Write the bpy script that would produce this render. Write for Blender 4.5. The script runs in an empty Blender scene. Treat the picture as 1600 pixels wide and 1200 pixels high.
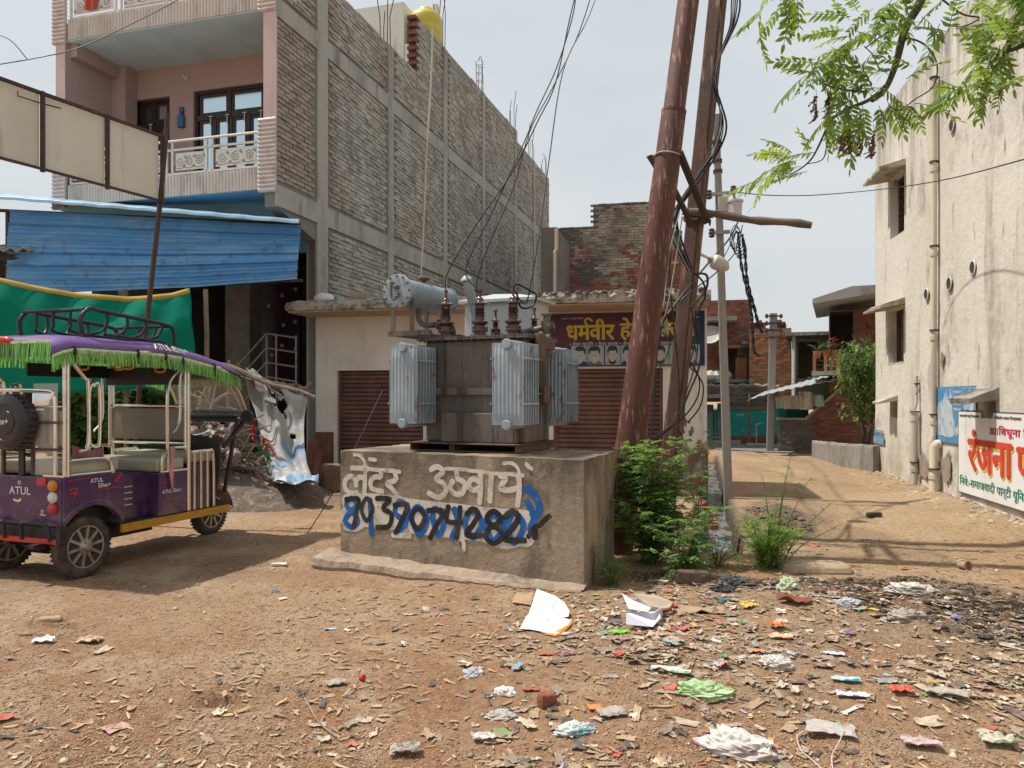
import bpy, math, random
import numpy as np
from mathutils import Vector, Matrix, noise as mnoise

# ------------------------------------------------------------------ camera, sky, sun, exposure
sc = bpy.context.scene
COL = sc.collection
CAM_H, F_PX, HOR = 1.5, 1200.0, 622.0
cam = bpy.data.cameras.new('camera')
cam.sensor_width, cam.lens, cam.shift_y = 36.0, 27.0, 22.0 / 1600.0
cam.clip_start, cam.clip_end = 0.05, 2000.0
cam_ob = bpy.data.objects.new('camera', cam)
COL.objects.link(cam_ob)
cam_ob.location = (0, 0, CAM_H)
cam_ob.rotation_euler = (math.radians(90), 0, 0)
sc.camera = cam_ob

SUN_EL = math.radians(63.0)
SUN_AZ = Vector((-0.975, 0.2, 0)).normalized()          # horizontal direction towards the sun
SUN_STRENGTH, SKY_STRENGTH = 4.6, 0.125
world = bpy.data.worlds.new('World')
sc.world = world
world.use_nodes = True
wn, wl = world.node_tree.nodes, world.node_tree.links
wn.clear()
sky = wn.new('ShaderNodeTexSky')
sky.sky_type = 'NISHITA'
sky.sun_disc = False
sky.sun_elevation = SUN_EL
sky.sun_rotation = math.atan2(SUN_AZ.x, SUN_AZ.y)
sky.air_density, sky.dust_density, sky.ozone_density = 1.0, 6.0, 1.0
tc = wn.new('ShaderNodeTexCoord')
mp = wn.new('ShaderNodeMapping')
mp.inputs['Scale'].default_value = (1.0, 1.0, 2.6)
nz = wn.new('ShaderNodeTexNoise')
nz.inputs['Scale'].default_value, nz.inputs['Detail'].default_value = 1.6, 5.0
cr = wn.new('ShaderNodeValToRGB')
cr.color_ramp.elements[0].position, cr.color_ramp.elements[1].position = 0.35, 0.7
cr.color_ramp.elements[0].color = (4.75, 5.3, 5.65, 1)
cr.color_ramp.elements[1].color = (6.05, 6.25, 6.25, 1)
mx = wn.new('ShaderNodeMix')
mx.data_type = 'RGBA'
mx.inputs['Factor'].default_value = 0.84
bg = wn.new('ShaderNodeBackground')
bg.inputs['Strength'].default_value = SKY_STRENGTH
wo = wn.new('ShaderNodeOutputWorld')
wl.new(tc.outputs['Generated'], mp.inputs['Vector'])
wl.new(mp.outputs['Vector'], nz.inputs['Vector'])
wl.new(nz.outputs['Fac'], cr.inputs['Fac'])
wl.new(sky.outputs['Color'], mx.inputs[6])
wl.new(cr.outputs['Color'], mx.inputs[7])
wl.new(mx.outputs[2], bg.inputs['Color'])
wl.new(bg.outputs['Background'], wo.inputs['Surface'])

sun = bpy.data.lights.new('sun', 'SUN')
sun.energy, sun.angle, sun.color = SUN_STRENGTH, math.radians(0.9), (1.0, 0.945, 0.86)
sun_ob = bpy.data.objects.new('sun', sun)
COL.objects.link(sun_ob)
to_sun = SUN_AZ * math.cos(SUN_EL) + Vector((0, 0, math.sin(SUN_EL)))
sun_ob.rotation_euler = to_sun.to_track_quat('Z', 'Y').to_euler()
sun_ob.location = (-6, 0, 20)

sc.view_settings.view_transform = 'Standard'
sc.view_settings.look = 'None'
sc.view_settings.exposure = 0.1
sc.view_settings.gamma = 1.0
sc.view_settings.use_curve_mapping = False
sc.cycles.max_bounces = 6
sc.cycles.transparent_max_bounces = 12

R = random.Random(11)
V = Vector


def at(px, py, Y):
 """Point at depth Y that a mark measured on the photograph corresponds to."""
 return V(((px - 800.0) / F_PX * Y, Y, CAM_H + (HOR - py) / F_PX * Y))


def ground_at(px, py, z=0.0):
 Y = F_PX * (CAM_H - z) / (py - HOR)
 return V(((px - 800.0) / F_PX * Y, Y, z))


# ------------------------------------------------------------------ materials
def mat(name, base, layers=(), rough=0.85, bump=None, metal=0.0, isl=0.0, attr=None, spec=0.35,
  alpha=None, trans=0.0, coat=0.0, wave=None, sub=None):
 """Procedural material: a base colour, noise layers of stains (colour, scale, stretch, lo, hi, amount), bump, tint per piece."""
 m = bpy.data.materials.new(name)
 m.use_nodes = True
 n, l = m.node_tree.nodes, m.node_tree.links
 p = n['Principled BSDF']
 p.inputs['Roughness'].default_value = rough
 p.inputs['Metallic'].default_value = metal
 p.inputs['Specular IOR Level'].default_value = spec
 if trans:
  p.inputs['Transmission Weight'].default_value = trans
 if coat:
  p.inputs['Coat Weight'].default_value = coat
  p.inputs['Coat Roughness'].default_value = 0.15
 if alpha is not None:
  p.inputs['Alpha'].default_value = alpha
 if sub:
  p.inputs['Subsurface Weight'].default_value = sub
 tc = n.new('ShaderNodeTexCoord')
 if attr:
  a = n.new('ShaderNodeAttribute')
  a.attribute_name = attr
  cur = a.outputs['Color']
 else:
  rgb = n.new('ShaderNodeRGB')
  rgb.outputs[0].default_value = (*base, 1)
  cur = rgb.outputs[0]
 for i, (c, s, st, lo, hi, amt, *zm) in enumerate(layers):
  mpn = n.new('ShaderNodeMapping')
  mpn.inputs['Scale'].default_value = st
  mpn.inputs['Location'].default_value = (i * 7.3, i * 3.1, i * 5.7)
  l.new(tc.outputs['Object'], mpn.inputs['Vector'])
  t = n.new('ShaderNodeTexNoise')
  t.inputs['Scale'].default_value = s
  t.inputs['Detail'].default_value = 7.0
  t.inputs['Roughness'].default_value = 0.62
  l.new(mpn.outputs['Vector'], t.inputs['Vector'])
  mr = n.new('ShaderNodeMapRange')
  mr.inputs['From Min'].default_value, mr.inputs['From Max'].default_value = .5 + (lo - .5) * .62, .5 + (hi - .5) * .62
  mr.inputs['To Max'].default_value = amt
  l.new(t.outputs['Fac'], mr.inputs['Value'])
  mxn = n.new('ShaderNodeMix')
  mxn.data_type = 'RGBA'
  fac = mr.outputs['Result']
  if zm:
   sp = n.new('ShaderNodeSeparateXYZ')
   l.new(tc.outputs['Object'], sp.inputs[0])
   mz = n.new('ShaderNodeMapRange')
   mz.inputs['From Min'].default_value, mz.inputs['From Max'].default_value = zm[0]
   l.new(sp.outputs['Z'], mz.inputs['Value'])
   mu = n.new('ShaderNodeMath')
   mu.operation = 'MULTIPLY'
   l.new(fac, mu.inputs[0])
   l.new(mz.outputs['Result'], mu.inputs[1])
   fac = mu.outputs[0]
  l.new(fac, mxn.inputs['Factor'])
  l.new(cur, mxn.inputs[6])
  mxn.inputs[7].default_value = (*c, 1)
  cur = mxn.outputs[2]
 if isl:
  g = n.new('ShaderNodeNewGeometry')
  oi = n.new('ShaderNodeObjectInfo')
  ad = n.new('ShaderNodeMath')
  ad.operation = 'ADD'
  l.new(g.outputs['Random Per Island'], ad.inputs[0])
  l.new(oi.outputs['Random'], ad.inputs[1])
  fr = n.new('ShaderNodeMath')
  fr.operation = 'FRACT'
  l.new(ad.outputs[0], fr.inputs[0])
  mr = n.new('ShaderNodeMapRange')
  mr.inputs['To Min'].default_value, mr.inputs['To Max'].default_value = 1 - isl, 1 + isl
  l.new(fr.outputs[0], mr.inputs['Value'])
  hv = n.new('ShaderNodeHueSaturation')
  l.new(mr.outputs['Result'], hv.inputs['Value'])
  l.new(cur, hv.inputs['Color'])
  cur = hv.outputs['Color']
 l.new(cur, p.inputs['Base Color'])
 if bump or wave:
  prev = None
  if bump:
   for (bs, bd) in ([bump] if not isinstance(bump, list) else bump):
    t = n.new('ShaderNodeTexNoise')
    t.inputs['Scale'].default_value = bs
    t.inputs['Detail'].default_value = 8.0
    t.inputs['Roughness'].default_value = 0.65
    l.new(tc.outputs['Object'], t.inputs['Vector'])
    b = n.new('ShaderNodeBump')
    b.inputs['Distance'].default_value = bd
    b.inputs['Strength'].default_value = 1.0
    l.new(t.outputs['Fac'], b.inputs['Height'])
    if prev:
     l.new(prev, b.inputs['Normal'])
    prev = b.outputs['Normal']
  l.new(prev, p.inputs['Normal'])
 return m


ONE = (1, 1, 1)
VST = (1, 1, 0.12)       # stretched down: drip streaks
M = {}
M['brick_grey'] = mat('grey_washed_brick', (0.33, 0.312, 0.272), [((0.42, 0.40, 0.355), 1.1, ONE, .42, .68, .75), ((0.16, 0.15, 0.13), 2.2, (1, 1, .5), .55, .78, .7), ((0.30, 0.20, 0.15), .5, ONE, .56, .72, .55), ((0.37, 0.36, 0.33), 9, ONE, .55, .72, .6)], bump=[(40, .006)], isl=.22)
M['mortar_grey'] = mat('dark_grey_mortar', (0.20, 0.19, 0.168), [((0.2, 0.19, 0.17), 2.5, ONE, .45, .7, .8)], bump=[(30, .01)])
M['concrete'] = mat('weathered_concrete', (0.365, 0.352, 0.312), [((0.22, 0.205, 0.18), 1.5, (1, 1, .35), .45, .7, .7), ((0.42, 0.4, 0.36), 6, ONE, .5, .75, .5), ((0.12, 0.11, .1), 3.1, VST, .62, .8, .6)], bump=[(25, .008)])
M['concrete_dark'] = mat('stained_concrete', (0.26, 0.245, 0.21), [((0.08, 0.08, 0.065), 3, ONE, .42, .66, .85), ((0.42, 0.4, 0.35), 8, ONE, .52, .7, .7)], bump=[(20, .015)])
M['brick_red'] = mat('red_brick', (0.23, 0.085, 0.06), [((0.30, 0.13, 0.09), 2.5, ONE, .45, .7, .6), ((0.12, 0.06, 0.05), 1.3, ONE, .55, .75, .5)], bump=[(40, .006)], isl=.28)
M['brick_red_limed'] = mat('limed_red_brick', (0.26, 0.085, 0.06), [((0.34, 0.29, 0.22), 4.5, ONE, .44, .60, .85), ((0.10, 0.095, 0.085), .9, ONE, .56, .72, .75)], bump=[(40, .006)], isl=.25)
M['brick_lime'] = mat('faded_pale_brick', (0.36, 0.31, 0.23), [((0.15, 0.14, 0.12), 1.2, ONE, .5, .7, .8), ((0.28, 0.10, 0.07), 3.3, ONE, .56, .7, .6)], bump=[(40, .006)], isl=.25)
M['brick_sooty'] = mat('sooty_brick', (0.15, 0.135, 0.115), [((0.24, 0.10, 0.075), 3, ONE, .52, .68, .5), ((0.08, 0.075, 0.07), 1.2, ONE, .45, .7, .6)], bump=[(40, .006)], isl=.25)
M['brick_orange'] = mat('orange_brick', (0.42, 0.17, 0.085), [((0.30, 0.10, 0.06), 1.5, ONE, .45, .7, .6), ((0.45, 0.27, 0.17), 6, ONE, .5, .7, .5)], bump=[(40, .005)], isl=.22)
M['mortar_lime'] = mat('pale_mortar', (0.24, 0.19, 0.15), [((0.12, 0.1, 0.085), 2, ONE, .45, .7, .7)], bump=[(30, .008)])
M['plaster_beige'] = mat('weathered_cream_plaster', (0.66, 0.625, 0.545), [((0.57, 0.52, 0.435), .55, (1, 1, .6), .42, .76, .8), ((0.33, 0.29, 0.23), 1.4, (1.2, 1.2, .16), .56, .76, .75), ((0.19, 0.175, 0.15), 3.2, (1, 1, .3), .68, .78, .7), ((0.72, 0.67, 0.58), 4, ONE, .5, .75, .4), ((.16, .15, .135), 2.0, (1.3, 1.3, .14), .44, .66, .85, (4.6, 7.2)), ((.10, .095, .085), 6, (1, 1, .3), .52, .68, .7, (6.0, 7.0)), ((.36, .30, .225), 1.6, ONE, .40, .62, .75, (1.1, .1)), ((.30, .27, .215), 1.1, (1, 1, .7), .60, .74, .7)], bump=[(9, .014), (60, .004)])
M['plaster_bare'] = mat('bare_plaster', (0.33, 0.26, 0.2), [((0.22, .18, .15), 6, ONE, .45, .65, .8)], bump=[(30, .01)])
M['plaster_white'] = mat('white_shop_plaster', (0.70, 0.665, 0.60), [((0.56, 0.51, 0.44), 1.2, (1, 1, .5), .45, .72, .7), ((0.35, .30, .25), 5, VST, .62, .8, .5)], bump=[(12, .006)])
M['plaster_tan'] = mat('tan_soffit', (0.42, 0.31, 0.22), [((0.3, 0.22, 0.16), 2, ONE, .45, .7, .6)], bump=[(12, .004)])
M['dado'] = mat('brown_red_dado_paint', (0.17, 0.07, 0.05), [((0.25, 0.14, 0.1), 5, ONE, .5, .72, .6), ((.08, .05, .04), 2, ONE, .5, .7, .5)], bump=[(20, .004)])
M['peeling'] = mat('peeling_terracotta_plaster', (0.27, 0.135, 0.09), [((0.42, 0.36, 0.3), 5, ONE, .5, .58, .8), ((0.13, 0.10, 0.08), 3, ONE, .5, .7, .7)], bump=[(14, .02)])
M['pink'] = mat('pink_wall_paint', (0.44, 0.33, 0.31), [((0.38, 0.28, 0.27), 1.5, ONE, .4, .7, .5)], bump=[(30, .002)])
M['pink_light'] = mat('pale_pink_trim', (0.60, 0.46, 0.45), [((0.45, 0.36, 0.34), 3, VST, .5, .7, .6)])
M['blue_ceiling'] = mat('pale_blue_ceiling_paint', (0.55, 0.72, 0.80), [((0.4, 0.52, 0.6), 1.5, ONE, .4, .7, .5)])
M['blue_soffit'] = mat('sky_blue_soffit_paint', (0.17, 0.45, 0.70), [((0.10, 0.28, 0.45), 1.5, ONE, .4, .7, .6)])
M['tile_ribs'] = mat('cream_ribbed_fascia', (0.56, 0.52, 0.47), [((0.38, 0.33, 0.29), 6, (1, 1, .3), .48, .7, .7)], rough=.5)
M['tile_ribs_pink'] = mat('pink_grey_ribbed_tile', (0.55, 0.49, 0.46), [((0.38, 0.30, 0.28), 5, (1, 1, 1), .48, .7, .6)], rough=.5)
M['wood_dark'] = mat('dark_varnished_wood', (0.035, 0.022, 0.018), [((0.06, 0.035, 0.028), 4, (1, 1, .1), .4, .7, .7)], rough=.35)
M['glass'] = mat('window_glass', (0.12, 0.15, 0.17), rough=.03, spec=1.0, metal=.75)
M['glass_sky'] = mat('reflective_window_glass', (0.62, 0.74, 0.78), rough=.08, metal=.9)
M['white_metal'] = mat('white_enamelled_metal', (0.68, 0.67, 0.63), [((0.45, 0.42, 0.37), 8, ONE, .55, .75, .5)], rough=.4)
M['scroll_gap'] = mat('grey_scrollwork', (0.22, 0.2, 0.19))
M['tin_blue'] = mat('blue_painted_tin', (0.075, 0.265, 0.54), [((0.115, 0.32, 0.58), 1.1, (1, 1, 3), .42, .7, .7), ((0.24, 0.40, 0.58), 3.5, (.4, .4, 2), .55, .8, .5), ((0.05, .09, .14), 5, ONE, .63, .74, .5), ((.24, .38, .52), 1.6, (.5, .5, 2), .50, .72, .5), ((.25, .2, .16), 9, (.3, .3, 1), .66, .74, .35)], rough=.5, bump=[(2.2, .05)])
M['tin_grey'] = mat('grey_tin_sheet', (0.42, 0.44, 0.45), [((0.27, 0.25, 0.23), 2, ONE, .5, .7, .6)], rough=.45, metal=.3)
M['tin_dark'] = mat('dark_rusted_iron', (0.07, 0.05, 0.042), [((0.13, 0.075, 0.05), 6, ONE, .45, .7, .7)], rough=.75, bump=[(40, .003)])
M['rust_frame'] = mat('brown_painted_angle_iron', (0.06, 0.035, 0.03), [((0.12, 0.06, 0.04), 7, ONE, .5, .7, .6)], rough=.7)
M['board_beige'] = mat('beige_flex_board', (0.60, 0.58, 0.51), [((0.53, 0.505, 0.43), 1.3, (1, 1, .5), .45, .72, .6), ((0.33, .29, .22), 4, VST, .64, .8, .4)], rough=.6, bump=[(4, .004)])
M['green_cloth'] = mat('green_cloth', (0.0, 0.27, 0.185), [((0.0, 0.21, 0.15), 2, (1, 1, .5), .45, .7, .6)], rough=.8, bump=[(90, .002)], spec=.2)
M['yellow_hem'] = mat('yellow_ochre_hem', (0.42, 0.30, 0.06), [((.3, .21, .05), 8, ONE, .45, .7, .6)])
M['shade_tone'] = mat('dark_wall_shade', (0.05, 0.045, 0.045), [((0.08, .07, .065), 2, ONE, .45, .7, .7)])  # near-black colour stands in for the shade inside porch, shed and vents
M['maroon_tile'] = mat('maroon_tile', (0.07, 0.025, 0.035), [((0.04, .02, .025), 3, ONE, .45, .7, .7)], rough=.3)
M['grey_column'] = mat('grey_brown_column_plaster', (0.17, 0.15, 0.13), [((0.1, .09, .08), 3, ONE, .45, .7, .7)])
M['star_white'] = mat('white_flower_inlay', (0.5, 0.48, 0.46))
M['steel'] = mat('stainless_steel_tube', (0.80, 0.76, 0.70), [((0.55, 0.46, 0.36), 9, ONE, .52, .75, .5)], rough=.2, metal=.95)
M['steel_dull'] = mat('dull_steel_rail', (0.34, 0.31, 0.29), [((0.2, 0.16, 0.14), 9, ONE, .5, .72, .6)], rough=.45, metal=.6)
M['shutter'] = mat('brown_roller_shutter_paint', (0.135, 0.062, 0.05), [((0.20, 0.105, 0.08), 3, (1, 1, .6), .45, .7, .7), ((.07, .04, .03), 8, ONE, .58, .75, .5)], rough=.55, isl=.12)
M['pole_red'] = mat('red_oxide_pole_paint', (0.105, 0.038, 0.030), [((0.16, 0.065, 0.048), 2.2, (2, 2, .5), .48, .72, .6), ((0.075, 0.038, 0.03), 3.0, (2, 2, .35), .50, .68, .85), ((0.36, 0.22, 0.15), 14, (2, 2, .3), .60, .72, .7), ((.09, .05, .035), 16, ONE, .60, .68, .8)], rough=.7, bump=[(30, .004)])
M['pole_rust'] = mat('rusty_brown_pole_paint', (0.085, 0.041, 0.033), [((0.14, 0.07, 0.05), 3, (2, 2, .3), .48, .72, .7), ((0.08, 0.045, 0.035), 4, (2, 2, .3), .52, .75, .7), ((0.36, 0.22, 0.11), 7, (2, 2, .2), .58, .72, .75), ((.05, .03, .025), 12, (1, 1, .5), .56, .66, .8)], rough=.75, bump=[(35, .005)])
M['pole_conc'] = mat('grey_concrete_pole', (0.26, 0.245, 0.22), [((0.22, 0.2, 0.175), 3, (2, 2, .2), .45, .7, .7)], bump=[(30, .006)])
M['cable'] = mat('black_cable', (0.018, 0.018, 0.02), rough=.5)
M['cable_grey'] = mat('pale_grey_cable', (0.36, 0.35, 0.33), rough=.6)
M['wood_log'] = mat('dark_weathered_log', (0.13, 0.10, 0.08), [((0.22, 0.17, 0.13), 8, (.3, 1, 1), .48, .7, .7)], bump=[(30, .006)])
M['tf_pale'] = mat('pale_blue_grey_radiator_paint', (0.27, 0.335, 0.385), [((0.42, 0.47, 0.50), 7, (1, 1, .3), .48, .7, .6), ((0.19, 0.10, 0.06), 9, (1, 1, .5), .64, .74, .85), ((.24, .27, .29), 3, VST, .55, .75, .5)], rough=.45, bump=[(40, .002)])
M['tf_cons'] = mat('blue_grey_conservator_paint', (0.21, 0.265, 0.305), [((0.29, 0.345, 0.38), 5, ONE, .45, .7, .6), ((0.14, .13, .12), 4, VST, .58, .76, .6)], rough=.42, bump=[(40, .002)])
M['tf_tank'] = mat('grimy_grey_tank_paint', (0.118, 0.110, 0.098), [((0.20, 0.175, 0.145), 2.2, (1, 1, .5), .45, .7, .7), ((0.07, 0.06, 0.05), 3, VST, .52, .74, .7), ((0.17, 0.09, 0.055), 8, ONE, .62, .76, .6), ((.035, .03, .026), 5, (2, 2, .1), .54, .66, .8)], rough=.42, bump=[(30, .003)])
M['tf_rust'] = mat('rusty_bolted_steel', (0.12, 0.075, 0.055), [((0.2, 0.11, 0.07), 12, ONE, .45, .7, .7)], rough=.8, bump=[(50, .004)])
M['porcelain'] = mat('brown_glazed_porcelain', (0.055, 0.028, 0.026), [((.09, .05, .045), 9, ONE, .5, .7, .6)], rough=.16, coat=.6)
M['kiosk'] = mat('pale_grey_sheet_metal', (0.50, 0.48, 0.43), [((0.40, 0.37, 0.32), 2, (1, 1, .4), .45, .7, .7), ((0.3, .2, .14), 7, VST, .66, .78, .6)], rough=.5)
M['kiosk_blue'] = mat('pale_blue_grey_sheet_metal', (0.44, 0.47, 0.47), [((0.36, 0.37, 0.36), 2, (1, 1, .4), .45, .7, .7)], rough=.5)
M['ochre_paint'] = mat('faded_ochre_stencil_paint', (0.23, 0.155, 0.075), [((0.145, 0.128, 0.108), 14, ONE, .42, .58, .9)])
M['plinth'] = mat('grimy_plinth_cement', (0.31, 0.24, 0.17), [((0.38, 0.30, 0.215), 1.6, ONE, .42, .68, .8), ((0.10, 0.08, 0.062), 1.7, (1, 1, .5), .52, .70, .85), ((0.07, 0.056, 0.046), 4.2, (1, 1, .7), .60, .74, .7), ((0.16, 0.155, 0.125), 3, VST, .55, .72, .6), ((0.40, 0.35, 0.28), 9, ONE, .6, .74, .5), ((.075, .06, .048), 2.0, (1, 1, .4), .42, .60, .75, (.45, 1.1)), ((.13, .10, .075), 3, ONE, .42, .62, .6, (.35, .0))], bump=[(18, .012), (70, .004)])
M['plinth_foot'] = mat('crumbling_cement_footing', (0.33, 0.25, 0.18), [((0.17, 0.13, 0.10), 3, ONE, .5, .7, .8), ((0.42, .35, .27), 9, ONE, .5, .7, .6)], bump=[(14, .025), (60, .006)])
M['paint_white'] = mat('white_wall_paint_lettering', (0.60, 0.56, 0.48), [((0.42, 0.36, 0.29), 7, ONE, .48, .66, .7), ((0.28, 0.22, 0.165), 15, ONE, .60, .70, .7)], bump=[(40, .003)])
M['paint_blue'] = mat('blue_wall_paint_lettering', (0.012, 0.10, 0.36), [((0.03, 0.16, 0.42), 7, ONE, .48, .66, .6), ((.15, .14, .16), 12, ONE, .64, .73, .6)])
M['paint_black'] = mat('black_wall_paint_lettering', (0.02, 0.019, 0.019), [((0.06, 0.055, 0.05), 8, ONE, .5, .68, .7)])
M['sign_maroon'] = mat('maroon_sign_print', (0.065, 0.014, 0.028), [((0.09, 0.025, 0.035), 2, ONE, .45, .7, .6)], rough=.4)
M['sign_navy'] = mat('navy_sign_print', (0.012, 0.022, 0.085), rough=.4)
M['sign_yellow'] = mat('yellow_sign_print', (0.52, 0.37, 0.035), rough=.45)
M['sign_pale'] = mat('pale_sign_print', (0.50, 0.50, 0.46), rough=.45)
M['sign_teal'] = mat('teal_tinted_photo_print', (0.30, 0.37, 0.36), [((0.2, 0.28, 0.28), 6, ONE, .45, .65, .6)], rough=.45)
M['sign_hair'] = mat('dark_teal_hair_print', (0.012, 0.035, 0.045), rough=.45)
M['sign_skin'] = mat('pale_face_print', (0.42, 0.37, 0.31), rough=.45)
M['wall_white'] = mat('white_painted_hoarding', (0.72, 0.71, 0.70), [((0.6, 0.58, 0.55), 2, ONE, .45, .7, .6), ((.42, .38, .33), 4, VST, .66, .8, .5)])
M['wall_red'] = mat('red_painted_letters', (0.56, 0.045, 0.03), [((0.62, 0.1, 0.06), 6, ONE, .45, .7, .6)])
M['wall_yellow'] = mat('yellow_painted_letter_shade', (0.72, 0.46, 0.07))
M['wall_pink'] = mat('crimson_painted_letters', (0.50, 0.04, 0.09))
M['wall_green'] = mat('green_painted_letters', (0.025, 0.24, 0.16))
M['wall_dark'] = mat('dark_painted_letters', (0.10, 0.09, 0.09))
M['wall_blue'] = mat('blue_painted_hoarding', (0.07, 0.23, 0.42), [((0.16, 0.33, 0.50), 3, ONE, .45, .65, .7), ((0.45, 0.5, 0.52), 7, ONE, .62, .72, .6)])
M['wall_blue_white'] = mat('chalky_white_painted_figure', (0.46, 0.52, 0.55), [((0.25, 0.36, 0.46), 6, ONE, .48, .62, .8)])
M['pvc'] = mat('cream_pvc_pipe', (0.62, 0.54, 0.42), [((0.45, 0.38, 0.29), 4, VST, .45, .7, .7)], rough=.5)
M['pvc_grey'] = mat('grey_pvc_pipe', (0.5, 0.47, 0.42), [((0.35, 0.31, 0.26), 4, VST, .45, .7, .7)], rough=.5)
M['purple'] = mat('purple_vehicle_paint', (0.060, 0.022, 0.092), [((0.22, 0.16, 0.115), 7, ONE, .36, .66, .6, (.78, .36)), ((0.085, 0.045, 0.10), 5, ONE, .5, .72, .5), ((0.16, 0.12, 0.12), 9, (1, 1, .5), .6, .8, .35)], rough=.3, coat=.35)
M['purple_roof'] = mat('purple_vinyl_roof', (0.165, 0.085, 0.27), [((0.2, 0.13, 0.3), 4, ONE, .5, .72, .5), ((.1, .07, .12), 9, ONE, .55, .75, .5)], rough=.33, bump=[(8, .008)])
M['rk_black'] = mat('black_plastic_trim', (0.022, 0.022, 0.024), [((0.06, .055, .05), 7, ONE, .5, .75, .5)], rough=.45)
M['rk_tyre'] = mat('dusty_rubber_tyre', (0.045, 0.038, 0.033), [((0.15, 0.10, 0.07), 6, ONE, .45, .7, .65)], rough=.85, bump=[(60, .004)])
M['rk_alloy'] = mat('dusty_alloy', (0.40, 0.365, 0.32), [((0.2, 0.15, 0.11), 9, ONE, .45, .7, .6)], rough=.4, metal=.55)
M['rk_yellow'] = mat('orange_yellow_sill_paint', (0.52, 0.26, 0.03), [((0.35, .17, .03), 7, ONE, .5, .72, .6)], rough=.45)
M['rk_seat'] = mat('olive_beige_vinyl', (0.37, 0.35, 0.255), [((0.28, 0.26, 0.19), 4, ONE, .45, .7, .6)], rough=.42, bump=[(10, .006)])
M['rk_back'] = mat('khaki_vinyl_backrest', (0.235, 0.21, 0.155), [((0.18, .16, .12), 4, ONE, .45, .7, .6)], rough=.5)
M['rk_fringe'] = mat('lime_green_fringe', (0.24, 0.56, 0.15), isl=.4, rough=.6)
M['rk_braid'] = mat('pale_braid', (0.6, 0.66, 0.42))
M['rk_orange'] = mat('orange_plastic', (0.62, 0.24, 0.02), rough=.4)
M['rk_red'] = mat('red_reflective_plastic', (0.5, 0.03, 0.03), rough=.25, coat=.4)
M['rk_amber'] = mat('amber_lens', (0.65, 0.22, 0.01), rough=.15, coat=.5)
M['rk_lens'] = mat('clear_lens', (0.6, 0.6, 0.58), rough=.12, coat=.5)
M['rk_white'] = mat('white_decal', (0.72, 0.71, 0.68), rough=.4)
M['rk_redline'] = mat('red_decal', (0.48, 0.04, 0.04), rough=.4)
M['rk_clear'] = mat('hazy_clear_plastic_sheet', (0.75, 0.73, 0.68), rough=.12, alpha=.22, spec=.8)
M['rk_roll'] = mat('rolled_beige_canvas', (0.50, 0.44, 0.34), [((0.36, .31, .23), 6, ONE, .45, .7, .6)], bump=[(25, .006)])
M['pink_cloth'] = mat('pink_cloth', (0.55, 0.24, 0.26), [((.42, .18, .2), 9, ONE, .45, .7, .6)])
M['tarp'] = mat('torn_white_and_blue_tarpaulin', (0.38, 0.365, 0.335), [((0.11, 0.25, 0.45), 1.6, (1, 1, .35), .57, .63, .7), ((0.31, 0.28, 0.25), 3, ONE, .48, .7, .8), ((.46, .45, .43), 7, ONE, .55, .7, .6)], rough=.85, spec=.15, bump=[(14, .012)])
M['bamboo'] = mat('grey_brown_bamboo', (0.26, 0.20, 0.145), [((0.14, .11, .085), 6, ONE, .45, .7, .7)], isl=.35)
M['earth_heap'] = mat('dark_earth_heap', (0.12, 0.092, 0.07), [((0.22, .17, .12), 6, ONE, .5, .7, .8), ((.3, .28, .26), 15, ONE, .64, .72, .8)], bump=[(20, .03)])
M['tank_yellow'] = mat('yellow_plastic_water_tank', (0.55, 0.45, 0.07), [((0.42, .33, .06), 3, ONE, .5, .7, .5)], rough=.4)
M['teal_wall'] = mat('teal_wall_paint', (0.02, 0.28, 0.25), [((0.05, 0.36, 0.33), 2, ONE, .45, .7, .6), ((0.35, .42, .4), 5, ONE, .63, .72, .6)])
M['teal_dark'] = mat('dark_green_cloth', (0.012, 0.11, 0.085))
M['leaf_neem'] = mat('neem_leaf', (0.14, 0.23, 0.035), isl=.35, rough=.45, spec=.4, sub=.0)
M['leaf_neem_yellow'] = mat('fresh_neem_leaf', (0.20, 0.29, 0.035), isl=.3, rough=.45)
M['leaf_dead'] = mat('dead_brown_leaf', (0.16, 0.07, 0.055), isl=.3)
M['leaf_weed'] = mat('weed_leaf', (0.10, 0.185, 0.05), isl=.45, rough=.55)
M['leaf_weed_lime'] = mat('young_weed_leaf', (0.14, 0.26, 0.035), isl=.35, rough=.55)
M['leaf_bush'] = mat('guava_leaf', (0.055, 0.115, 0.025), isl=.45, rough=.45)
M['stem'] = mat('green_brown_stem', (0.11, 0.11, 0.045))
M['bark'] = mat('dark_bark', (0.075, 0.062, 0.05), [((0.14, .115, .09), 9, (1, 1, .4), .45, .7, .7)], bump=[(30, .01)])
for _k in ('board_beige', 'rk_fringe', 'green_cloth', 'leaf_neem', 'leaf_neem_yellow', 'leaf_weed', 'leaf_weed_lime', 'leaf_bush'):
 _n, _l = M[_k].node_tree.nodes, M[_k].node_tree.links
 _p = _n['Principled BSDF']
 _t = _n.new('ShaderNodeBsdfTranslucent')
 _mx = _n.new('ShaderNodeMixShader')
 _mx.inputs[0].default_value = 0.38
 _src = _p.inputs['Base Color'].links[0].from_socket
 _hv = _n.new('ShaderNodeHueSaturation')
 _hv.inputs['Value'].default_value = 1.9 if 'leaf' in _k else 1.25
 _hv.inputs['Hue'].default_value = 0.485 if 'leaf' in _k else .5
 _l.new(_src, _hv.inputs['Color'])
 _l.new(_hv.outputs[0], _t.inputs['Color'])
 _o = [q for q in _n if q.type == 'OUTPUT_MATERIAL'][0]
 _l.new(_p.outputs[0], _mx.inputs[1])
 _l.new(_t.outputs[0], _mx.inputs[2])
 _l.new(_mx.outputs[0], _o.inputs['Surface'])


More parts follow.
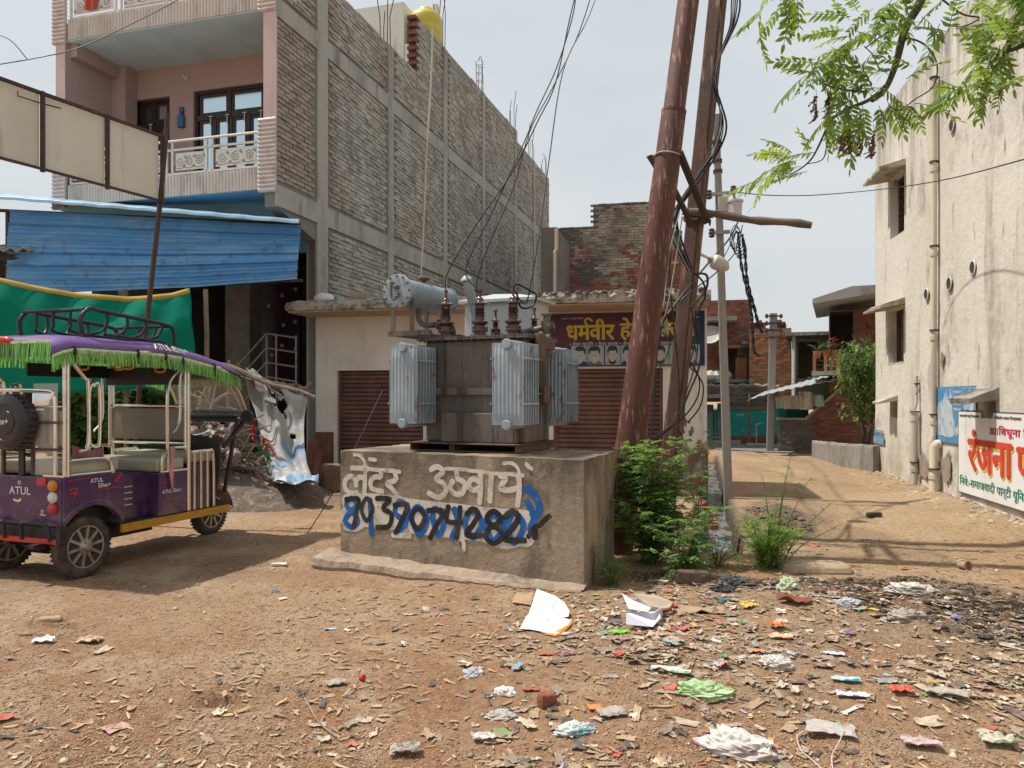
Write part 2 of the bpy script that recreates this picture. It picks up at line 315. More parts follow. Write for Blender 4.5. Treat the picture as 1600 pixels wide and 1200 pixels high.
def flat(name, c, **kw):
 if name not in M:
  M[name] = mat(name, c, **kw)
 return M[name]


# ------------------------------------------------------------------ mesh helpers
class MB:
 def __init__(s):
  s.v, s.f = [], []

 def add(s, vs, fs):
  o = len(s.v)
  s.v.extend([tuple(q) for q in vs])
  s.f.extend([tuple(i + o for i in f) for f in fs])
  return s

 def box(s, lo, hi, m=None):
  x0, y0, z0 = lo
  x1, y1, z1 = hi
  vs = [V(q) for q in ((x0, y0, z0), (x1, y0, z0), (x1, y1, z0), (x0, y1, z0), (x0, y0, z1), (x1, y0, z1), (x1, y1, z1), (x0, y1, z1))]
  if m:
   vs = [m @ q for q in vs]
  return s.add(vs, [(0, 3, 2, 1), (4, 5, 6, 7), (0, 1, 5, 4), (1, 2, 6, 5), (2, 3, 7, 6), (3, 0, 4, 7)])

 def beam(s, a, b, w, h, up=V((0, 0, 1))):
  """rectangular bar from a to b"""
  a, b = V(a), V(b)
  d = (b - a).normalized()
  if abs(d.dot(up)) > .98:
   up = V((0, 1, 0))
  sx = d.cross(up).normalized()
  sz = sx.cross(d)
  vs = []
  for q in (a, b):
   for (i, j) in ((-1, -1), (1, -1), (1, 1), (-1, 1)):
    vs.append(q + sx * i * w / 2 + sz * j * h / 2)
  return s.add(vs, [(0, 1, 2, 3), (7, 6, 5, 4), (0, 4, 5, 1), (1, 5, 6, 2), (2, 6, 7, 3), (3, 7, 4, 0)])

 def tube(s, pts, r, n=8, cap=True):
  pts = [V(q) for q in pts]
  rs = r if isinstance(r, (list, tuple)) else [r] * len(pts)
  o = len(s.v)
  prev = None
  for i, q in enumerate(pts):
   d = (pts[min(i + 1, len(pts) - 1)] - pts[max(i - 1, 0)])
   d = d.normalized() if d.length > 1e-9 else V((0, 0, 1))
   if prev is None:
    a = d.cross(V((0, 0, 1)) if abs(d.z) < .9 else V((0, 1, 0))).normalized()
   else:
    a = (prev - d * prev.dot(d)).normalized()
   prev = a
   b = d.cross(a)
   for k in range(n):
    t = 2 * math.pi * k / n
    s.v.append(tuple(q + (a * math.cos(t) + b * math.sin(t)) * rs[i]))
  for i in range(len(pts) - 1):
   for k in range(n):
    k2 = (k + 1) % n
    s.f.append((o + i * n + k, o + i * n + k2, o + (i + 1) * n + k2, o + (i + 1) * n + k))
  if cap:
   s.f.append(tuple(o + k for k in reversed(range(n))))
   s.f.append(tuple(o + (len(pts) - 1) * n + k for k in range(n)))
  return s

 def lathe(s, c, axis, prof, n=24, cap=True):
  """prof: list of (distance along axis, radius)"""
  c, ax = V(c), V(axis).normalized()
  a = ax.cross(V((0, 0, 1)) if abs(ax.z) < .9 else V((1, 0, 0))).normalized()
  b = ax.cross(a)
  o = len(s.v)
  for (h, r) in prof:
   for k in range(n):
    t = 2 * math.pi * k / n
    s.v.append(tuple(c + ax * h + (a * math.cos(t) + b * math.sin(t)) * max(r, 1e-4)))
  for i in range(len(prof) - 1):
   for k in range(n):
    k2 = (k + 1) % n
    s.f.append((o + i * n + k, o + i * n + k2, o + (i + 1) * n + k2, o + (i + 1) * n + k))
  if cap:
   s.f.append(tuple(o + k for k in reversed(range(n))))
   s.f.append(tuple(o + (len(prof) - 1) * n + k for k in range(n)))
  return s

 def prism(s, poly, d):
  """poly: 3-D polygon, extruded by vector d"""
  poly = [V(q) for q in poly]
  d = V(d)
  n = len(poly)
  vs = poly + [q + d for q in poly]
  fs = [tuple(range(n)), tuple(reversed(range(n, 2 * n)))]
  fs += [(i, i + n, (i + 1) % n + n, (i + 1) % n) for i in range(n)]
  return s.add(vs, fs)

 def grid(s, P, thick=None):
  """P[i][j]: rows of points"""
  ni, nj = len(P), len(P[0])
  vs = [q for row in P for q in row]
  fs = [(i * nj + j, i * nj + j + 1, (i + 1) * nj + j + 1, (i + 1) * nj + j) for i in range(ni - 1) for j in range(nj - 1)]
  if thick is None:
   return s.add(vs, fs)
  t = V(thick)
  n = ni * nj
  vs2 = [V(q) + t for q in vs]
  fs2 = [tuple(reversed([k + n for k in f])) for f in fs]
  ed = [(0 * nj + j, j + 1) for j in range(nj - 1)] + [(i * nj + nj - 1, (i + 1) * nj + nj - 1) for i in range(ni - 1)]
  ed += [((ni - 1) * nj + j + 1, (ni - 1) * nj + j) for j in range(nj - 1)] + [((i + 1) * nj, i * nj) for i in range(ni - 1)]
  fs3 = [(b, a, a + n, b + n) for (a, b) in ed]
  return s.add(list(vs) + vs2, fs + fs2 + fs3)

 def build(s, name, m, parent=None, smooth=False, world=False, bevel=0.0, origin=None):
  me = bpy.data.meshes.new(name)
  off = V((0, 0, 0))
  if world and parent is not None:
   q = parent
   while q is not None:
    off += q.location
    q = q.parent
  if origin is not None:
   off = V(origin)
  vs = [(a - off.x, b - off.y, c - off.z) for (a, b, c) in s.v]
  me.from_pydata(vs, [], s.f)
  me.materials.append(m if not isinstance(m, str) else M[m])
  if smooth:
   me.polygons.foreach_set('use_smooth', [True] * len(me.polygons))
  me.validate()
  me.update()
  o = bpy.data.objects.new(name, me)
  COL.objects.link(o)
  if parent is not None:
   o.parent = parent
  if origin is not None:
   o.location = origin
  if smooth == 'auto':
   try:
    me.set_sharp_from_angle(angle=math.radians(40))
   except Exception:
    pass
  if bevel:
   b = o.modifiers.new('bevel', 'BEVEL')
   b.width, b.segments, b.limit_method = bevel, 2, 'ANGLE'
  return o


def thing(name, label, cat, loc=(0, 0, 0), rotz=0.0, group=None):
 o = bpy.data.objects.new(name, None)
 COL.objects.link(o)
 o.location = loc
 o.rotation_euler = (0, 0, rotz)
 o.empty_display_size = .2
 return tag(o, label, cat, group)


def tag(o, label=None, cat=None, group=None, kind=None):
 if label:
  o['label'] = label
 if cat:
  o['category'] = cat
 if group:
  o['group'] = group
 if kind:
  o['kind'] = kind
 return o


def copy_tree(o, parent=None):
 c = o.copy()
 COL.objects.link(c)
 c.parent = parent
 for ch in list(o.children):
  copy_tree(ch, c)
 return c


class Frame:
 """Ground frame of a building: origin, depth direction; x to the right, y deep."""
 def __init__(s, O, ey):
  s.O = V((O[0], O[1]))
  s.ey = V(ey).normalized()
  s.ex = V((s.ey.y, -s.ey.x))
  s.rot = -math.atan2(s.ey.x, s.ey.y)

 def w(s, x, y, z=0.0):
  q = s.O + s.ex * x + s.ey * y
  return V((q.x, q.y, z))

 def sx(s, px, y):
  k = (px - 800) / F_PX
  A = s.O + s.ey * y
  return (k * A.y - A.x) / (s.ex.x - k * s.ex.y)

 def sy(s, px, x):
  k = (px - 800) / F_PX
  A = s.O + s.ex * x
  return (k * A.y - A.x) / (s.ey.x - k * s.ey.y)

 def z(s, py, x, y):
  return CAM_H + (HOR - py) / F_PX * s.w(x, y).y


def holed(mb, u0, u1, v0, v1, holes, f, depth):
 """wall sheet in (u,v) with rectangular holes and reveals; f(u,v,d) gives the point, d = depth into the wall"""
 us = sorted({u0, u1, *[h[0] for h in holes], *[h[1] for h in holes]})
 vs = sorted({v0, v1, *[h[2] for h in holes], *[h[3] for h in holes]})
 us = [u for u in us if u0 <= u <= u1]
 vs = [v for v in vs if v0 <= v <= v1]
 for i in range(len(us) - 1):
  for j in range(len(vs) - 1):
   cu, cv = (us[i] + us[i + 1]) / 2, (vs[j] + vs[j + 1]) / 2
   if any(h[0] < cu < h[1] and h[2] < cv < h[3] for h in holes):
    continue
   mb.add([f(us[i], vs[j], 0), f(us[i + 1], vs[j], 0), f(us[i + 1], vs[j + 1], 0), f(us[i], vs[j + 1], 0)], [(0, 1, 2, 3)])
 for (a, b, c, d) in holes:
  for (p, q) in (((a, c), (b, c)), ((b, c), (b, d)), ((b, d), (a, d)), ((a, d), (a, c))):
   mb.add([f(*p, 0), f(*q, 0), f(*q, depth), f(*p, depth)], [(0, 1, 2, 3)])
 return mb


BRICK_VAR = {}


def brick_variant(L, H, T, k):
 key = (L, H, T, k)
 if key not in BRICK_VAR:
  r = random.Random(k * 7 + 3)
  e = 0.004
  vs = []
  for y in (0, T):
   for (x, z) in ((0, 0), (L, 0), (L, H), (0, H)):
    sh = .0025 if y == 0 else 0
    vs.append((x + r.uniform(-e, e) + (sh if x == 0 else -sh), y + r.uniform(-.003, .003) * (y == 0), z + r.uniform(-e, e) + (sh if z == 0 else -sh)))
  me = bpy.data.meshes.new('brick')
  me.from_pydata(vs, [], [(0, 1, 2, 3), (0, 4, 5, 1), (1, 5, 6, 2), (2, 6, 7, 3), (3, 7, 4, 0)])
  BRICK_VAR[key] = me
 return BRICK_VAR[key]


def brickwork(f_local, u0, u1, v0, v1, skip=None, L=.23, H=.072, JU=.012, JV=.012, proud=.012, T=.02, jit=.004, seed=1):
 """list of (u, v, length, proudness) of the bricks in running bond"""
 r = random.Random(seed)
 out = []
 v, row = v0, 0
 while v + H <= v1 + 1e-6:
  u = u0 - (L + JU) / 2 * (row % 2)
  while u < u1 - .03:
   a, b = max(u, u0), min(u + L, u1)
   if b - a > .04 and not (skip and skip((a + b) / 2, v + H / 2)):
    out.append((a, v + r.uniform(-jit, jit) * .7, b - a, proud + r.uniform(-jit, jit) * 1.6))
   u += L + JU
  v += H + JV
  row += 1
 return out


def build_bricks(bl, f, H, T, m, parent, name='brick', n_obj=0, near=None, seed=1):
 """f(u,v,d) -> parent-local point (d>0 = proud). The n_obj nearest are objects of their own, the rest one mesh."""
 r = random.Random(seed)
 if near is not None:
  bl = sorted(bl, key=near)
 first, rest = bl[:n_obj], bl[n_obj:]
 o0 = V(f(0, 0, 0))
 eu, ev, ed = V(f(1, 0, 0)) - o0, V(f(0, 1, 0)) - o0, V(f(0, 0, 1)) - o0
 B = Matrix((eu, -ed, ev)).transposed().to_4x4()
 for i, (u, v, L, d) in enumerate(first):
  full = abs(L - .23) < .01
  me = brick_variant(.23 if full else round(L, 2), H, T, i % 12)
  if not me.materials:
   me.materials.append(M[m])
  if me.materials[0] != M[m]:
   me = me.copy()
   me.materials[0] = M[m]
  o = bpy.data.objects.new(name, me)
  COL.objects.link(o)
  o.parent = parent
  o.matrix_local = Matrix.Translation(f(u, v, d)) @ B
 if rest:
  vs, fs = [], []
  for (u, v, L, d) in rest:
   k = len(vs)
   e = .004
   j = lambda: r.uniform(-e, e)
   for (uu, vv) in ((u, v), (u + L, v), (u + L, v + H), (u, v + H)):
    vs.append(tuple(f(uu + j(), vv + j(), d + j() * .5)))
   for (uu, vv) in ((u, v), (u + L, v), (u + L, v + H), (u, v + H)):
    vs.append(tuple(f(uu, vv, d - T)))
   fs += [(k, k + 1, k + 2, k + 3), (k, k + 4, k + 5, k + 1), (k + 1, k + 5, k + 6, k + 2), (k + 2, k + 6, k + 7, k + 3), (k + 3, k + 7, k + 4, k)]
  me = bpy.data.meshes.new('brickwork')
  me.from_pydata(vs, [], fs)
  me.materials.append(M[m])
  o = bpy.data.objects.new('brickwork', me)
  COL.objects.link(o)
  o.parent = parent
  o['kind'] = 'stuff'


# ------------------------------------------------------------------ lettering
def islands_lift(vs, fs, step):
 par = list(range(len(vs)))

 def find(a):
  while par[a] != a:
   par[a] = par[par[a]]
   a = par[a]
  return a
 for f in fs:
  for b in f[1:]:
   ra, rb = find(f[0]), find(b)
   if ra != rb:
    par[ra] = rb
 ids, out = {}, []
 for i in range(len(vs)):
  k = ids.setdefault(find(i), len(ids))
  out.append(k * step)
 return out


def text_geo(body, bold=0.0):
 c = bpy.data.curves.new('t', 'FONT')
 c.body = body
 c.size = 1.0
 c.resolution_u = 3
 o = bpy.data.objects.new('t', c)
 me = o.to_mesh()
 vs = [(q.co.x, q.co.y) for q in me.vertices]
 fs = [tuple(p.vertices) for p in me.polygons]
 o.to_mesh_clear()
 bpy.data.objects.remove(o)
 bpy.data.curves.remove(c)
 V2, F2, L2 = [], [], []
 l1 = islands_lift(vs, fs, 1)
 for c_, (dx, dy) in enumerate([(0, 0)] if not bold else [(0, 0), (bold, 0), (-bold, 0), (0, bold * .6), (0, -bold * .6)]):
  k = len(V2)
  V2 += [(a + dx, b + dy) for (a, b) in vs]
  L2 += [q % 5 + 5 * c_ for q in l1]
  F2 += [tuple(i + k for i in f) for f in fs]
 return V2, F2, L2


def text(name, body, m, parent, f, box, bold=0.0, step=.00014, label=None):
 """lettering fitted into box (u0,v0,u1,v1); f(u,v,d) gives the local point at height d above the sheet"""
 vs, fs, ids = text_geo(body, bold)
 if not vs:
  return None
 xs, ys = [a for a, b in vs], [b for a, b in vs]
 x0, x1, y0, y1 = min(xs), max(xs), min(ys), max(ys)
 u0, v0, u1, v1 = box
 lift = [q * step for q in ids]
 mb = MB()
 mb.v = [tuple(f(u0 + (a - x0) / (x1 - x0) * (u1 - u0), v0 + (b - y0) / (y1 - y0) * (v1 - v0), d)) for (a, b), d in zip(vs, lift)]
 mb.f = fs
 o = mb.build(name, m, parent)
 if label:
  o['label'] = label
 return o


def stroke(mb, pts, w, f, d, closed=False, taper=None, rough=0.0, rr=None):
 """brush stroke ribbon with round ends, in sheet coordinates, lifted d"""
 P = [V((a, b)) for a, b in pts]
 # Catmull-Rom smoothing
 Q = []
 n = len(P)
 for i in range(n - (0 if closed else 1)):
  g = lambda k: P[k % n] if closed else P[max(0, min(n - 1, k))]
  p0, p1, p2, p3 = g(i - 1), g(i), g(i + 1), g(i + 2)
  for t in (0, .2, .4, .6, .8):
   Q.append(.5 * ((2 * p1) + (p2 - p0) * t + (2 * p0 - 5 * p1 + 4 * p2 - p3) * t * t + (3 * p1 - p0 - 3 * p2 + p3) * t ** 3))
 if not closed:
  Q.append(P[-1])
 k0 = len(mb.v)
 N = len(Q)
 for i, q in enumerate(Q):
  a = Q[(i - 1) % N] if closed else Q[max(0, i - 1)]
  b = Q[(i + 1) % N] if closed else Q[min(N - 1, i + 1)]
  t = (b - a)
  t = t.normalized() if t.length > 1e-9 else V((1, 0))
  nn = V((-t.y, t.x))
  ww = w
  if taper:
   ww *= taper[0] + (taper[1] - taper[0]) * i / max(1, N - 1)
  if rough and rr:
   ww *= 1 + rr.uniform(-rough, rough)
  for sgn in (1, -1):
   c = q + nn * sgn * ww / 2
   mb.v.append(tuple(f(c.x, c.y, d)))
 for i in range(N if closed else N - 1):
  a, b = k0 + 2 * i, k0 + 2 * ((i + 1) % N)
  mb.f.append((a, a + 1, b + 1, b))
 if not closed:
  for (q, p, ia) in ((Q[0], Q[1], 0), (Q[-1], Q[-2], N - 1)):
   t = (q - p).normalized()
   nn = V((-t.y, t.x))
   ww = w * ((taper[0] if ia == 0 else taper[1]) if taper else 1) / 2
   arc = [q + nn * math.cos(a) * ww + t * math.sin(a) * ww * .7 for a in [math.pi * k / 6 for k in range(7)]]
   kk = len(mb.v)
   mb.v += [tuple(f(c.x, c.y, d)) for c in arc]
   mb.f.append(tuple(range(kk, kk + 7)))


def smooth_path(pts, n=6):
 P = [V(p) for p in pts]
 out = []
 for i in range(len(P) - 1):
  p0, p1, p2, p3 = P[max(0, i - 1)], P[i], P[i + 1], P[min(len(P) - 1, i + 2)]
  for k in range(n):
   t = k / n
   out.append(.5 * ((2 * p1) + (p2 - p0) * t + (2 * p0 - 5 * p1 + 4 * p2 - p3) * t * t + (3 * p1 - p0 - 3 * p2 + p3) * t ** 3))
 out.append(P[-1])
 return out

# ------------------------------------------------------------------ ground
def hash2(ix, iy, s):
 h = np.sin(ix * 127.1 + iy * 311.7 + s * 74.7) * 43758.5453
 return h - np.floor(h)


def vnoise(x, y, s=0):
 ix, iy = np.floor(x), np.floor(y)
 fx, fy = x - ix, y - iy
 fx, fy = fx * fx * (3 - 2 * fx), fy * fy * (3 - 2 * fy)
 a, b = hash2(ix, iy, s), hash2(ix + 1, iy, s)
 c, d = hash2(ix, iy + 1, s), hash2(ix + 1, iy + 1, s)
 return (a + (b - a) * fx) * (1 - fy) + (c + (d - c) * fx) * fy


def fbm(x, y, s=0, o=4):
 v, a, t = 0, .5, 0
 for k in range(o):
  v = v + a * vnoise(x * 2 ** k, y * 2 ** k, s + k * 13)
  t += a
  a *= .55
 return v / t


def gauss(x, y, cx, cy, rx, ry, rot=0.0):
 c, s = math.cos(rot), math.sin(rot)
 u, v = (x - cx) * c + (y - cy) * s, -(x - cx) * s + (y - cy) * c
 return np.exp(-(u / rx) ** 2 - (v / ry) ** 2)


DR_A, DR_D = np.array((2.06, 7.5)), np.array((0.2365, 0.9716))      # drain: start and direction


def drain_uv(x, y):
 a, b = x - DR_A[0], y - DR_A[1]
 return a * DR_D[0] + b * DR_D[1], a * DR_D[1] - b * DR_D[0]


def sstep(a, b, x):
 t = np.clip((x - a) / (b - a), 0, 1)
 return t * t * (3 - 2 * t)


def heap_mask(x, y):
 return np.clip(1.15 * gauss(x, y, 1.9, 5.25, 1.55, .95, -.2) + gauss(x, y, 2.9, 4.6, 1.3, .9) + .8 * gauss(x, y, 1.2, 4.3, 1.0, .8) + .5 * gauss(x, y, 1.0, 3.5, 1.2, .5), 0, 1)


def muck_mask(x, y):
 n = fbm(x * 1.7, y * 1.7, 5)
 m = 1.35 * gauss(x, y, 3.15, 5.35, .8, .42, .15) + 1.25 * gauss(x, y, 2.98, 4.75, .34, .5) + 1.0 * gauss(x, y, 3.75, 5.3, .6, .5) + 1.1 * gauss(x, y, 2.7, 6.05, 1.0, .28, .1) + .9 * gauss(x, y, 3.3, 9.6, .55, 2.0, -.25) + .8 * gauss(x, y, 3.15, 5.8, .8, .3) + .7 * gauss(x, y, 1.35, 6.3, .7, .4)
 return sstep(.38, .7, m * (.45 + n))


def ground_h(x, y):
 x, y = np.asarray(x, float), np.asarray(y, float)
 h = .05 * (fbm(x * .45, y * .45, 1, 3) - .5) + .022 * (fbm(x * 2.2, y * 2.2, 2, 4) - .5)
 near = np.exp(-((y - 3) / 6.0) ** 2)
 h = h + near * (.018 * (fbm(x * 7, y * 7, 3, 3) - .5) + .011 * (vnoise(x * 22, y * 22, 4) - .5))
 hm = heap_mask(x, y)
 h = h + hm * (.055 + .07 * (fbm(x * 2.6, y * 2.6, 7, 4) - .35) + .03 * (vnoise(x * 9, y * 9, 8) - .5))
 mk = muck_mask(x, y)
 h = h + mk * (.05 * (fbm(x * 4, y * 4, 9, 4) - .45) + .035 * (vnoise(x * 13, y * 13, 10) - .5))
 # hoof prints and scuffs pressed into the soil
 for (cx, cy, rx, ry, rot, dz) in ((-1.50, 3.89, .11, .028, .05, -.055), (-1.47, 3.77, .13, .028, 0, -.05), (-1.2, 3.95, .06, .035, .3, -.06), (-1.05, 3.9, .12, .04, .2, .02), (-1.5, 3.83, .12, .016, 0, .025), (-3.2, 5.05, .16, .035, .1, .035), (-2.95, 5.05, .16, .03, .1, -.03)):
  h = h + dz * gauss(x, y, cx, cy, rx, ry, rot)
 # wheel ruts down the lane
 s, t = drain_uv(x, y)
 lane = sstep(7.5, 10, y)
 h = h - lane * .018 * (np.exp(-((t - 2.05 + .22 * np.sin(s * .45)) / .07) ** 2) + np.exp(-((t - 1.45 + .22 * np.sin(s * .45)) / .06) ** 2))
 # open drain
 w = .15 + .02 * np.sin(s * 3.1)
 d = sstep(w + .05, w - .02, np.abs(t)) * sstep(-.15, .15, s) * sstep(13.5, 12.5, s)
 h = h * (1 - d) - .36 * d
 # verge below the right-hand wall, raised a little
 h = h + .10 * sstep(.75, .1, np.abs((x - 7.1) * .9817 - (y - 15) * .1904)) * sstep(17, 14, y) * (.6 + .8 * fbm(x * 3, y * 3, 21))
 return h


def gh(x, y):
 return float(ground_h(x, y))


def gpt(px, py):
 """ground point under a mark measured on the photograph"""
 z = 0.0
 for _ in range(4):
  q = ground_at(px, py, z)
  z = gh(q.x, q.y)
 return V((q.x, q.y, z))


def axis(lo, hi, fine_lo, fine_hi, step, grow):
 a = list(np.arange(fine_lo, fine_hi + 1e-6, step))
 d = step
 while a[-1] < hi:
  d *= grow
  a.append(a[-1] + d)
 d = step
 pre = []
 q = fine_lo
 while q > lo:
  d *= grow
  q -= d
  pre.append(q)
 return np.array(pre[::-1] + a)


def build_ground():
 xs = axis(-260, 260, -4.2, 5.6, .022, 1.07)
 ya = list(np.arange(2.6, 6.6, .022))
 d = .022
 while ya[-1] < 420:
  d = min(d * 1.012, .3) if ya[-1] < 30 else d * 1.12
  ya.append(ya[-1] + d)
 pre, d, q = [], .03, 2.6
 while q > -120:
  d *= 1.2
  q -= d
  pre.append(q)
 ys = np.array(pre[::-1] + ya)
 X, Y = np.meshgrid(xs, ys)
 Z = ground_h(X, Y)
 nx, ny = len(xs), len(ys)
 me = bpy.data.meshes.new('ground')
 co = np.stack([X, Y, Z], -1).reshape(-1, 3)
 i = np.arange(nx * ny).reshape(ny, nx)
 q = np.stack([i[:-1, :-1], i[:-1, 1:], i[1:, 1:], i[1:, :-1]], -1).reshape(-1, 4)
 me.vertices.add(len(co))
 me.vertices.foreach_set('co', co.ravel())
 me.loops.add(q.size)
 me.loops.foreach_set('vertex_index', q.ravel())
 me.polygons.add(len(q))
 me.polygons.foreach_set('loop_start', np.arange(len(q)) * 4)
 me.polygons.foreach_set('use_smooth', np.ones(len(q), bool))
 me.update(calc_edges=True)
 # soil kinds, as a colour attribute
 x, y = X.ravel(), Y.ravel()

 def lay(c, col, w):
  return c * (1 - w[:, None]) + np.array(col)[None] * w[:, None]
 c = np.tile(np.array((.33, .195, .112)), (len(x), 1))
 c = lay(c, (.36, .245, .152), sstep(.40, .62, fbm(x * .9, y * .9, 31)) * .9)
 c = lay(c, (.28, .14, .075), sstep(.38, .60, fbm(x * 1.4 + 9, y * 1.4, 32)) * .85 * sstep(6.0, 3.8, y))
 c = lay(c, (.40, .29, .19), sstep(.5, .66, fbm(x * 3.4, y * 3.4, 33)) * .7)
 s, t = drain_uv(x, y)
 road = sstep(.35, 1.0, t + .5 * (fbm(x * 1.2, y * 1.2, 34) - .5)) * sstep(6.0, 7.4, y + .9 * (fbm(x * .8, y * .8, 35) - .5))
 c = lay(c, (.325, .225, .13), road)
 c = lay(c, (.39, .285, .175), road * sstep(.42, .62, fbm(x * .7, y * .7, 36)) * .8)
 c = lay(c, (.25, .17, .105), road * sstep(.56, .68, fbm(x * 1.6, y * .6, 37)) * .7)
 c = lay(c, (.14, .10, .075), road * .6 * (np.exp(-((t - 2.05 + .22 * np.sin(s * .45)) / .05) ** 2) + np.exp(-((t - 1.45 + .22 * np.sin(s * .45)) / .045) ** 2)) * sstep(.3, .5, fbm(x * 3, y * 1, 38)))
 c = lay(c, (.17, .10, .06), np.clip(gauss(x, y, -1.48, 3.83, .16, .08) + gauss(x, y, -1.15, 3.94, .12, .05) + gauss(x, y, -2.95, 5.04, .2, .05), 0, 1) * .7)
 hm = heap_mask(x, y)
 c = lay(c, (.26, .185, .12), hm * .7 * sstep(.3, .6, fbm(x * 3, y * 3, 39)))
 c = lay(c, (.055, .043, .034), muck_mask(x, y) * (.55 + .45 * sstep(.3, .6, fbm(x * 5, y * 5, 40))))
 c = lay(c, (.20, .15, .11), muck_mask(x, y) * sstep(.56, .66, fbm(x * 8, y * 8, 41)) * .8)
 # rickshaw's shade painted into the damp soil beside it; soil along the drain
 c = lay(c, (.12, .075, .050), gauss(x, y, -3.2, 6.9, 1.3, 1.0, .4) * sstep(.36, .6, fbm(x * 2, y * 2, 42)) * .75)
 c = lay(c, (.045, .038, .034), sstep(.34, .16, np.abs(t)) * sstep(-.3, .2, s) * sstep(13.6, 12.5, s))
 c = lay(c, (.11, .085, .065), gauss(t, s, .75, 2.6, .55, 2.6) * sstep(.35, .6, fbm(x * 2.3, y * 2.3, 43)) * .9)
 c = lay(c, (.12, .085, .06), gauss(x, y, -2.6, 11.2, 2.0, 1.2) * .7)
 c = np.clip(c * (1 + .28 * (hash2(np.floor(x * 61), np.floor(y * 61), 50)[:, None] - .5)), 0, 1)
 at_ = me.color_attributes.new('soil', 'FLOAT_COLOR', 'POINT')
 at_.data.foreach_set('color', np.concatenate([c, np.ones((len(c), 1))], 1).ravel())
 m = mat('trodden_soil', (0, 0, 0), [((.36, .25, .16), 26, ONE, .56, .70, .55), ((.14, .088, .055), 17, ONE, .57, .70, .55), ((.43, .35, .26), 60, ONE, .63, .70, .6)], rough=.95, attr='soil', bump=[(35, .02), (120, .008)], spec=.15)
 me.materials.append(m)
 o = bpy.data.objects.new('ground', me)
 COL.objects.link(o)
 tag(o, kind='structure')


build_ground()

# water in the drain, asphalt lane at the far end
mb = MB()
rows = []
for k in range(40):
 s = .05 + 12.9 * k / 39
 c = DR_A + DR_D * s
 n = np.array((DR_D[1], -DR_D[0]))
 rows.append([V((*(c + n * w), -.225)) for w in (-.19, 0, .19)])
mb.grid(rows)
o = mb.build('drain_water', mat('grey_drain_water', (.20, .21, .215), [((.03, .03, .03), 5, (1, .5, 1), .52, .62, .9), ((.32, .32, .31), 12, ONE, .6, .7, .5)], rough=.12, bump=[(12, .006)], spec=.6))
tag(o, kind='structure')
mb = MB()
mb.add([(3.2, 26.2, .022), (7.05, 20.9, .022), (10.5, 20.4, .022), (11.5, 24.6, .022), (6.0, 28.3, .022), (2.5, 30, .022)], [(0, 1, 2, 3, 4, 5)])
o = mb.build('asphalt_road', mat('grey_asphalt', (.155, .15, .145), [((.25, .22, .18), 1.5, ONE, .48, .7, .7)], bump=[(40, .006)]))
tag(o, kind='structure')

# ------------------------------------------------------------------ three-storey house of grey brick
G = Frame((-3.94, 12.85), (0.2875, 1.0))
gb = thing('brick_house', 'tall unplastered grey brick house with blue-ceilinged balconies and long blank side wall', 'house', G.w(0, 0), G.rot)
GY = lambda t: (t + 1.355) * 1.0405          # depth along the side wall
Y_END = GY(17.7)
XL = -4.62
Z_GF, Z_2, Z_R = 5.02, 8.03, 9.36            # undersides of the two overhangs, first parapet top
# core walls (mortar backing for the bricks)
prof = [(1.42, 0.0), (Y_END, 0.0), (Y_END, 10.55), (GY(15.0), 10.62), (GY(12.85), 10.62), (GY(12.8), 10.95), (GY(4.42), 10.75), (GY(4.4), Z_R), (0.02, Z_R), (0.02, 4.72), (1.42, 4.35)]
mb = MB()
mb.prism([(-.02, a, b) for a, b in prof], (-.22, 0, 0))
mb.box((XL + .02, 1.45, 0), (XL + .22, Y_END, Z_R - .02))
mb.box((XL + .23, Y_END - .22, 0), (-.25, Y_END - .01, 9.2))
mb.box((XL + .23, 1.66, Z_R - .42), (-.25, Y_END - .23, Z_R - .25))
wall = mb.build('side_wall', M['mortar_grey'], gb)
# concrete frame showing in the side wall
cols = [(GY(0) - .12, GY(0) + .26), (GY(2.9) - .12, GY(2.9) + .16), (GY(6.15) - .12, GY(6.15) + .16), (GY(9.3) - .12, GY(9.3) + .16), (GY(12.8) - .12, GY(12.8) + .16), (GY(15.3) - .12, GY(15.3) + .16)]
ctop = [9.36, 9.36, 10.78, 10.86, 10.94, 10.62]
for (a, b), zt in zip(cols, ctop):
 mb = MB()
 mb.box((-.03, a, 0), (.018, b, zt - .01))
 mb.build('concrete_column', M['concrete'], gb)
ZB = [(7.9, 8.22), (4.72, 5.08)]
for (z0, z1) in ZB:
 ys = [0.0] + [q for c in cols for q in c] + [Y_END]
 for k in range(0, len(ys), 2):
  if ys[k + 1] - ys[k] > .05:
   mb = MB()
   mb.box((-.03, ys[k] + .002, z0), (.016, ys[k + 1] - .002, z1))
   mb.build('concrete_beam', M['concrete'], gb)


def top_at(y):
 if y < GY(4.4):
  return Z_R
 if y < GY(12.8):
  return 10.75 + (y - GY(4.4)) / (GY(12.8) - GY(4.4)) * .2
 return 10.6


def skip_g(u, v):
 if v > top_at(u) - .03:
  return True
 if any(a - .1 < u < b + .1 for a, b in cols) or any(z0 - .04 < v < z1 + .04 for z0, z1 in ZB):
  return True
 if u < 1.45 and v < 4.7:
  return True
 return v < 2.8 and u > 2.5


fg = lambda u, v, d: V((-.02 + d, u, v))
bl = brickwork(fg, 0.02, Y_END, 0.05, 10.95, skip_g, H=.068, JV=.0145, JU=.013, proud=.024, jit=.007, seed=4)
bl = [b for b in bl if not (b[0] < 1.3 and b[1] < 4.7)]


def near_g(b):
 q = G.w(0, b[0])
 py = HOR - (b[1] - CAM_H) * F_PX / q.y
 return (py < 0) * 100 + q.y


build_bricks(bl, fg, .068, .03, 'brick_grey', wall, n_obj=290, near=near_g)
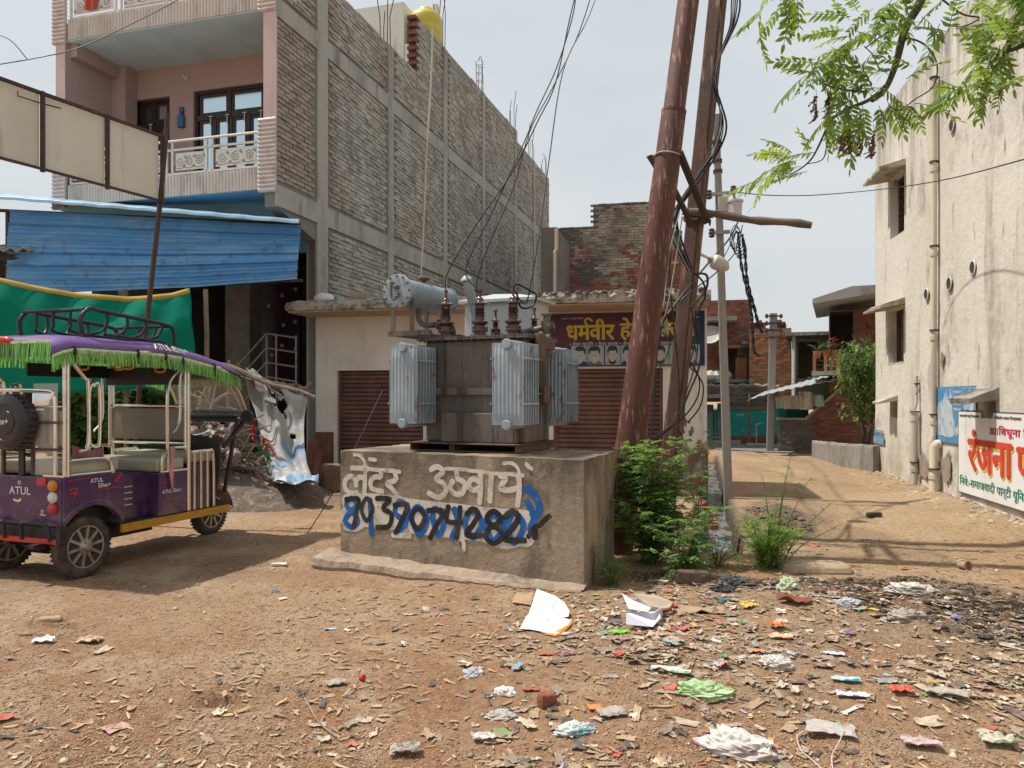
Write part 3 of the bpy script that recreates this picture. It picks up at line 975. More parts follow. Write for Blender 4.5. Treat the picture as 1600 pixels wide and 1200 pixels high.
# toothed red end of the raised parapet
for k in range(15):
 mb = MB()
 y = GY(4.4) + (.05 if k % 2 else -.045)
 z = Z_R + .01 + k * .093
 mb.box((-.235, y - .06, z), (-.015, y + .18, z + .078))
 mb.build('toothing_brick', M['dado'], wall)

# front of the house
YB = 1.42                                     # back wall of the balconies
sx = lambda px, y=YB: G.sx(px, y)
gz = lambda py, x, y=YB: G.z(py, x, y)
win = []
x0, x1 = sx(206), sx(265)
win.append((x0, x1, Z_GF + .18, gz(150, x1)))
x0, x1 = sx(302), sx(415)
win.append((x0, x1, Z_GF + .16, gz(128, x1)))
fb = lambda u, v, d: V((u, YB + d, v))
mb = MB()
holed(mb, XL + .2, -.25, Z_GF + .15, Z_2, win, fb, .22)
mb.box((XL + .24, YB + .225, Z_GF), (-.26, YB + .3, Z_2))
mb.build('balcony_back_wall', M['pink'], gb)
mb = MB()
holed(mb, XL + .2, -.25, Z_2 + .5, 10.9, [(XL + 1.2, XL + 2.4, Z_2 + .5, 10.3)], fb, .2)
mb.box((XL + .24, YB + .205, Z_2 + .5), (-.26, YB + .3, 10.9))
mb.build('upper_back_wall', M['pink'], gb)
mb = MB()
mb.box((XL, 0.0, Z_GF + .16), (XL + .2, YB + .02, Z_2 - .002))
mb.box((XL + .2, YB - .32, Z_GF + .16), (XL + .52, YB - .002, Z_2 - .002))
mb.box((XL + .2, .1, Z_2 - .25), (XL + .36, YB - .33, Z_2 - .003))
mb.build('balcony_side_wall', M['pink'], gb)
mb = MB()
mb.box((XL + .02, .01, Z_2), (-.26, YB, Z_2 + .02))
mb.build('ceiling', M['blue_ceiling'], gb)
mb = MB()
mb.box((XL + .02, .05, Z_2 + .022), (-.26, YB, Z_2 + .34))
mb.build('upper_floor_slab', M['concrete'], gb)
mb = MB()
mb.box((XL + .02, .08, Z_GF + .03), (-.26, YB + .22, Z_GF + .15))
mb.build('balcony_floor_slab', M['concrete'], gb)
# underside of the overhang: rounded, painted blue
rows = []
for k in range(9):
 a = k / 8
 y = .04 + a * 1.7
 z = Z_GF + .005 - (0.0 if a < .45 else .75 * ((a - .45) / .55) ** 1.6)
 rows.append([V((x, y, z)) for x in (XL - .2, -3, -1.5, -.26)])
mb = MB()
mb.grid(rows)
mb.build('overhang_soffit', M['blue_soffit'], gb, smooth=True)
# pink end of the side wall on the balcony
mb = MB()
mb.box((-.245, -.012, 6.2), (-.0, .018, Z_2 - .002))
mb.build('wall_edge_trim', M['pink_light'], gb)
mb = MB()
mb.box((XL - .002, -.012, Z_GF + .17), (XL + .21, -.001, Z_2 - .02))
mb.build('wall_edge_trim', M['pink_light'], gb)


def ribs(name, m, x0, x1, z0, z1, y, n, vertical=True, amp=.02):
 mb = MB()
 rows = []
 N = n * 6
 for k in range(N + 1):
  a = k / N
  d = -abs(math.sin(math.pi * a * n)) * amp
  if vertical:
   x = x0 + (x1 - x0) * a
   rows.append([V((x, y + d, z0)), V((x, y + d, z1))])
  else:
   z = z0 + (z1 - z0) * a
   rows.append([V((x0, y + d, z)), V((x1, y + d, z))])
 mb.grid(rows, thick=(0, .05, 0))
 return mb.build(name, M[m], gb)


def scurve(c, r0, turns, sgn, n=26, rot=0):
 return [(c[0] + r0 * (1 - .85 * k / n) * math.cos(rot + sgn * 2 * math.pi * turns * k / n), c[1] + r0 * (1 - .85 * k / n) * math.sin(rot + sgn * 2 * math.pi * turns * k / n)) for k in range(n + 1)]


def balcony(zf, top):
 ribs('ribbed_fascia', 'tile_ribs', XL + .26, -.32, zf + .0, zf + .36, .0, 62)
 ribs('ribbed_corner_tile', 'tile_ribs_pink', -.33, -.0, zf - .06, top, -.03, 17, False, .022)
 ribs('ribbed_corner_tile', 'tile_ribs_pink', XL - .06, XL + .24, zf - .06, top, -.03, 17, False, .022)
 mb = MB()
 mb.box((-.24, .03, zf + .0), (-.045, 1.3, top - .02))
 mb.build('parapet_end', M['plaster_white'], gb)
 # railing with scroll panels
 rail = MB()
 x0, x1 = XL + .3, -.36
 zt = zf + .98
 for z in (zf + .4, zt - .16):
  rail.beam((x0, .04, z), (x1, .04, z), .035, .035)
 rail.tube([(x0, .04, zt), (x1 + .05, .04, zt)], .024, 8)
 posts = [x0, x0 + 1.0, x0 + 1.12, x0 + 2.1, x0 + 2.22, x1 - .92, x1 - 1.04, x1]
 for x in posts:
  rail.beam((x, .04, zf + .36), (x, .04, zt - .03), .035, .035)
 rl = rail.build('railing', M['white_metal'], gb)
 for (a, b) in ((x0 + .06, x0 + .94), (x0 + 1.18, x0 + 2.04), (x0 + 2.28, x1 - 1.1), (x1 - .86, x1 - .06)):
  mb = MB()
  mb.box((a, .035, zf + .46), (b, .05, zf + .76))
  pn = mb.build('scroll_panel', M['white_metal'], rl)
  s = MB()
  f = lambda u, v, d: V((u, .0335 - d, v))
  d = 0
  n = 3
  for k in range(n):
   cx = a + (b - a) * (k + .5) / n
   stroke(s, scurve((cx, zf + .61), .085, 1.7, 1 if k % 2 else -1, rot=1.2 * k), .013, f, d)
   d += .0006
   stroke(s, [(cx - .13, zf + .5), (cx - .1, zf + .55), (cx - .09, zf + .5)], .014, f, d)
   d += .0006
   stroke(s, [(cx + .1, zf + .72), (cx + .13, zf + .66), (cx + .07, zf + .7)], .014, f, d)
   d += .0006
   stroke(s, [(cx - .14, zf + .52), (cx - .02, zf + .49), (cx + .1, zf + .51)], .010, f, d)
   d += .0006
  s.build('scrollwork', M['scroll_gap'], rl)
 ball = MB()
 ball.tube([(x1 + .05, .04, zf + .3), (x1 + .05, .04, zt + .1)], .022, 8)
 ball.lathe((x1 + .05, .04, zt + .09), (0, 0, 1), [(0, .01), (.015, .035), (.045, .045), (.075, .03), (.085, .004)], 12)
 ball.build('newel_post', M['steel'], gb)


balcony(Z_GF, 6.2)
balcony(Z_2 + .02, Z_2 + 1.2)
# red cloth hung over the upper railing
mb = MB()
xx = G.sx(142, .0)
mb.grid([[V((xx - .13 + .26 * j / 5 + .02 * math.sin(i), -.03 - .015 * math.sin(j * 2.2), Z_2 + .5 + .6 * i / 5)) for j in range(6)] for i in range(6)], thick=(0, .01, 0))
o = mb.build('red_cloth', mat('red_cloth', (.45, .06, .04), bump=[(20, .01)]), None)
o.location = G.w(0, 0)
o.rotation_euler = (0, 0, G.rot)
tag(o, 'red cloth hanging over the white scroll railing of the topmost balcony', 'cloth')


def casement(x0, x1, z0, z1, y, mull, transom, clear, tm=None):
 fr = MB()
 fr.beam((x0 + .03, y, z0), (x0 + .03, y, z1), .06, .08)
 fr.beam((x1 - .03, y, z0), (x1 - .03, y, z1), .06, .08)
 fr.beam((x0 + .06, y, z1 - .03), (x1 - .06, y, z1 - .03), .08, .06)
 fr.beam((x0 + .06, y, transom), (x1 - .06, y, transom), .08, .09)
 for mx_ in mull:
  fr.beam((mx_, y, z0), (mx_, y, z1 - .06 if tm is None else transom), .07, .08)
 for mx_ in (tm or ()):
  fr.beam((mx_, y, transom), (mx_, y, z1 - .06), .07, .08)
 w = fr.build('window', M['wood_dark'], gb)
 xs = [x0 + .06] + list(mull) + [x1 - .06]
 xt = xs if tm is None else [x0 + .06] + list(tm) + [x1 - .06]
 for (X_, za, zb, up) in ((xt, transom + .05, z1 - .07, True), (xs, z0 + .7, transom - .05, False)):
  for k in range(len(X_) - 1):
   a, b = X_[k] + .035, X_[k + 1] - .035
   sh = MB()
   bw = .05
   for q in ((a, za, a + bw, zb), (b - bw, za, b, zb), (a + bw, za, b - bw, za + bw), (a + bw, zb - bw, b - bw, zb)):
    sh.box((q[0], y - .025, q[1]), (q[2], y + .02, q[3]))
   sh.build('sash', M['wood_dark'], w)
   g = MB()
   g.box((a + bw, y - .003, za + bw), (b - bw, y + .003, zb - bw))
   g.build('pane', M['glass_sky' if clear(k, up) else 'glass'], w)
 st = MB()
 for k in range(1, len(xs)):
  st.box((xs[k] - .12, y - .05, transom + .0), (xs[k] - .04, y - .045, transom + .022))
  st.box((xs[k] - .09, y - .05, transom - .16), (xs[k] - .07, y - .045, transom - .02))
 st.build('latch', M['white_metal'], w)
 return w


a, b, c, d = win[0]
casement(a, b, c, d, YB + .12, [a + (b - a) * .52], d - .5, lambda k, up: up and k == 1)
a, b, c, d = win[1]
casement(a, b, c, d, YB + .1, [a + (b - a) * .27, a + (b - a) * .5, a + (b - a) * .74], d - .52, lambda k, up: True, tm=[a + (b - a) * .48])
# meter box and switch between the windows
mxx = sx(285)
mb = MB()
mb.box((mxx - .07, YB - .07, gz(200, mxx)), (mxx + .07, YB - .002, gz(182, mxx)))
mb.box((mxx - .045, YB - .05, gz(178, mxx)), (mxx + .045, YB - .002, gz(168, mxx)))
mb.box((mxx - .055, YB - .04, gz(181, mxx)), (mxx + .055, YB - .002, gz(179, mxx)))
mb.build('meter_box', mat('blue_meter_box', (.04, .13, .26), rough=.4), gb, bevel=.008)
mb = MB()
lx_ = sx(291)
mb.lathe((lx_, YB - .003, gz(122, lx_)), (0, -1, 0), [(0, .05), (.03, .045), (.05, .03), (.1, .026), (.12, .004)], 12)
mb.build('bulb_holder', M['white_metal'], gb)

# ground floor under the overhang: pillar, dark porch, flower-studded column
mb = MB()
mb.box((-.30, 1.44, 0), (-.03, 1.95, 4.7))
mb.box((-.30, 1.44, 4.7), (-.26, 1.95, 4.9))
mb.build('corner_pillar', M['concrete'], gb)
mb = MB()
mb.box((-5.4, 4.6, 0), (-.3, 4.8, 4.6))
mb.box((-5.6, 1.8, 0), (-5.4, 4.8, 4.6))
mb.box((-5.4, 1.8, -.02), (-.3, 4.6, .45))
mb.build('porch_wall', M['shade_tone'], gb)
xa, xb = G.sx(352, 2.0), G.sx(390, 2.0)
mb = MB()
mb.box((xa, 2.0, .45), (xb, 2.4, 4.4))
mb.build('porch_column', M['grey_column'], gb)
xa, xb = G.sx(392, 3.0), G.sx(468, 3.0)
mb = MB()
mb.box((xa, 3.0, .45), (xb, 3.1, 4.4))
pan = mb.build('tiled_panel', M['maroon_tile'], gb)
rr = random.Random(3)
for (px, py) in ((398, 450), (397, 478), (420, 478), (398, 505), (441, 462), (397, 530), (443, 508), (462, 452), (461, 503), (397, 556), (441, 540), (425, 555), (462, 545)):
 x, z = G.sx(px, 3.0), G.z(py, G.sx(px, 3.0), 3.0)
 mb = MB()
 pts = []
 for k in range(16):
  r_ = .055 if k % 2 == 0 else .03
  pts.append((x + r_ * math.cos(k * math.pi / 8), 2.997, z + r_ * math.sin(k * math.pi / 8)))
 mb.prism(pts, (0, -.006, 0))
 mb.build('flower_inlay', M['star_white'], pan)
# steps and steel handrail
mb = MB()
for k in range(3):
 mb.box((-2.0, 1.1 + k * .28, 0), (-.35, 1.38 + k * .28, .15 + k * .15))
mb.build('porch_step', M['grey_column'], gb)
hr = MB()
q0 = [(375, 568), (417, 521), (465, 528)]
for dz in (0, -.28, -.56, -.84):
 yy = 1.75
 pts = []
 for (px, py) in q0:
  x = G.sx(px, yy)
  pts.append(V((x, yy, G.z(py, x, yy) + dz)))
 hr.tube(pts, .022, 8)
for px in (417, 432, 463):
 x = G.sx(px, 1.75)
 hr.tube([(x, 1.75, .4), (x, 1.75, G.z(524, x, 1.75))], .02, 8)
hr.build('handrail', M['steel_dull'], gb)
# roof: stair tower, reinforcing bars left standing
xs_, ys_ = -2.2, GY(6.0)
tw = MB()
pa, pb = at(588, 110, 20.5), at(652, 110, 20.5)
tw.box((-2.9, GY(5.6), 9.2), (-.92, GY(6.9), 11.85))
tw.box((-3.3, GY(5.6), 9.2), (-2.91, GY(6.0), 11.3))
tw.box((-.9, GY(5.6), 9.2), (-.06, GY(6.4), 10.74))
tw.build('stair_tower', M['plaster_white'], gb)


def bars(y, x, z0, hs, loop=False):
 mb = MB()
 r = random.Random(int(y * 10))
 for k, h in enumerate(hs):
  xx, yy = x - .16 * (k % 2), y + .16 * (k // 2)
  mb.tube([(xx, yy, z0 - .1), (xx + r.uniform(-.03, .03), yy + r.uniform(-.03, .03), z0 + h * .6), (xx + r.uniform(-.09, .09), yy + r.uniform(-.09, .09), z0 + h)], .011, 5)
 if loop:
  for k in range(4):
   z = z0 + .15 + k * .24
   mb.tube([(x, y, z), (x - .16, y, z), (x - .16, y + .16, z), (x, y + .16, z), (x, y, z)], .008, 4)
  mb.tube([(x, y, z0 + .95), (x - .02, y + .05, z0 + 1.12), (x - .08, y + .09, z0 + 1.16), (x - .15, y + .15, z0 + 1.05)], .011, 5)
 mb.build('reinforcing_bars', M['tin_dark'], gb)


bars(GY(2.9), -.06, 9.3, (1.5, 1.2, 1.3, .9))
bars(GY(6.15), -.06, 10.75, (1.5, 1.2, 1.7, 1.4))
bars(GY(9.3), -.06, 10.85, (.95, .95, .9, .9), True)
bars(GY(12.8), -.06, 10.9, (1.4, 1.1, 1.0, .8))
bars(GY(15.3), -.06, 10.6, (1.2, 1.5, .9, 1.0))
bars(GY(17.3), -.06, 10.55, (1.0, .8, .9, .6))
mb = MB()
pp = G.w(-.3, GY(6.7))
mb.box((-.42, GY(6.35), 10.8), (-.3, GY(6.35) + .15, 12.1))
mb.build('stub_post', M['plaster_white'], gb)

# yellow water tank on the roof
c = V((-2.28, 20.3, 10.75))
mb = MB()
mb.lathe((0, 0, 0), (0, 0, 1), [(0, .5), (.05, .56), (.3, .56), (.34, .535), (.38, .56), (.62, .56), (.66, .535), (.7, .56), (.95, .56), (1.1, .48), (1.2, .3), (1.22, .25), (1.3, .25), (1.31, .02)], 28)
o = mb.build('water_tank', M['tank_yellow'], None, smooth=True)
o.location = c
o.scale = (.78, .78, .78)
tag(o, 'round yellow plastic water tank on the roof behind the raised brick parapet', 'water tank')
# thin white pipe standing in front of the side wall
a, b = at(657, 436, 15.9), at(677, 44, 15.9)
mb = MB()
pt = [a + (b - a) * k / 6 + V((.012 * math.sin(k * 1.7), 0, 0)) for k in range(7)]
mb.tube(pt, .018, 6)
tag(mb.build('pipe', M['pvc'], None, origin=a), 'thin cream pipe rising up the long grey brick wall', 'pipe')

# ------------------------------------------------------------------ shop row with two roller shutters
S = Frame((3.2, 12.6), (0.217, 1.0))
shop = thing('shop_building', 'low white plastered shop with two brown roller shutters under a mossy concrete canopy', 'shop', S.w(0, 0), S.rot)
SXL = -6.95
s1 = (S.sx(530, .1), S.sx(664, .1))
s2 = (S.sx(866, .1), S.sx(1036, .1))
Z_SH = 2.0
holes = [(s1[0], s1[1], -.3, Z_SH), (s2[0], s2[1], -.3, Z_SH)]
f = lambda u, v, d: V((u, d, v))
mb = MB()
holed(mb, SXL, 0, -.35, 3.0, holes, f, .3)
mb.box((SXL, .301, -.35), (SXL + .2, 1.2, 3.0))
mb.box((-.2, .301, -.35), (-.001, 1.2, 3.0))
mb.box((SXL, 1.201, -.35), (-.001, 1.35, 3.0))
wl_ = mb.build('front_wall', M['plaster_white'], shop)
mb = MB()
mb.box((SXL - .01, -.012, -.3), (s1[0] - .06, -.002, .88))
mb.build('dado', M['dado'], shop)
# peeling lower part of the right-hand pier
mb = MB()
xs_ = [s2[1] + .02 + (0.012 - s2[1] - .02) * k / 10 for k in range(11)]
rr = random.Random(5)
zt = [.70 + rr.uniform(-.12, .14) for _ in xs_]
poly = [(xs_[0], -.004, -.35), (xs_[-1], -.004, -.35)] + [(x, -.004, z) for x, z in reversed(list(zip(xs_, zt)))]
mb.prism(poly, (0, -.014, 0))
mb.box((.001, -.018, -.35), (.016, 1.2, .62))
mb.build('peeling_plaster', M['peeling'], shop)
# stencilled dark handbill marks on the pier
mb = MB()
for k in range(26):
 x, z = s2[1] + .17 + rr.uniform(0, .3), .78 + rr.uniform(0, .33)
 w_, h_ = rr.uniform(.02, .05), rr.uniform(.02, .10)
 mb.add([(x, -.0035 - k * .0002, z), (x + w_, -.0035 - k * .0002, z + rr.uniform(-.01, .01)), (x + w_ * .7, -.0035 - k * .0002, z + h_), (x - .01, -.0035 - k * .0002, z + h_ * .8)], [(0, 1, 2, 3)])
mb.build('torn_handbill', mat('dark_grey_paint_marks', (.14, .125, .115)), shop)
for (a, b) in (s1, s2):
 n = 29
 hs = (Z_SH + .3) / n
 for k in range(n):
  z = -.3 + k * hs
  mb = MB()
  prof = [(.13, z), (.105, z + hs * .18), (.1, z + hs * .5), (.105, z + hs * .82), (.13, z + hs)]
  mb.grid([[V((a, y, zz)), V((b, y, zz))] for (y, zz) in prof], thick=(0, .02, 0))
  mb.build('shutter_slat', M['shutter'], shop)
 for x in (a, b - .06):
  mb = MB()
  mb.box((x + (.001 if x == a else -.001), .07, -.3), (x + .06 + (.001 if x == a else -.001), .1, Z_SH - .002))
  mb.build('shutter_guide', M['shutter'], shop)
# canopy slab with a rough mossy edge, roof
CX0, CX1 = S.sx(446, -.9), S.sx(1111, -.85)
mb = MB()
rows = []
rr = random.Random(8)
N = 70
x_of = lambda k: CX0 + (CX1 - CX0) * k / N
j = [[rr.uniform(-1, 1) for _ in range(7)] for _ in range(N + 1)]
for k in range(N + 1):
 x = x_of(k)
 t = j[k]
 up = .03 * math.sin(k * .9) + .02 * t[5]
 rows.append([V((x, .0, 3.0)), V((x, -.9 + .012 * t[0], 3.005 + .008 * t[1])), V((x, -.915 + .02 * t[2], 3.08)), V((x, -.9 + .03 * t[3], 3.15 + .02 * t[4])), V((x, -.78, 3.17 + up * .6)), V((x, -.55, 3.165)), V((x, 1.35, 3.165))])
mb.grid(rows)
mb.add([rows[0][k] for k in (0, 1, 2, 3, 4, 5, 6)] + [V((CX0, 1.35, 3.0))], [(0, 1, 2, 3, 4, 5, 6, 7)])
mb.add([rows[-1][k] for k in (0, 1, 2, 3, 4, 5, 6)] + [V((CX1, 1.35, 3.0))], [(7, 6, 5, 4, 3, 2, 1, 0)])
mb.add([(CX0, .0, 3.001), (CX1, .0, 3.001), (CX1, 1.35, 3.001), (CX0, 1.35, 3.001)], [(0, 1, 2, 3)])
mb.build('canopy_slab', mat('mossy_canopy_concrete', (.40, .35, .28), [((.05, .052, .042), 3.2, ONE, .44, .60, .9), ((.5, .46, .4), 11, ONE, .52, .66, .7), ((.10, .12, .05), 7, ONE, .6, .7, .6)], bump=[(22, .03), (60, .01)]), shop)
mb = MB()
mb.box((CX0 + .02, -.86, 2.975), (CX1 - .02, -.003, 2.999))
mb.build('canopy_soffit', M['plaster_tan'], shop)
# crumbs of mortar and moss along the canopy edge
mb = MB()
for k in range(260):
 x, y = rr.uniform(S.sx(838, -.8), CX1 - .05), rr.uniform(-.9, -.45)
 s_ = rr.uniform(.02, .07)
 mb.lathe((x, y, 3.15), (rr.uniform(-.3, .3), rr.uniform(-.3, .3), 1), [(0, s_), (s_ * .6, s_ * .8), (s_ * .9, s_ * .3)], 5)
o = mb.build('moss_rubble', mat('black_moss_and_lime', (.06, .06, .048), [((.4, .37, .31), 9, ONE, .54, .6, .8)], bump=[(40, .01)]), shop)
o['kind'] = 'stuff'
# barber's sign board
sg = thing('sign_board', 'maroon barber shop sign with yellow Hindi lettering above the right shutter', 'sign', S.w(0, -.03), S.rot)
sx0, sx1 = S.sx(860, -.03), S.sx(1101, -.03)
sz0, sz1 = 2.035, 2.93
mb = MB()
mb.box((sx0, -.02, sz0), (sx1, .02, sz1))
mb.build('board', M['sign_maroon'], sg)
f = lambda u, v, d: V((u, -.0225 - d, v))
mb = MB()
xr = S.sx(1078, -.03)
pts = [(sx1, sz0), (sx1, sz1)] + [(xr + .05 * math.sin(k / 12 * 5) + .05 * (1 - k / 12), sz1 - (sz1 - sz0) * k / 12) for k in range(13)]
mb.add([f(u, v, 0) for u, v in pts], [tuple(range(len(pts)))])
mb.build('navy_band', M['sign_navy'], sg)
zpx = lambda py: CAM_H + (HOR - py) / F_PX * S.w((sx0 + sx1) / 2, -.05).y
fx = lambda px: S.sx(px, -.05)
sh = lambda v, k=.0: v
text('lettering', 'धमवीर', 'sign_yellow', sg, lambda u, v, d: f(u, v, d + .002), (fx(885), zpx(531), fx(961), zpx(497)), bold=.035)
mb = MB()
stroke(mb, [(fx(917), zpx(507)), (fx(914), zpx(500)), (fx(919), zpx(496)), (fx(925), zpx(500))], .035, f, .0045)
mb.build('lettering', M['sign_yellow'], sg)
text('lettering', 'हेयर सैलून', 'sign_yellow', sg, lambda u, v, d: f(u, v, d + .002), (fx(968), zpx(536), fx(1088), zpx(496)), bold=.035)
text('lettering', '• हेयर कटिंग • हेयर कलर • शेविंग • फेशियल • मसाज', 'sign_pale', sg, lambda u, v, d: f(u, v, d + .002), (fx(890), zpx(540), fx(1052), zpx(533)), bold=.01)
text('lettering', 'प्रो० धर्मवीर', 'sign_pale', sg, lambda u, v, d: f(u, v, d + .002), (fx(877), zpx(498), fx(912), zpx(494)))
text('lettering', 'मो०', 'sign_pale', sg, lambda u, v, d: f(u, v, d + .002), (fx(1078), zpx(500), fx(1092), zpx(494)))
bands = [(892, 917), (917, 944), (945, 969), (969, 994), (994, 1020), (1020, 1045), (1045, 1070), (1070, 1094)]
for k, (pa, pb) in enumerate(bands):
 a, b = fx(pa) + .008, fx(pb) - .004
 z0, z1 = zpx(570), zpx(539.5)
 mb = MB()
 mb.add([f(a, z0, .001), f(b, z0, .001), f(b, z1, .001), f(a, z1, .001)], [(0, 1, 2, 3)])
 ph = mb.build('photo_print', M['sign_teal'], sg)
 cx, w_, h_ = (a + b) / 2 + (.0 if k in (2, 3) else .02 * (-1) ** k), (b - a), z1 - z0
 face, hair, low = MB(), MB(), MB()
 ell = lambda c, d, rx, ry, lift, s=0, e=2 * math.pi, n=18: [f(c + rx * math.cos(s + (e - s) * i / n), d + ry * math.sin(s + (e - s) * i / n), lift) for i in range(n)]
 p = ell(cx, z0 + h_ * .45, w_ * .27, h_ * .36, .002)
 face.add(p, [tuple(range(len(p)))])
 p = [f(cx + w_ * q[0], z0 + h_ * q[1], .003) for q in ((-.33, .55), (-.27, .60), (-.24, .74), (.02, .72), (.22, .76), (.27, .6), (.34, .56), (.36, .8), (.24, .95), (-.04, .99), (-.28, .93), (-.37, .75))]
 hair.add(p, [tuple(range(len(p)))])
 if k in (2, 5):
  p = [f(cx + w_ * q[0], z0 + h_ * q[1], .0035) for q in ((-.27, .42), (-.2, .25), (-.08, .18), (.08, .18), (.2, .25), (.27, .42), (.25, .16), (.1, .03), (-.1, .03), (-.25, .16))]
  hair.add(p, [tuple(range(len(p)))])
 for e in (-.1, .1):
  p = ell(cx + w_ * e, z0 + h_ * .5, w_ * .045, h_ * .02, .004, n=8)
  hair.add(p, [tuple(range(len(p)))])
 p = [f(cx + w_ * q[0], z0 + h_ * q[1], .0012 + .0003) for q in ((-.48, .0), (.48, .0), (.42, .14), (.2, .22), (-.2, .22), (-.42, .14))]
 low.add(p, [tuple(range(len(p)))])
 face.build('face', M['sign_skin'], ph)
 hair.build('hair', M['sign_hair'], ph)
 low.build('shoulders', flat('sign_shirt%d' % (k % 3), [(.02, .05, .14), (.06, .16, .17), (.25, .28, .27)][k % 3]), ph)
# things lying on the canopy
def sack(name, label, cat, c, sx_, sy_, sz_, m, seed, rot=0.0):
 r = random.Random(seed)
 mb = MB()
 rows = []
 for i in range(9):
  row = []
  for jn in range(14):
   ph_, th = math.pi * i / 8, 2 * math.pi * jn / 13
   rad = 1 + .3 * mnoise.noise(V((math.cos(th) * 1.3 + seed, math.sin(th) * 1.3, math.cos(ph_) * 1.6)))
   row.append(V((sx_ * math.sin(ph_) * math.cos(th) * rad, sy_ * math.sin(ph_) * math.sin(th) * rad, sz_ * (1 + math.cos(ph_) * rad * .95))))
  rows.append(row)
 mb.grid(rows)
 o = mb.build(name, m if not isinstance(m, str) else M[m], None, smooth=True)
 o.location = c
 o.rotation_euler = (0, 0, rot)
 return tag(o, label, cat)


sack('plastic_sack', 'white plastic sack lying on the canopy edge of the shop', 'sack', S.w(S.sx(506, -.6), -.6, 3.13), .2, .14, .1, mat('white_sack', (.62, .62, .62), bump=[(14, .02)]), 3)
sack('plastic_bag', 'small turquoise plastic bag on the canopy beside the white sack', 'bag', S.w(S.sx(532, -.6), -.6, 3.13), .09, .07, .06, mat('turquoise_plastic', (.15, .5, .5), bump=[(14, .02)]), 5)
mb = MB()
mb.box((-.15, -.1, 0), (.15, .1, .16))
o = mb.build('brick_block', M['brick_lime'], None, bevel=.01)
o.location, o.rotation_euler = S.w(S.sx(563, -.55), -.55, 3.155), (0, 0, S.rot)
tag(o, 'pale block lying on the canopy left of the transformer cylinder', 'block')

# ------------------------------------------------------------------ old red brick house behind the shop
rb = thing('brick_house', 'old red brick house with stepped lime-stained top behind the barber shop', 'house', S.w(0, 0), S.rot)
RY = 10.6
xa, xb, xc, xd = S.sx(868, RY), S.sx(927, RY), S.sx(1016, RY), S.sx(1066, RY)
za, zb, zc = S.z(357, xa, RY), S.z(320, xb, RY), S.z(363, xc, RY)
mb = MB()
mb.prism([(xa, RY, 0), (xd, RY, 0), (xd, RY, zc), (xc, RY, zc), (xc, RY, zb), (xb, RY, zb), (xb, RY, za), (xa, RY, za)], (0, 3.0, 0))
core = mb.build('wall', M['mortar_lime'], rb)
topf = lambda u: za if u < xb else (zb if u < xc else zc)
rng = random.Random(9)
f = lambda u, v, d: V((u, RY - d, v))
bl = brickwork(f, xa, xd, 3.6, 7.6, lambda u, v: v > topf(u) - .02 or rng.random() < .012, H=.072, JV=.012, proud=.015, jit=.006, seed=7)
g_ = lambda b: b[1] > topf(b[0]) - .14
cap = [b for b in bl if g_(b)]
lime = [b for b in bl if not g_(b) and (b[1] > 5.6 + .8 * mnoise.noise(V((b[0] * 1.0, b[1] * 1.1, 0))) + rng.uniform(-.35, .35) and b[0] > xb - .4)]
limed = [b for b in bl if b not in set(lime) and not g_(b) and mnoise.noise(V((b[0] * .8 + 4, b[1] * 1.3, 2))) + rng.uniform(-.25, .25) > .12]
soot = [b for b in bl if b not in set(lime) and b not in set(limed) and not g_(b) and b[0] < xb + .3 + rng.uniform(-.4, .4) and b[1] > 5.0 + rng.uniform(-.5, .5)]
redb = [b for b in bl if b not in set(lime) and b not in set(limed) and b not in set(soot) and not g_(b)]
n0 = 70
cam_near = lambda b: S.w(b[0], RY).y
for lst, m_ in ((cap, 'brick_sooty'), (soot, 'brick_sooty'), (lime, 'brick_lime'), (limed, 'brick_red_limed'), (redb, 'brick_red')):
 build_bricks(lst, f, .072, .025, m_, core, n_obj=min(58, len(lst)), near=cam_near)
mb = MB()
for k in range(3):
 x = xb + .3 + k * .38
 mb.lathe((x, RY - .02, zb - .15), (0, -1, 0), [(0, .05), (.03, .045), (.05, .02)], 9)
mb.build('pot_spout', M['brick_red'], rb)
# darker narrow house in the gap by the grey wall, with a white pipe
nb = thing('brick_house', 'narrow strip of sooty brick house squeezed between the grey wall and red house', 'house', S.w(0, 0), S.rot)
mb = MB()
x1_, x2_ = S.sx(845, 7.5), S.sx(870, 7.5)
mb.box((x1_, 7.5, 0), (x2_, 10, S.z(356, x1_, 7.5)))
mb.build('wall', M['brick_sooty'], nb)
mb = MB()
xx = S.sx(866.5, 7.3)
mb.tube([(xx, 7.3, 3.1), (xx, 7.3, S.z(393, xx, 7.3)), (xx + .05, 7.3, S.z(391, xx, 7.3)), (xx + .05, 7.3, S.z(357, xx, 7.3))], .045, 8)
tag(mb.build('drainpipe', M['pvc'], None, origin=S.w(0, 0)), 'white pipe in the gap between grey brick wall and red brick house', 'pipe').rotation_euler = (0, 0, S.rot)
bpy.data.objects['drainpipe'].location = S.w(0, 0)
for q in bpy.data.objects['drainpipe'].data.vertices:
 q.co += V(S.w(0, 0))

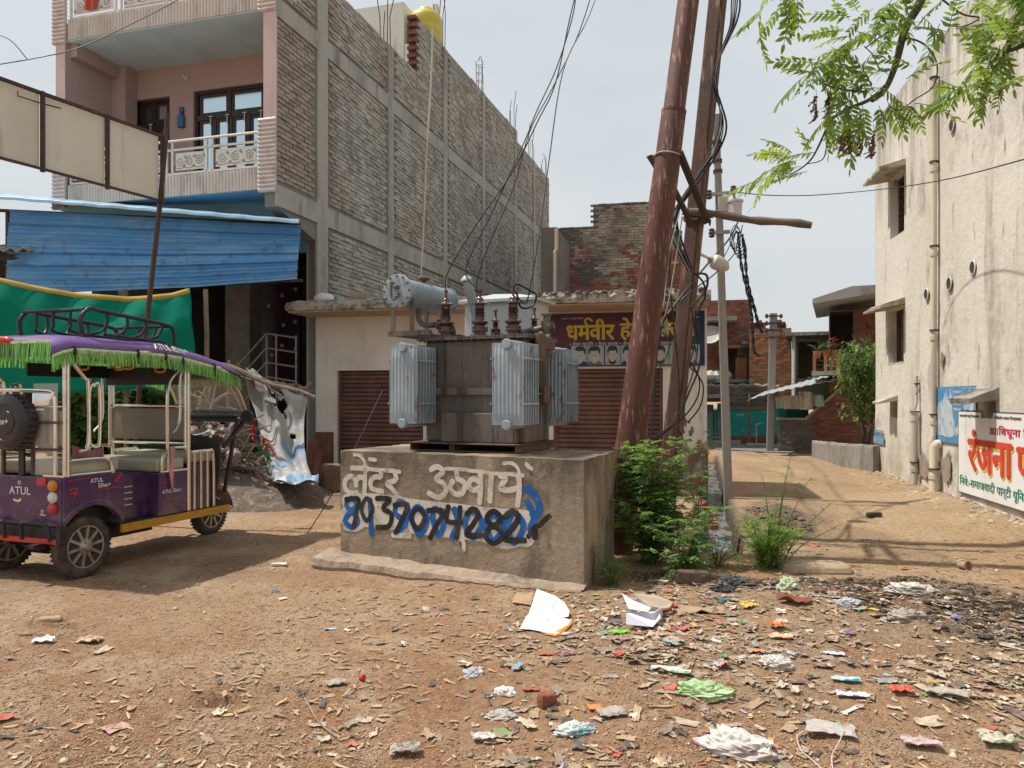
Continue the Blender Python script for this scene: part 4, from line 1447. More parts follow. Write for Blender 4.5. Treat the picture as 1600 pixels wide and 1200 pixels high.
# low masonry ledge between shop pier and drain
f0 = S.w(-.02, -.02)
lg = thing('brick_ledge', 'broken brick ledge with cement top running beside the open drain', 'ledge', S.w(0, 0), S.rot)
mb = MB()
mb.box((-.42, -2.6, -.45), (-.02, -.03, -.20))
mb.build('ledge_body', M['brick_red'], lg)
mb = MB()
rows = []
rr = random.Random(4)
for k in range(12):
 y = -.03 - 1.75 * k / 11
 rows.append([V((-.43 + rr.uniform(-.02, .02), y, -.198)), V((-.42 + rr.uniform(-.01, .01), y, -.165 + rr.uniform(-.008, .008))), V((-.22, y, -.155 + rr.uniform(-.01, .01))), V((-.03 + rr.uniform(-.02, .01), y, -.165 + rr.uniform(-.008, .008))), V((-.018, y, -.198))])
mb.grid(rows)
mb.build('cement_top', M['plinth_foot'], lg)
for k in range(34):
 me = brick_variant(.23, .072, .1, k % 6)
 if not me.materials:
  me.materials.append(M['brick_red'])
 o = bpy.data.objects.new('brick', me)
 COL.objects.link(o)
 o.parent = lg
 if k < 12:
  o.location, o.rotation_euler = (-.43 + .245 * (k % 2) + rr.uniform(-.02, .02), -1.9 - .14 * (k // 2), -.24 + rr.uniform(0, .05)), (rr.uniform(-.1, .1), rr.uniform(-.1, .1), rr.uniform(-.25, .25))
 else:
  yy = -2.3 - rr.random() ** 1.3 * 1.6
  xx = -.45 + rr.uniform(0, .5)
  wpt = S.w(xx, yy)
  o.location, o.rotation_euler = (xx, yy, gh(wpt.x, wpt.y) + rr.uniform(-.03, .09) + max(0, -.12 + .1 * rr.random())), (rr.uniform(-.4, .4), rr.uniform(-.3, .3), rr.uniform(0, 3.1))

# ------------------------------------------------------------------ blue tin awning, green cloth, flex board on the left
aw = thing('tin_awning', 'blue corrugated tin awning sheet slung below the balconies', 'awning', at(250, 400, 13.0))


def tin(px0, px1, dents, m, name, dy=0.0, split=0.0):
 mb = MB()
 N, Q = 30, 56
 rows = []
 for i in range(N + 1):
  a = i / N
  px = px0 + (px1 - px0) * a
  Y = 13.35 + (12.7 - 13.35) * (px - 20) / 450 + dy
  t = 327 + 25 * (px - 15) / 453
  bt = 458 - 20 * ((px - 25) / 440) + 6 * math.sin((px - 25) / 440 * 3.0)
  row = []
  for k in range(Q + 1):
   b = k / Q
   py = t + (bt - t) * b
   w_ = (b * 6.0) % 1.0
   ridge = .05 * math.exp(-((w_ - .08) / .06) ** 2) + .018 * math.exp(-((w_ - .38) / .05) ** 2) + .018 * math.exp(-((w_ - .7) / .05) ** 2)
   q = at(px + (6 * (k % 9 == 0) * R.uniform(-.3, .3) if i in (0, N) else 0), py, Y)
   q.y += -ridge + .06 * mnoise.noise(V((a * 3 + split, b * 2, 0))) - .18 * b
   row.append(q)
  rows.append(row)
 mb.grid(rows, thick=(0, .012, 0))
 return mb.build(name, M[m], aw, smooth=False, world=True)


tin(284, 469, 0, 'tin_blue', 'tin_sheet', dy=-.03, split=4)
tin(16, 292, 0, 'tin_blue', 'tin_sheet', dy=.02)
mb = MB()
rows = []
for i in range(40):
 px = -60 + 527 * i / 39
 Y = 13.35 + (12.7 - 13.35) * (px - 20) / 450
 py = 306 + 38 * (px / 467) + .5 * math.sin(i * 1.7)
 rows.append([at(px, py + 4, Y - .30), at(px, py + .5, Y - .29), at(px, py, Y - .28), at(px, py - 4, Y + 1.0)])
mb.grid(rows, thick=(0, 0, -.012))
mb.build('roof_sheet', mat('bright_blue_roof_tin', (.30, .45, .58), [((.2, .28, .36), 3, ONE, .5, .7, .6)], rough=.35, metal=.2), aw, world=True)
mb = MB()
mb.beam(at(-60, 326, 13.6), at(469, 351, 12.85), .05, .05)
mb.beam(at(12, 330, 13.5), at(12, 470, 13.5), .05, .05)
mb.beam(at(-60, 462, 13.6), at(472, 438, 12.86), .045, .045)
mb.build('angle_frame', M['tin_dark'], aw, world=True)
# neighbour's dark shed with asbestos eave at the frame edge
shd = thing('shed', 'dark shed with a grey corrugated eave at the left edge', 'shed', at(-40, 600, 13.5))
mb = MB()
p0, p1 = at(-160, 385, 13.2), at(52, 384, 13.2)
rows = []
for i in range(60):
 a = i / 59
 q = p0 + (p1 - p0) * a
 z = .035 * math.sin(i * 1.15)
 rows.append([q + V((0, -.1, z - .09)), q + V((-.05, .9, z + .16))])
mb.grid(rows, thick=(0, 0, .02))
mb.build('eave_sheet', mat('grey_asbestos_sheet', (.36, .33, .28), [((.2, .18, .15), 4, ONE, .45, .7, .7)]), shd, world=True)
mb = MB()
a, b = at(-160, 300, 14.2), at(40, 700, 14.2)
mb.box((a.x, 14.2, 0), (b.x, 14.4, 4.3))
mb.beam(at(-160, 402, 13.3), at(46, 402, 13.3), .06, .1)
mb.build('shed_wall', M['shade_tone'], shd, world=True)

# green cloth screen with ochre hem
gc = thing('cloth_screen', 'sagging green cloth screen with an ochre hem hung behind the rickshaw', 'cloth', at(150, 600, 11.5))
top = [(-60, 425), (0, 437), (40, 446), (75, 453), (110, 459), (150, 463), (195, 466), (234, 465), (270, 461), (298, 454)]
bot = [(-60, 612), (0, 612), (40, 614), (75, 615), (110, 614), (150, 612), (195, 609), (234, 607), (272, 606), (306, 606)]


def lerp_pts(P, t):
 k = min(int(t * (len(P) - 1)), len(P) - 2)
 u = t * (len(P) - 1) - k
 return (P[k][0] + (P[k + 1][0] - P[k][0]) * u, P[k][1] + (P[k + 1][1] - P[k][1]) * u)


rows, hem = [], []
for i in range(61):
 t = i / 60
 A, B = lerp_pts(top, t), lerp_pts(bot, t)
 row = []
 for k in range(25):
  b = k / 24
  px, py = A[0] + (B[0] - A[0]) * b + 4 * math.sin(b * 3.1) * (t > .95), A[1] + (B[1] - A[1]) * b
  q = at(px, py, 11.5 - t * .3)
  q.y += .09 * mnoise.noise(V((t * 5 + b * 2.5, b * 2.2 - t * 2, 3))) + .025 * math.sin(t * 30 + b * 9) * (1 - b) - .1 * math.sin(b * 3.1)
  row.append(q)
 rows.append(row)
 hem.append([row[0] + V((0, -.012, .03)), row[0] + V((0, -.012, -.045))])
mb = MB()
mb.grid(rows, thick=(0, .006, 0))
mb.build('cloth', M['green_cloth'], gc, smooth=True, world=True)
mb = MB()
mb.grid(hem, thick=(0, -.006, 0))
mb.build('hem', M['yellow_hem'], gc, smooth=True, world=True)
for px in (302, 172):
 mb = MB()
 pt = at(px, 456, 11.25)
 mb.tube([(pt.x, 11.7, 0), (pt.x + .02, 11.7, 2.4), (pt.x, 11.7, pt.z + .1)], .035, 7)
 mb.build('support_pole', M['bamboo'], gc, world=True)

# flex board frame and its pole
fbd = thing('hoarding_frame', 'large blank beige flex board in a brown iron frame high at the left', 'hoarding', (-4.07, 9.0, 0))
E0, E1 = V((-4.07, 9.0)), V((-4.07 - .5 * 2.4, 9.0 - 2.4))
fp = lambda s, z: V((E0.x + (E1.x - E0.x) * s, E0.y + (E1.y - E0.y) * s, z))


def s_of(px):
 k = (px - 800) / F_PX
 d = E1 - E0
 return (k * E0.y - E0.x) / (d.x - k * d.y)


ZT, ZB_ = 4.545, 3.79
divs = [s_of(250), s_of(164.5), s_of(63), s_of(63) + .42, 1.0]
for k in range(len(divs) - 1):
 mb = MB()
 a, b = divs[k] + .008, divs[k + 1] - .008
 rows = [[fp(a + (b - a) * i / 8, ZB_ + (ZT - ZB_) * j / 6) + V((.012 * math.sin(i * 1.1 + k), 0, 0)) for j in range(7)] for i in range(9)]
 mb.grid(rows, thick=(-.02, .01, 0))
 mb.build('flex_panel', M['board_beige'], fbd, world=True)
fr = MB()
off = V((.03, -.015, 0))
fr.beam(fp(divs[0], ZT) + off, fp(1.0, ZT) + off, .035, .03)
fr.beam(fp(divs[0], ZB_) + off, fp(1.0, ZB_) + off, .03, .022)
for d_ in divs:
 fr.beam(fp(d_, ZB_ - .03) + off * 1.1, fp(d_, ZT + .02) + off * 1.1, .035, .035)
fr.build('frame', M['rust_frame'], fbd, world=True)
mb = MB()
mb.tube([at(262, 178, 8.95), at(252, 300, 8.95), at(241, 400, 8.95), at(230, 500, 8.95), at(221, 560, 8.95), at(205, 790, 8.95)], .03, 8)
mb.build('pole', M['rust_frame'], fbd, world=True)
mb = MB()
pq = [fp(1.0, 0) + V((.05, 0, 0)), fp(1.0, 3.8) + V((.05, 0, 0))]
mb.tube(pq, .035, 8)
mb.build('pole', M['rust_frame'], fbd, world=True)
mb = MB()
a = [(25, 145), (25, 153), (60, 164), (92, 172)]
mb.tube([at(px, py, 7.45 + 1.5 * (px - 15) / 250) + V((.05, -.05, 0)) for px, py in a], .006, 5)
mb.build('loose_wire', M['cable'], fbd, world=True)

# ------------------------------------------------------------------ painted plinth
PL = [V((-1.545, 6.92)), V((.545, 5.84)), V((.907, 6.82)), V((-1.0, 8.1))]
PZ = 1.03
pd = (PL[1] - PL[0]).normalized()
pn_ = V((pd.y, -pd.x))                        # points out of the front face
PLO = V((*((PL[0] + PL[1] + PL[2] + PL[3]) / 4), 0))
pl = thing('plinth', 'grimy cement plinth painted with a white Hindi slogan and a telephone number', 'plinth', PLO)
mb = MB()
rr = random.Random(21)


def side(a, b, n=26, mz=14):
 rows = []
 for i in range(n + 1):
  q = a + (b - a) * i / n
  row = []
  for k in range(mz + 1):
   z = -.1 + (PZ + .1) * k / mz
   w_ = .004 * mnoise.noise(V((q.x * 2.3, q.y * 2.3, z * 2.5)))
   if i in (0, n) or k == mz:
    w_ = 0
   d = (b - a).normalized()
   row.append(V((q.x + d.y * w_, q.y - d.x * w_, z - (.012 * abs(mnoise.noise(V((q.x * 7, q.y * 7, 1)))) if k == mz else 0))))
  rows.append(row)
 mb.grid(rows)


for k in range(4):
 side(PL[k], PL[(k + 1) % 4])
N = 26
rows = []
for i in range(N + 1):
 row = []
 for j in range(N + 1):
  a = PL[0] + (PL[1] - PL[0]) * i / N
  b = PL[3] + (PL[2] - PL[3]) * i / N
  q = a + (b - a) * j / N
  e = i in (0, N) or j in (0, N)
  row.append(V((q.x, q.y, PZ - .012 * abs(mnoise.noise(V((q.x * 7, q.y * 7, 1)))) + (0 if e else .012 * mnoise.noise(V((q.x * 4, q.y * 4, 5)))))))
 rows.append(row)
mb.grid(rows)
body = mb.build('body', M['plinth'], pl, world=True)
# crumbling footing
mb = MB()
rows = []
A0, A1 = PL[0] - pd * .16, PL[1] + pd * .02
for i in range(61):
 t = i / 60
 q = A0 + (A1 - A0) * t
 wd = .10 + .10 * (1 - t) + .05 * mnoise.noise(V((t * 9, 0, 0))) + .02 * mnoise.noise(V((t * 31, 4, 0)))
 h = .085 * (1 - .55 * t) + .02 * mnoise.noise(V((t * 13, 3, 0)))
 g0 = gh(q.x, q.y)
 o_ = q + pn_ * wd
 g1 = gh(o_.x, o_.y)
 rows.append([V((q.x - pn_.x * .04, q.y - pn_.y * .04, h + .05)), V((q.x + pn_.x * .02, q.y + pn_.y * .02, h + .035)), V((*(q + pn_ * wd * .55), h + .015)), V((*(q + pn_ * wd * .92), max(g1 + .02, h - .005))), V((*(q + pn_ * wd), g1 + .028 * (1 - t) + .004)), V((*(q + pn_ * (wd - .03)), g1 - .05))])
mb.grid(rows)
mb.build('footing', M['plinth_foot'], pl, world=True)
# painted lettering on the front face
def on_front(zx, zy):
 """sheet coordinates on the front face of a mark measured in the enlarged view"""
 px, py = 500 + zx / 3.3333, 660 + zy / 3.3333
 k = (px - 800) / F_PX
 d = PL[1] - PL[0]
 s = (k * PL[0].y - PL[0].x) / (d.x - k * d.y)
 q = PL[0] + d * s
 return (s * d.length, CAM_H + (HOR - py) / F_PX * q.y)


ff = lambda u, v, d: V((PL[0].x + pd.x * u + pn_.x * (.0035 + d) - PLO.x, PL[0].y + pd.y * u + pn_.y * (.0035 + d) - PLO.y, v))
rs = random.Random(2)


def paint(name, m, strokes, base, closed=()):
 mb = MB()
 for k, (pts, w_) in enumerate(strokes):
  P = [on_front(*p) for p in pts]
  stroke(mb, P, w_, ff, base + k * .00012, closed=k in closed, rough=.09, rr=rs)
 o = mb.build(name, M[m], pl)
 return o


W1 = .047
slogan = [
 ([(178, 168), (205, 172), (228, 195), (240, 222)], .03), ([(165, 236), (205, 238), (252, 242)], W1), ([(236, 222), (236, 300), (232, 372)], W1),
 ([(196, 366), (160, 368), (132, 340), (134, 300), (160, 280), (184, 300), (190, 330)], W1), ([(188, 306), (208, 284), (234, 296)], W1),
 ([(258, 190), (292, 196)], .035), ([(256, 243), (300, 247), (335, 250)], .036), ([(318, 252), (318, 282), (285, 285), (264, 312), (276, 346), (328, 360)], W1),
 ([(340, 250), (380, 252), (418, 258)], .036), ([(392, 262), (396, 298), (352, 318), (372, 340), (408, 386)], W1),
 ([(578, 246), (612, 230), (642, 256), (606, 294), (645, 318), (658, 356), (620, 390), (566, 366)], W1),
 ([(655, 240), (710, 242), (765, 246)], .032), ([(712, 252), (718, 290)], W1), ([(718, 292), (756, 318), (744, 366), (704, 372), (680, 338), (694, 304)], W1),
 ([(770, 250), (820, 254), (872, 260)], .03), ([(835, 312), (800, 292), (774, 326), (800, 352), (834, 338)], W1), ([(838, 262), (838, 330), (832, 420)], W1),
 ([(872, 262), (912, 266)], .03), ([(894, 272), (890, 340), (886, 412)], W1),
 ([(918, 266), (980, 268), (1060, 276)], .03), ([(938, 276), (968, 292), (950, 322), (944, 344), (980, 352), (1036, 342)], W1), ([(1036, 280), (1040, 350), (1030, 432)], W1),
 ([(958, 214), (1000, 212), (1030, 236), (1042, 272)], .03), ([(1075, 216), (1106, 244)], .034)]
paint('slogan_lettering', 'paint_white', slogan, 0.0)
wash = [([(135, 412), (300, 408), (500, 440), (700, 462), (900, 486), (1080, 500)], .13), ([(130, 490), (300, 500), (500, 530), (700, 552), (900, 575), (1085, 590)], .17), ([(130, 545), (180, 556), (220, 540)], .05), ([(380, 585), (470, 590)], .05), ([(700, 600), (745, 615), (750, 665)], .035), ([(850, 600), (950, 640), (1060, 620)], .06)]
paint('white_wash', 'paint_white', wash, .0003)
blue = [([(165, 395), (192, 425), (165, 458), (138, 425)], .05), ([(165, 470), (200, 510), (168, 545), (132, 512)], .055),
  ([(262, 400), (266, 480), (270, 580)], .055), ([(415, 412), (462, 450), (440, 500), (392, 470)], .05), ([(462, 470), (440, 540), (390, 572)], .05),
  ([(510, 440), (560, 500), (520, 585), (480, 500)], .055), ([(600, 450), (650, 500), (620, 590), (590, 500)], .055), ([(700, 450), (720, 520), (690, 600)], .06),
  ([(790, 460), (846, 520), (800, 600), (756, 530)], .055), ([(905, 480), (958, 540), (905, 620), (868, 540)], .06), ([(1010, 470), (1062, 540), (1010, 628), (980, 540)], .055),
  ([(1075, 345), (1112, 366), (1136, 410), (1142, 460), (1118, 500), (1096, 560)], .06), ([(1076, 410), (1100, 450), (1112, 490)], .05)]
paint('old_number_lettering', 'paint_blue', blue, .0014, closed=(0, 1, 3, 5, 6, 8, 9, 10))
WB = .046
num = [([(136, 402), (168, 398), (204, 402), (192, 470), (176, 546)], WB), ([(246, 394), (276, 450), (246, 512), (218, 452)], WB * .9),
       ([(296, 396), (368, 400), (330, 446), (374, 478), (360, 540), (298, 546)], WB), ([(388, 432), (458, 428), (432, 500), (398, 572)], WB),
       ([(512, 450), (548, 494), (512, 552), (476, 496)], WB), ([(564, 458), (644, 462), (612, 530), (574, 604)], WB), ([(672, 436), (664, 512), (740, 520)], WB), ([(732, 440), (726, 520), (712, 604)], WB),
       ([(766, 476), (800, 450), (828, 478), (800, 530), (764, 584), (842, 588)], WB), ([(906, 462), (944, 500), (906, 536), (870, 500)], WB), ([(906, 542), (956, 586), (906, 630), (862, 586)], WB),
       ([(962, 494), (1008, 460), (1034, 498), (1000, 556), (958, 606), (1070, 614)], WB * 1.05),
       ([(1198, 486), (1168, 512), (1146, 536), (1116, 548), (1086, 596)], .042), ([(1120, 545), (1120, 600)], .05)]
paint('number_lettering', 'paint_black', num, .0032, closed=(1, 4, 9, 10))

# ------------------------------------------------------------------ transformer
TH = -math.radians(25)
TF = thing('transformer', 'grey pole-side electricity transformer with finned radiators standing on the plinth', 'transformer', (-.22, 7.02, PZ), TH)
# channel feet
for (x, w_) in ((-.36, .42), (.17, .62)):
 mb = MB()
 mb.box((x - w_ / 2, -.42, .005), (x + w_ / 2, .42, .012))
 mb.box((x - w_ / 2, -.42, .0121), (x - w_ / 2 + .015, .42, .07))
 mb.box((x + w_ / 2 - .015, -.42, .0121), (x + w_ / 2, .42, .07))
 mb.box((x - w_ / 2 - .02, -.45, .0701), (x + w_ / 2 + .02, .45, .078))
 mb.build('channel_foot', M['tf_rust'], TF)
tk = MB()
tk.box((-.5, -.27, .079), (.5, .27, .985))
tank = tk.build('tank', M['tf_tank'], TF, bevel=.02)
mb = MB()
mb.box((-.30, -.335, .082), (.44, -.268, .34))
mb.build('belly', M['tf_tank'], TF, bevel=.008)
mb = MB()
mb.box((-.505, -.325, .50), (.505, -.271, .515))
mb.box((-.505, -.325, .516), (.505, -.31, .56))
mb.box((.501, -.3, .50), (.545, .3, .515))
mb.build('stiffener', M['tf_tank'], TF)
mb = MB()
mb.box((-.55, -.34, .986), (.55, .34, 1.0))
mb.box((-.55, -.34, 1.003), (.55, .34, 1.013))
lid = mb.build('lid', M['tf_tank'], TF)
mb = MB()
for k in range(15):
 x = -.52 + 1.04 * k / 14
 for y in (-.325, .325):
  mb.lathe((x, y, .975), (0, 0, 1), [(0, .009), (.05, .009)], 6)
for k in range(9):
 y = -.3 + .6 * k / 8
 for x in (-.535, .535):
  mb.lathe((x, y, .975), (0, 0, 1), [(0, .009), (.05, .009)], 6)
mb.build('lid_bolts', M['tf_rust'], lid)
# stencilled rating
text('stencil_lettering', 'K  J 83', 'ochre_paint', TF, lambda u, v, d: V((u, -.2715 - d, v)), (-.24, .80, .22, .87), bold=.012)
text('stencil_lettering', 'J  KMS', 'ochre_paint', TF, lambda u, v, d: V((u, -.2715 - d, v)), (-.22, .64, .12, .69))


def radiator(x, y_tank, sgn, n=7, z0=.255, z1=.915, w_=.275, gap=.05):
 """header axis along y; sgn -1: in front of the tank"""
 y1 = y_tank + sgn * .06
 rad = []
 ln = gap * (n - 1)
 for k in range(n):
  y = y1 + sgn * gap * k
  mb = MB()
  # pressed panel: flutes run up and down
  P = []
  U = 60
  face = []
  for i in range(U + 1):
   a = i / U
   u = x - w_ / 2 + w_ * a
   e = min(a, 1 - a) * w_
   t = .004 if e < .012 else .006 + .0085 * abs(math.sin(math.pi * 7 * (a - .045) / .91))
   face.append((u, t))
  zs = [z0, z0 + .03, z0 + .06, z0 + .09, z1 - .09, z1 - .06, z1 - .03, z1]
  kk = [.25, .35, .7, 1, 1, .7, .35, .25]
  for sg_ in (-1, 1):
   mb.grid([[V((u, y + sg_ * (.003 + t * q if .08 < abs((u - x) / w_ + .5) < .92 else .004), z)) for z, q in zip(zs, kk)] for (u, t) in face])
  mb.box((x - w_ / 2 - .004, y - .006, z0 - .004), (x - w_ / 2 + .004, y + .006, z1 + .004))
  mb.box((x + w_ / 2 - .004, y - .006, z0 - .004), (x + w_ / 2 + .004, y + .006, z1 + .004))
  mb.box((x - w_ / 2 + .0041, y - .006, z1 - .003), (x + w_ / 2 - .0041, y + .006, z1 + .005))
  mb.box((x - w_ / 2 + .0041, y - .006, z0 - .005), (x + w_ / 2 - .0041, y + .006, z0 + .003))
  rad.append(mb)
 first = rad[-1].build('radiator_fin', M['tf_pale'], TF)
 for mb in rad[:-1]:
  mb.build('radiator_fin', M['tf_pale'], TF)
 yo = y1 + sgn * (ln + .02)
 for z in (z1 - .005, z0 - .005):
  mb = MB()
  mb.tube([(x, y_tank + sgn * .0, z), (x, yo, z)], .036, 14)
  mb.lathe((x, yo, z), (0, sgn, 0), [(0, .042), (.012, .042), (.02, .036)], 14)
  hd = mb.build('header_pipe', M['tf_pale'], TF, smooth='auto')
 for z in (z1 - .13, z0 + .16):
  mb = MB()
  for s_ in (-1, 1):
   mb.box((x + s_ * (w_ / 2 + .009) - .004, min(y1, yo), z), (x + s_ * (w_ / 2 + .009) + .004, max(y1, yo), z + .018))
  mb.build('tie_bar', M['tf_pale'], TF)


radiator(-.50, -.27, -1)
radiator(.50, -.27, -1)
radiator(-.50, .27, 1)
radiator(.50, .27, 1)
# conservator drum on its bracket
cx, cz, cy0 = -.675, 1.43, -.45
mb = MB()
mb.lathe((cx, cy0, cz), (0, 1, 0), [(0, .138), (.02, .138), (.021, .126), (.84, .126), (.842, .14), (.86, .14)], 32)
cons = mb.build('conservator', M['tf_cons'], TF, smooth='auto')
mb = MB()
mb.lathe((cx, cy0 - .001, cz), (0, -1, 0), [(0, .152), (.014, .152), (.022, .148), (.026, .11), (.028, .02)], 32)
mb.build('end_cover', M['tf_pale'], cons)
mb = MB()
for k in range(12):
 a = 2 * math.pi * k / 12
 mb.lathe((cx + .134 * math.cos(a), cy0 - .016, cz + .134 * math.sin(a)), (0, -1, 0), [(0, .011), (.018, .011), (.024, .006)], 6)
mb.build('cover_bolts', M['tf_tank'], cons)
mb = MB()
mb.tube([(cx - .03, cy0 - .03, cz + .07), (cx - .03, cy0 - .07, cz + .07), (cx - .03, cy0 - .07, cz - .06), (cx, cy0 - .07, cz - .085), (cx + .03, cy0 - .07, cz - .06), (cx + .03, cy0 - .03, cz - .03)], .013, 8)
mb.lathe((cx + .015, cy0 - .03, cz + .03), (0, -1, 0), [(0, .02), (.05, .02), (.06, .01)], 8)
mb.build('level_gauge', M['tf_tank'], cons)
mb = MB()
mb.lathe((cx, -.02, cz + .12), (0, 0, 1), [(0, .022), (.04, .022), (.042, .06), (.06, .06), (.075, .03)], 14)
mb.build('filler_cap', M['tf_rust'], cons)
mb = MB()
for y in (-.38, .2):
 for x in (cx - .1, cx + .1):
  mb.beam((x, y, 1.075), (x, y, cz - .06), .04, .012)
 mb.beam((cx - .14, y, 1.055), (-.38, y, 1.055), .06, .045)
mb.beam((cx - .1, -.41, 1.055), (cx - .1, .23, 1.055), .05, .04)
mb.beam((cx + .1, -.34, 1.055), (cx + .1, .16, 1.055), .05, .04)
mb.build('conservator_bracket', M['tf_tank'], TF)
mb = MB()
mb.tube(smooth_path([(cx, -.1, cz - .11), (cx, -.1, 1.21), (cx + .08, -.1, 1.15), (-.35, -.1, 1.15), (-.3, -.1, 1.02)]), .026, 10)
mb.lathe((-.42, -.1, 1.15), (1, 0, 0), [(-.05, .05), (-.03, .05), (-.029, .035), (.03, .035), (.031, .05), (.05, .05)], 10)
mb.lathe((-.42, -.1, 1.18), (0, 0, 1), [(0, .02), (.05, .02), (.051, .05), (.07, .05)], 10)
mb.build('oil_pipe', M['tf_tank'], TF, smooth='auto')
# explosion vent
mb = MB()
mb.tube(smooth_path([(-.2, .12, 1.01), (-.2, .12, 1.2), (-.2, .1, 1.32), (-.215, .02, 1.52), (-.22, 0, 1.56)]), .046, 14)
mb.lathe((-.22, 0, 1.56), (-.05, -.3, 1), [(0, .056), (.012, .056), (.02, .05), (.045, .02)], 14)
mb.build('explosion_vent', M['tf_pale'], TF, smooth='auto')


def bushing(x, y, h=.29, s=1.0):
 mb = MB()
 mb.lathe((x, y, 1.014), (0, 0, 1), [(0, .062 * s), (.03, .062 * s), (.031, .05 * s), (.06, .05 * s), (.061, .07 * s), (.075, .07 * s)], 16)
 base = mb.build('bushing_flange', M['tf_rust'], TF, smooth='auto')
 for k in range(4):
  a = k * math.pi / 2 + .6
  b_ = MB()
  b_.lathe((x + .062 * s * math.cos(a), y + .062 * s * math.sin(a), 1.065), (0, 0, 1), [(0, .009), (.05, .009)], 6)
  b_.build('clamp_bolt', M['tf_rust'], base)
 pr = MB()
 z = 1.09
 prof = [(0, .05 * s), (.02, .05 * s)]
 for (hh, r_) in ((.035, .045), (.06, .078), (.072, .074), (.085, .042), (.115, .04), (.13, .05), (.14, .036), (.155, .05), (.165, .036), (.18, .05), (.19, .04), (.215, .04), (.225, .082), (.235, .08), (.255, .04), (.275, .034), (.29, .022)):
  prof.append((hh * h / .29, r_ * s))
 pr.lathe((x, y, z), (0, 0, 1), prof, 20)
 pr.build('insulator', M['porcelain'], TF, smooth='auto')
 st = MB()
 st.lathe((x, y, z + h - .005), (0, 0, 1), [(0, .012), (.06, .012), (.061, .02), (.08, .02)], 8)
 st.build('terminal', M['tf_rust'], TF)
 return (x, y, z + h + .06)


def tf_x(px, y):
 fr_ = Frame((-.22, 7.02), (math.sin(-TH), math.cos(-TH)))
 return fr_.sx(px, y)


terms = [bushing(tf_x(px, y), y) for px, y in ((697, -.16), (750, -.1), (802, -.04))]
for x in (-.1, .12, .3):
 bushing(x + .05, .26, .14, .6)
# valve and cable clamp on the right of the lid
mb = MB()
vx = .42
mb.tube([(vx - .12, .0, 1.05), (vx + .12, .0, 1.09), (vx + .2, .02, 1.11)], .024, 10)
mb.lathe((vx + .15, .02, 1.1), (0, 0, 1), [(-.06, .03), (-.02, .05), (.05, .05), (.051, .03), (.10, .026), (.101, .05), (.115, .05)], 12)
mb.lathe((vx + .17, .02, 1.1), (.9, .2, .1), [(0, .05), (.015, .05), (.05, .035)], 12)
mb.build('drain_valve', M['tf_tank'], TF, smooth='auto')
mb = MB()
mb.box((.552, -.2, .78), (.60, -.06, 1.03))
mb.build('terminal_box', M['tf_rust'], TF, bevel=.008)
mb = MB()
mb.box((.51, -.05, .9), (.59, .18, .98))
mb.build('cable_gland', M['tf_rust'], TF, bevel=.008)
mb = MB()
mb.box((.505, .0, .42), (.56, .14, .58))
mb.build('rating_plate', M['tf_rust'], TF, bevel=.008)

# pale distribution kiosk behind the transformer
KA = V((-.62, 8.35))
kd = V((.906, -.423))
kf = Frame(KA, (.423, .906))
kx1 = kf.sx(833, 0)
kx0 = kf.sx(726, 0)
kk = thing('distribution_box', 'pale sheet metal distribution box with a low gabled roof behind the transformer', 'electrical box', kf.w(0, 0), kf.rot)
kzt = CAM_H + (HOR - 471) / F_PX * kf.w(kx0, 0).y
mb = MB()
mb.box((kx0, 0, .75), (kx1, .42, kzt - .01))
cab = mb.build('cabinet', M['kiosk'], kk, bevel=.006)
mb = MB()
mb.box((kx0 + .02, -.012, .85), (kx1 - .02, -.002, kzt - .06))
dr = mb.build('door', M['kiosk_blue'], kk)
mb = MB()
mb.box((kx1 - .1, -.03, 1.6), (kx1 - .07, -.013, 1.72))
mb.build('door_handle', M['tf_rust'], dr)
mb = MB()
e = .06
ax = kx0 + (kx1 - kx0) * .3
apex = [(ax, .21, kzt + .09)]
b4 = [(kx0 - e, -e, kzt), (kx1 + e, -e, kzt), (kx1 + e, .42 + e, kzt), (kx0 - e, .42 + e, kzt)]
rdg = [(kx0 + .25, .21, kzt + .09), (kx1 - .25, .21, kzt + .075)]
mb.add([*b4, *rdg], [(0, 1, 5, 4), (2, 3, 4, 5), (1, 2, 5), (3, 0, 4), (3, 2, 1, 0)])
mb.box((kx0 - e, -e, kzt - .03), (kx1 + e, .42 + e, kzt - .002))
mb.build('roof', M['kiosk_blue'], kk)
mb = MB()
for x in (kx0 + .04, kx1 - .04):
 for y in (.04, .38):
  mb.beam((x, y, -.02), (x, y, .75), .05, .05)
mb.build('stand', M['kiosk'], kk)

# ------------------------------------------------------------------ poles and cables
def pole_tube(name, label, prof, m, group=None, n=28):
 a = V(prof[0][0])
 o = thing(name, label, 'pole', (a.x, a.y, 0), 0, group)
 mb = MB()
 mb.tube([q for q, r in prof], [r for q, r in prof], n)
 mb.build('shaft', M[m], o, smooth='auto', world=True)
 return o


def lin(a, b, z):
 t = (z - a.z) / (b.z - a.z)
 return a + (b - a) * t


a, b = V((1.0, 7.4, -.05)), V((1.70, 7.4, 5.34))
zs = [(-.1, .152), (1.0, .147), (2.0, .136), (3.4, .127), (4.24, .117), (4.25, .113), (4.27, .104), (9.5, .098)]
p1 = pole_tube('utility_pole', 'thick leaning red tubular steel pole rising beside the plinth', [(lin(a, b, z), r) for z, r in zs], 'pole_red')
mb = MB()
for z in (4.255,):
 mb.lathe(lin(a, b, z - .012), (b - a), [(0, .119), (.03, .119)], 28)
mb.build('joint_ring', M['pole_red'], p1, world=True)
# second pole: rusted box section turned to the corner
a2, b2 = V((1.63, 8.4, -.2)), V((2.25, 8.4, 5.85))
p2 = thing('utility_pole', 'rusty square section steel pole wrapped with black cables', 'pole', (1.63, 8.4, 0))


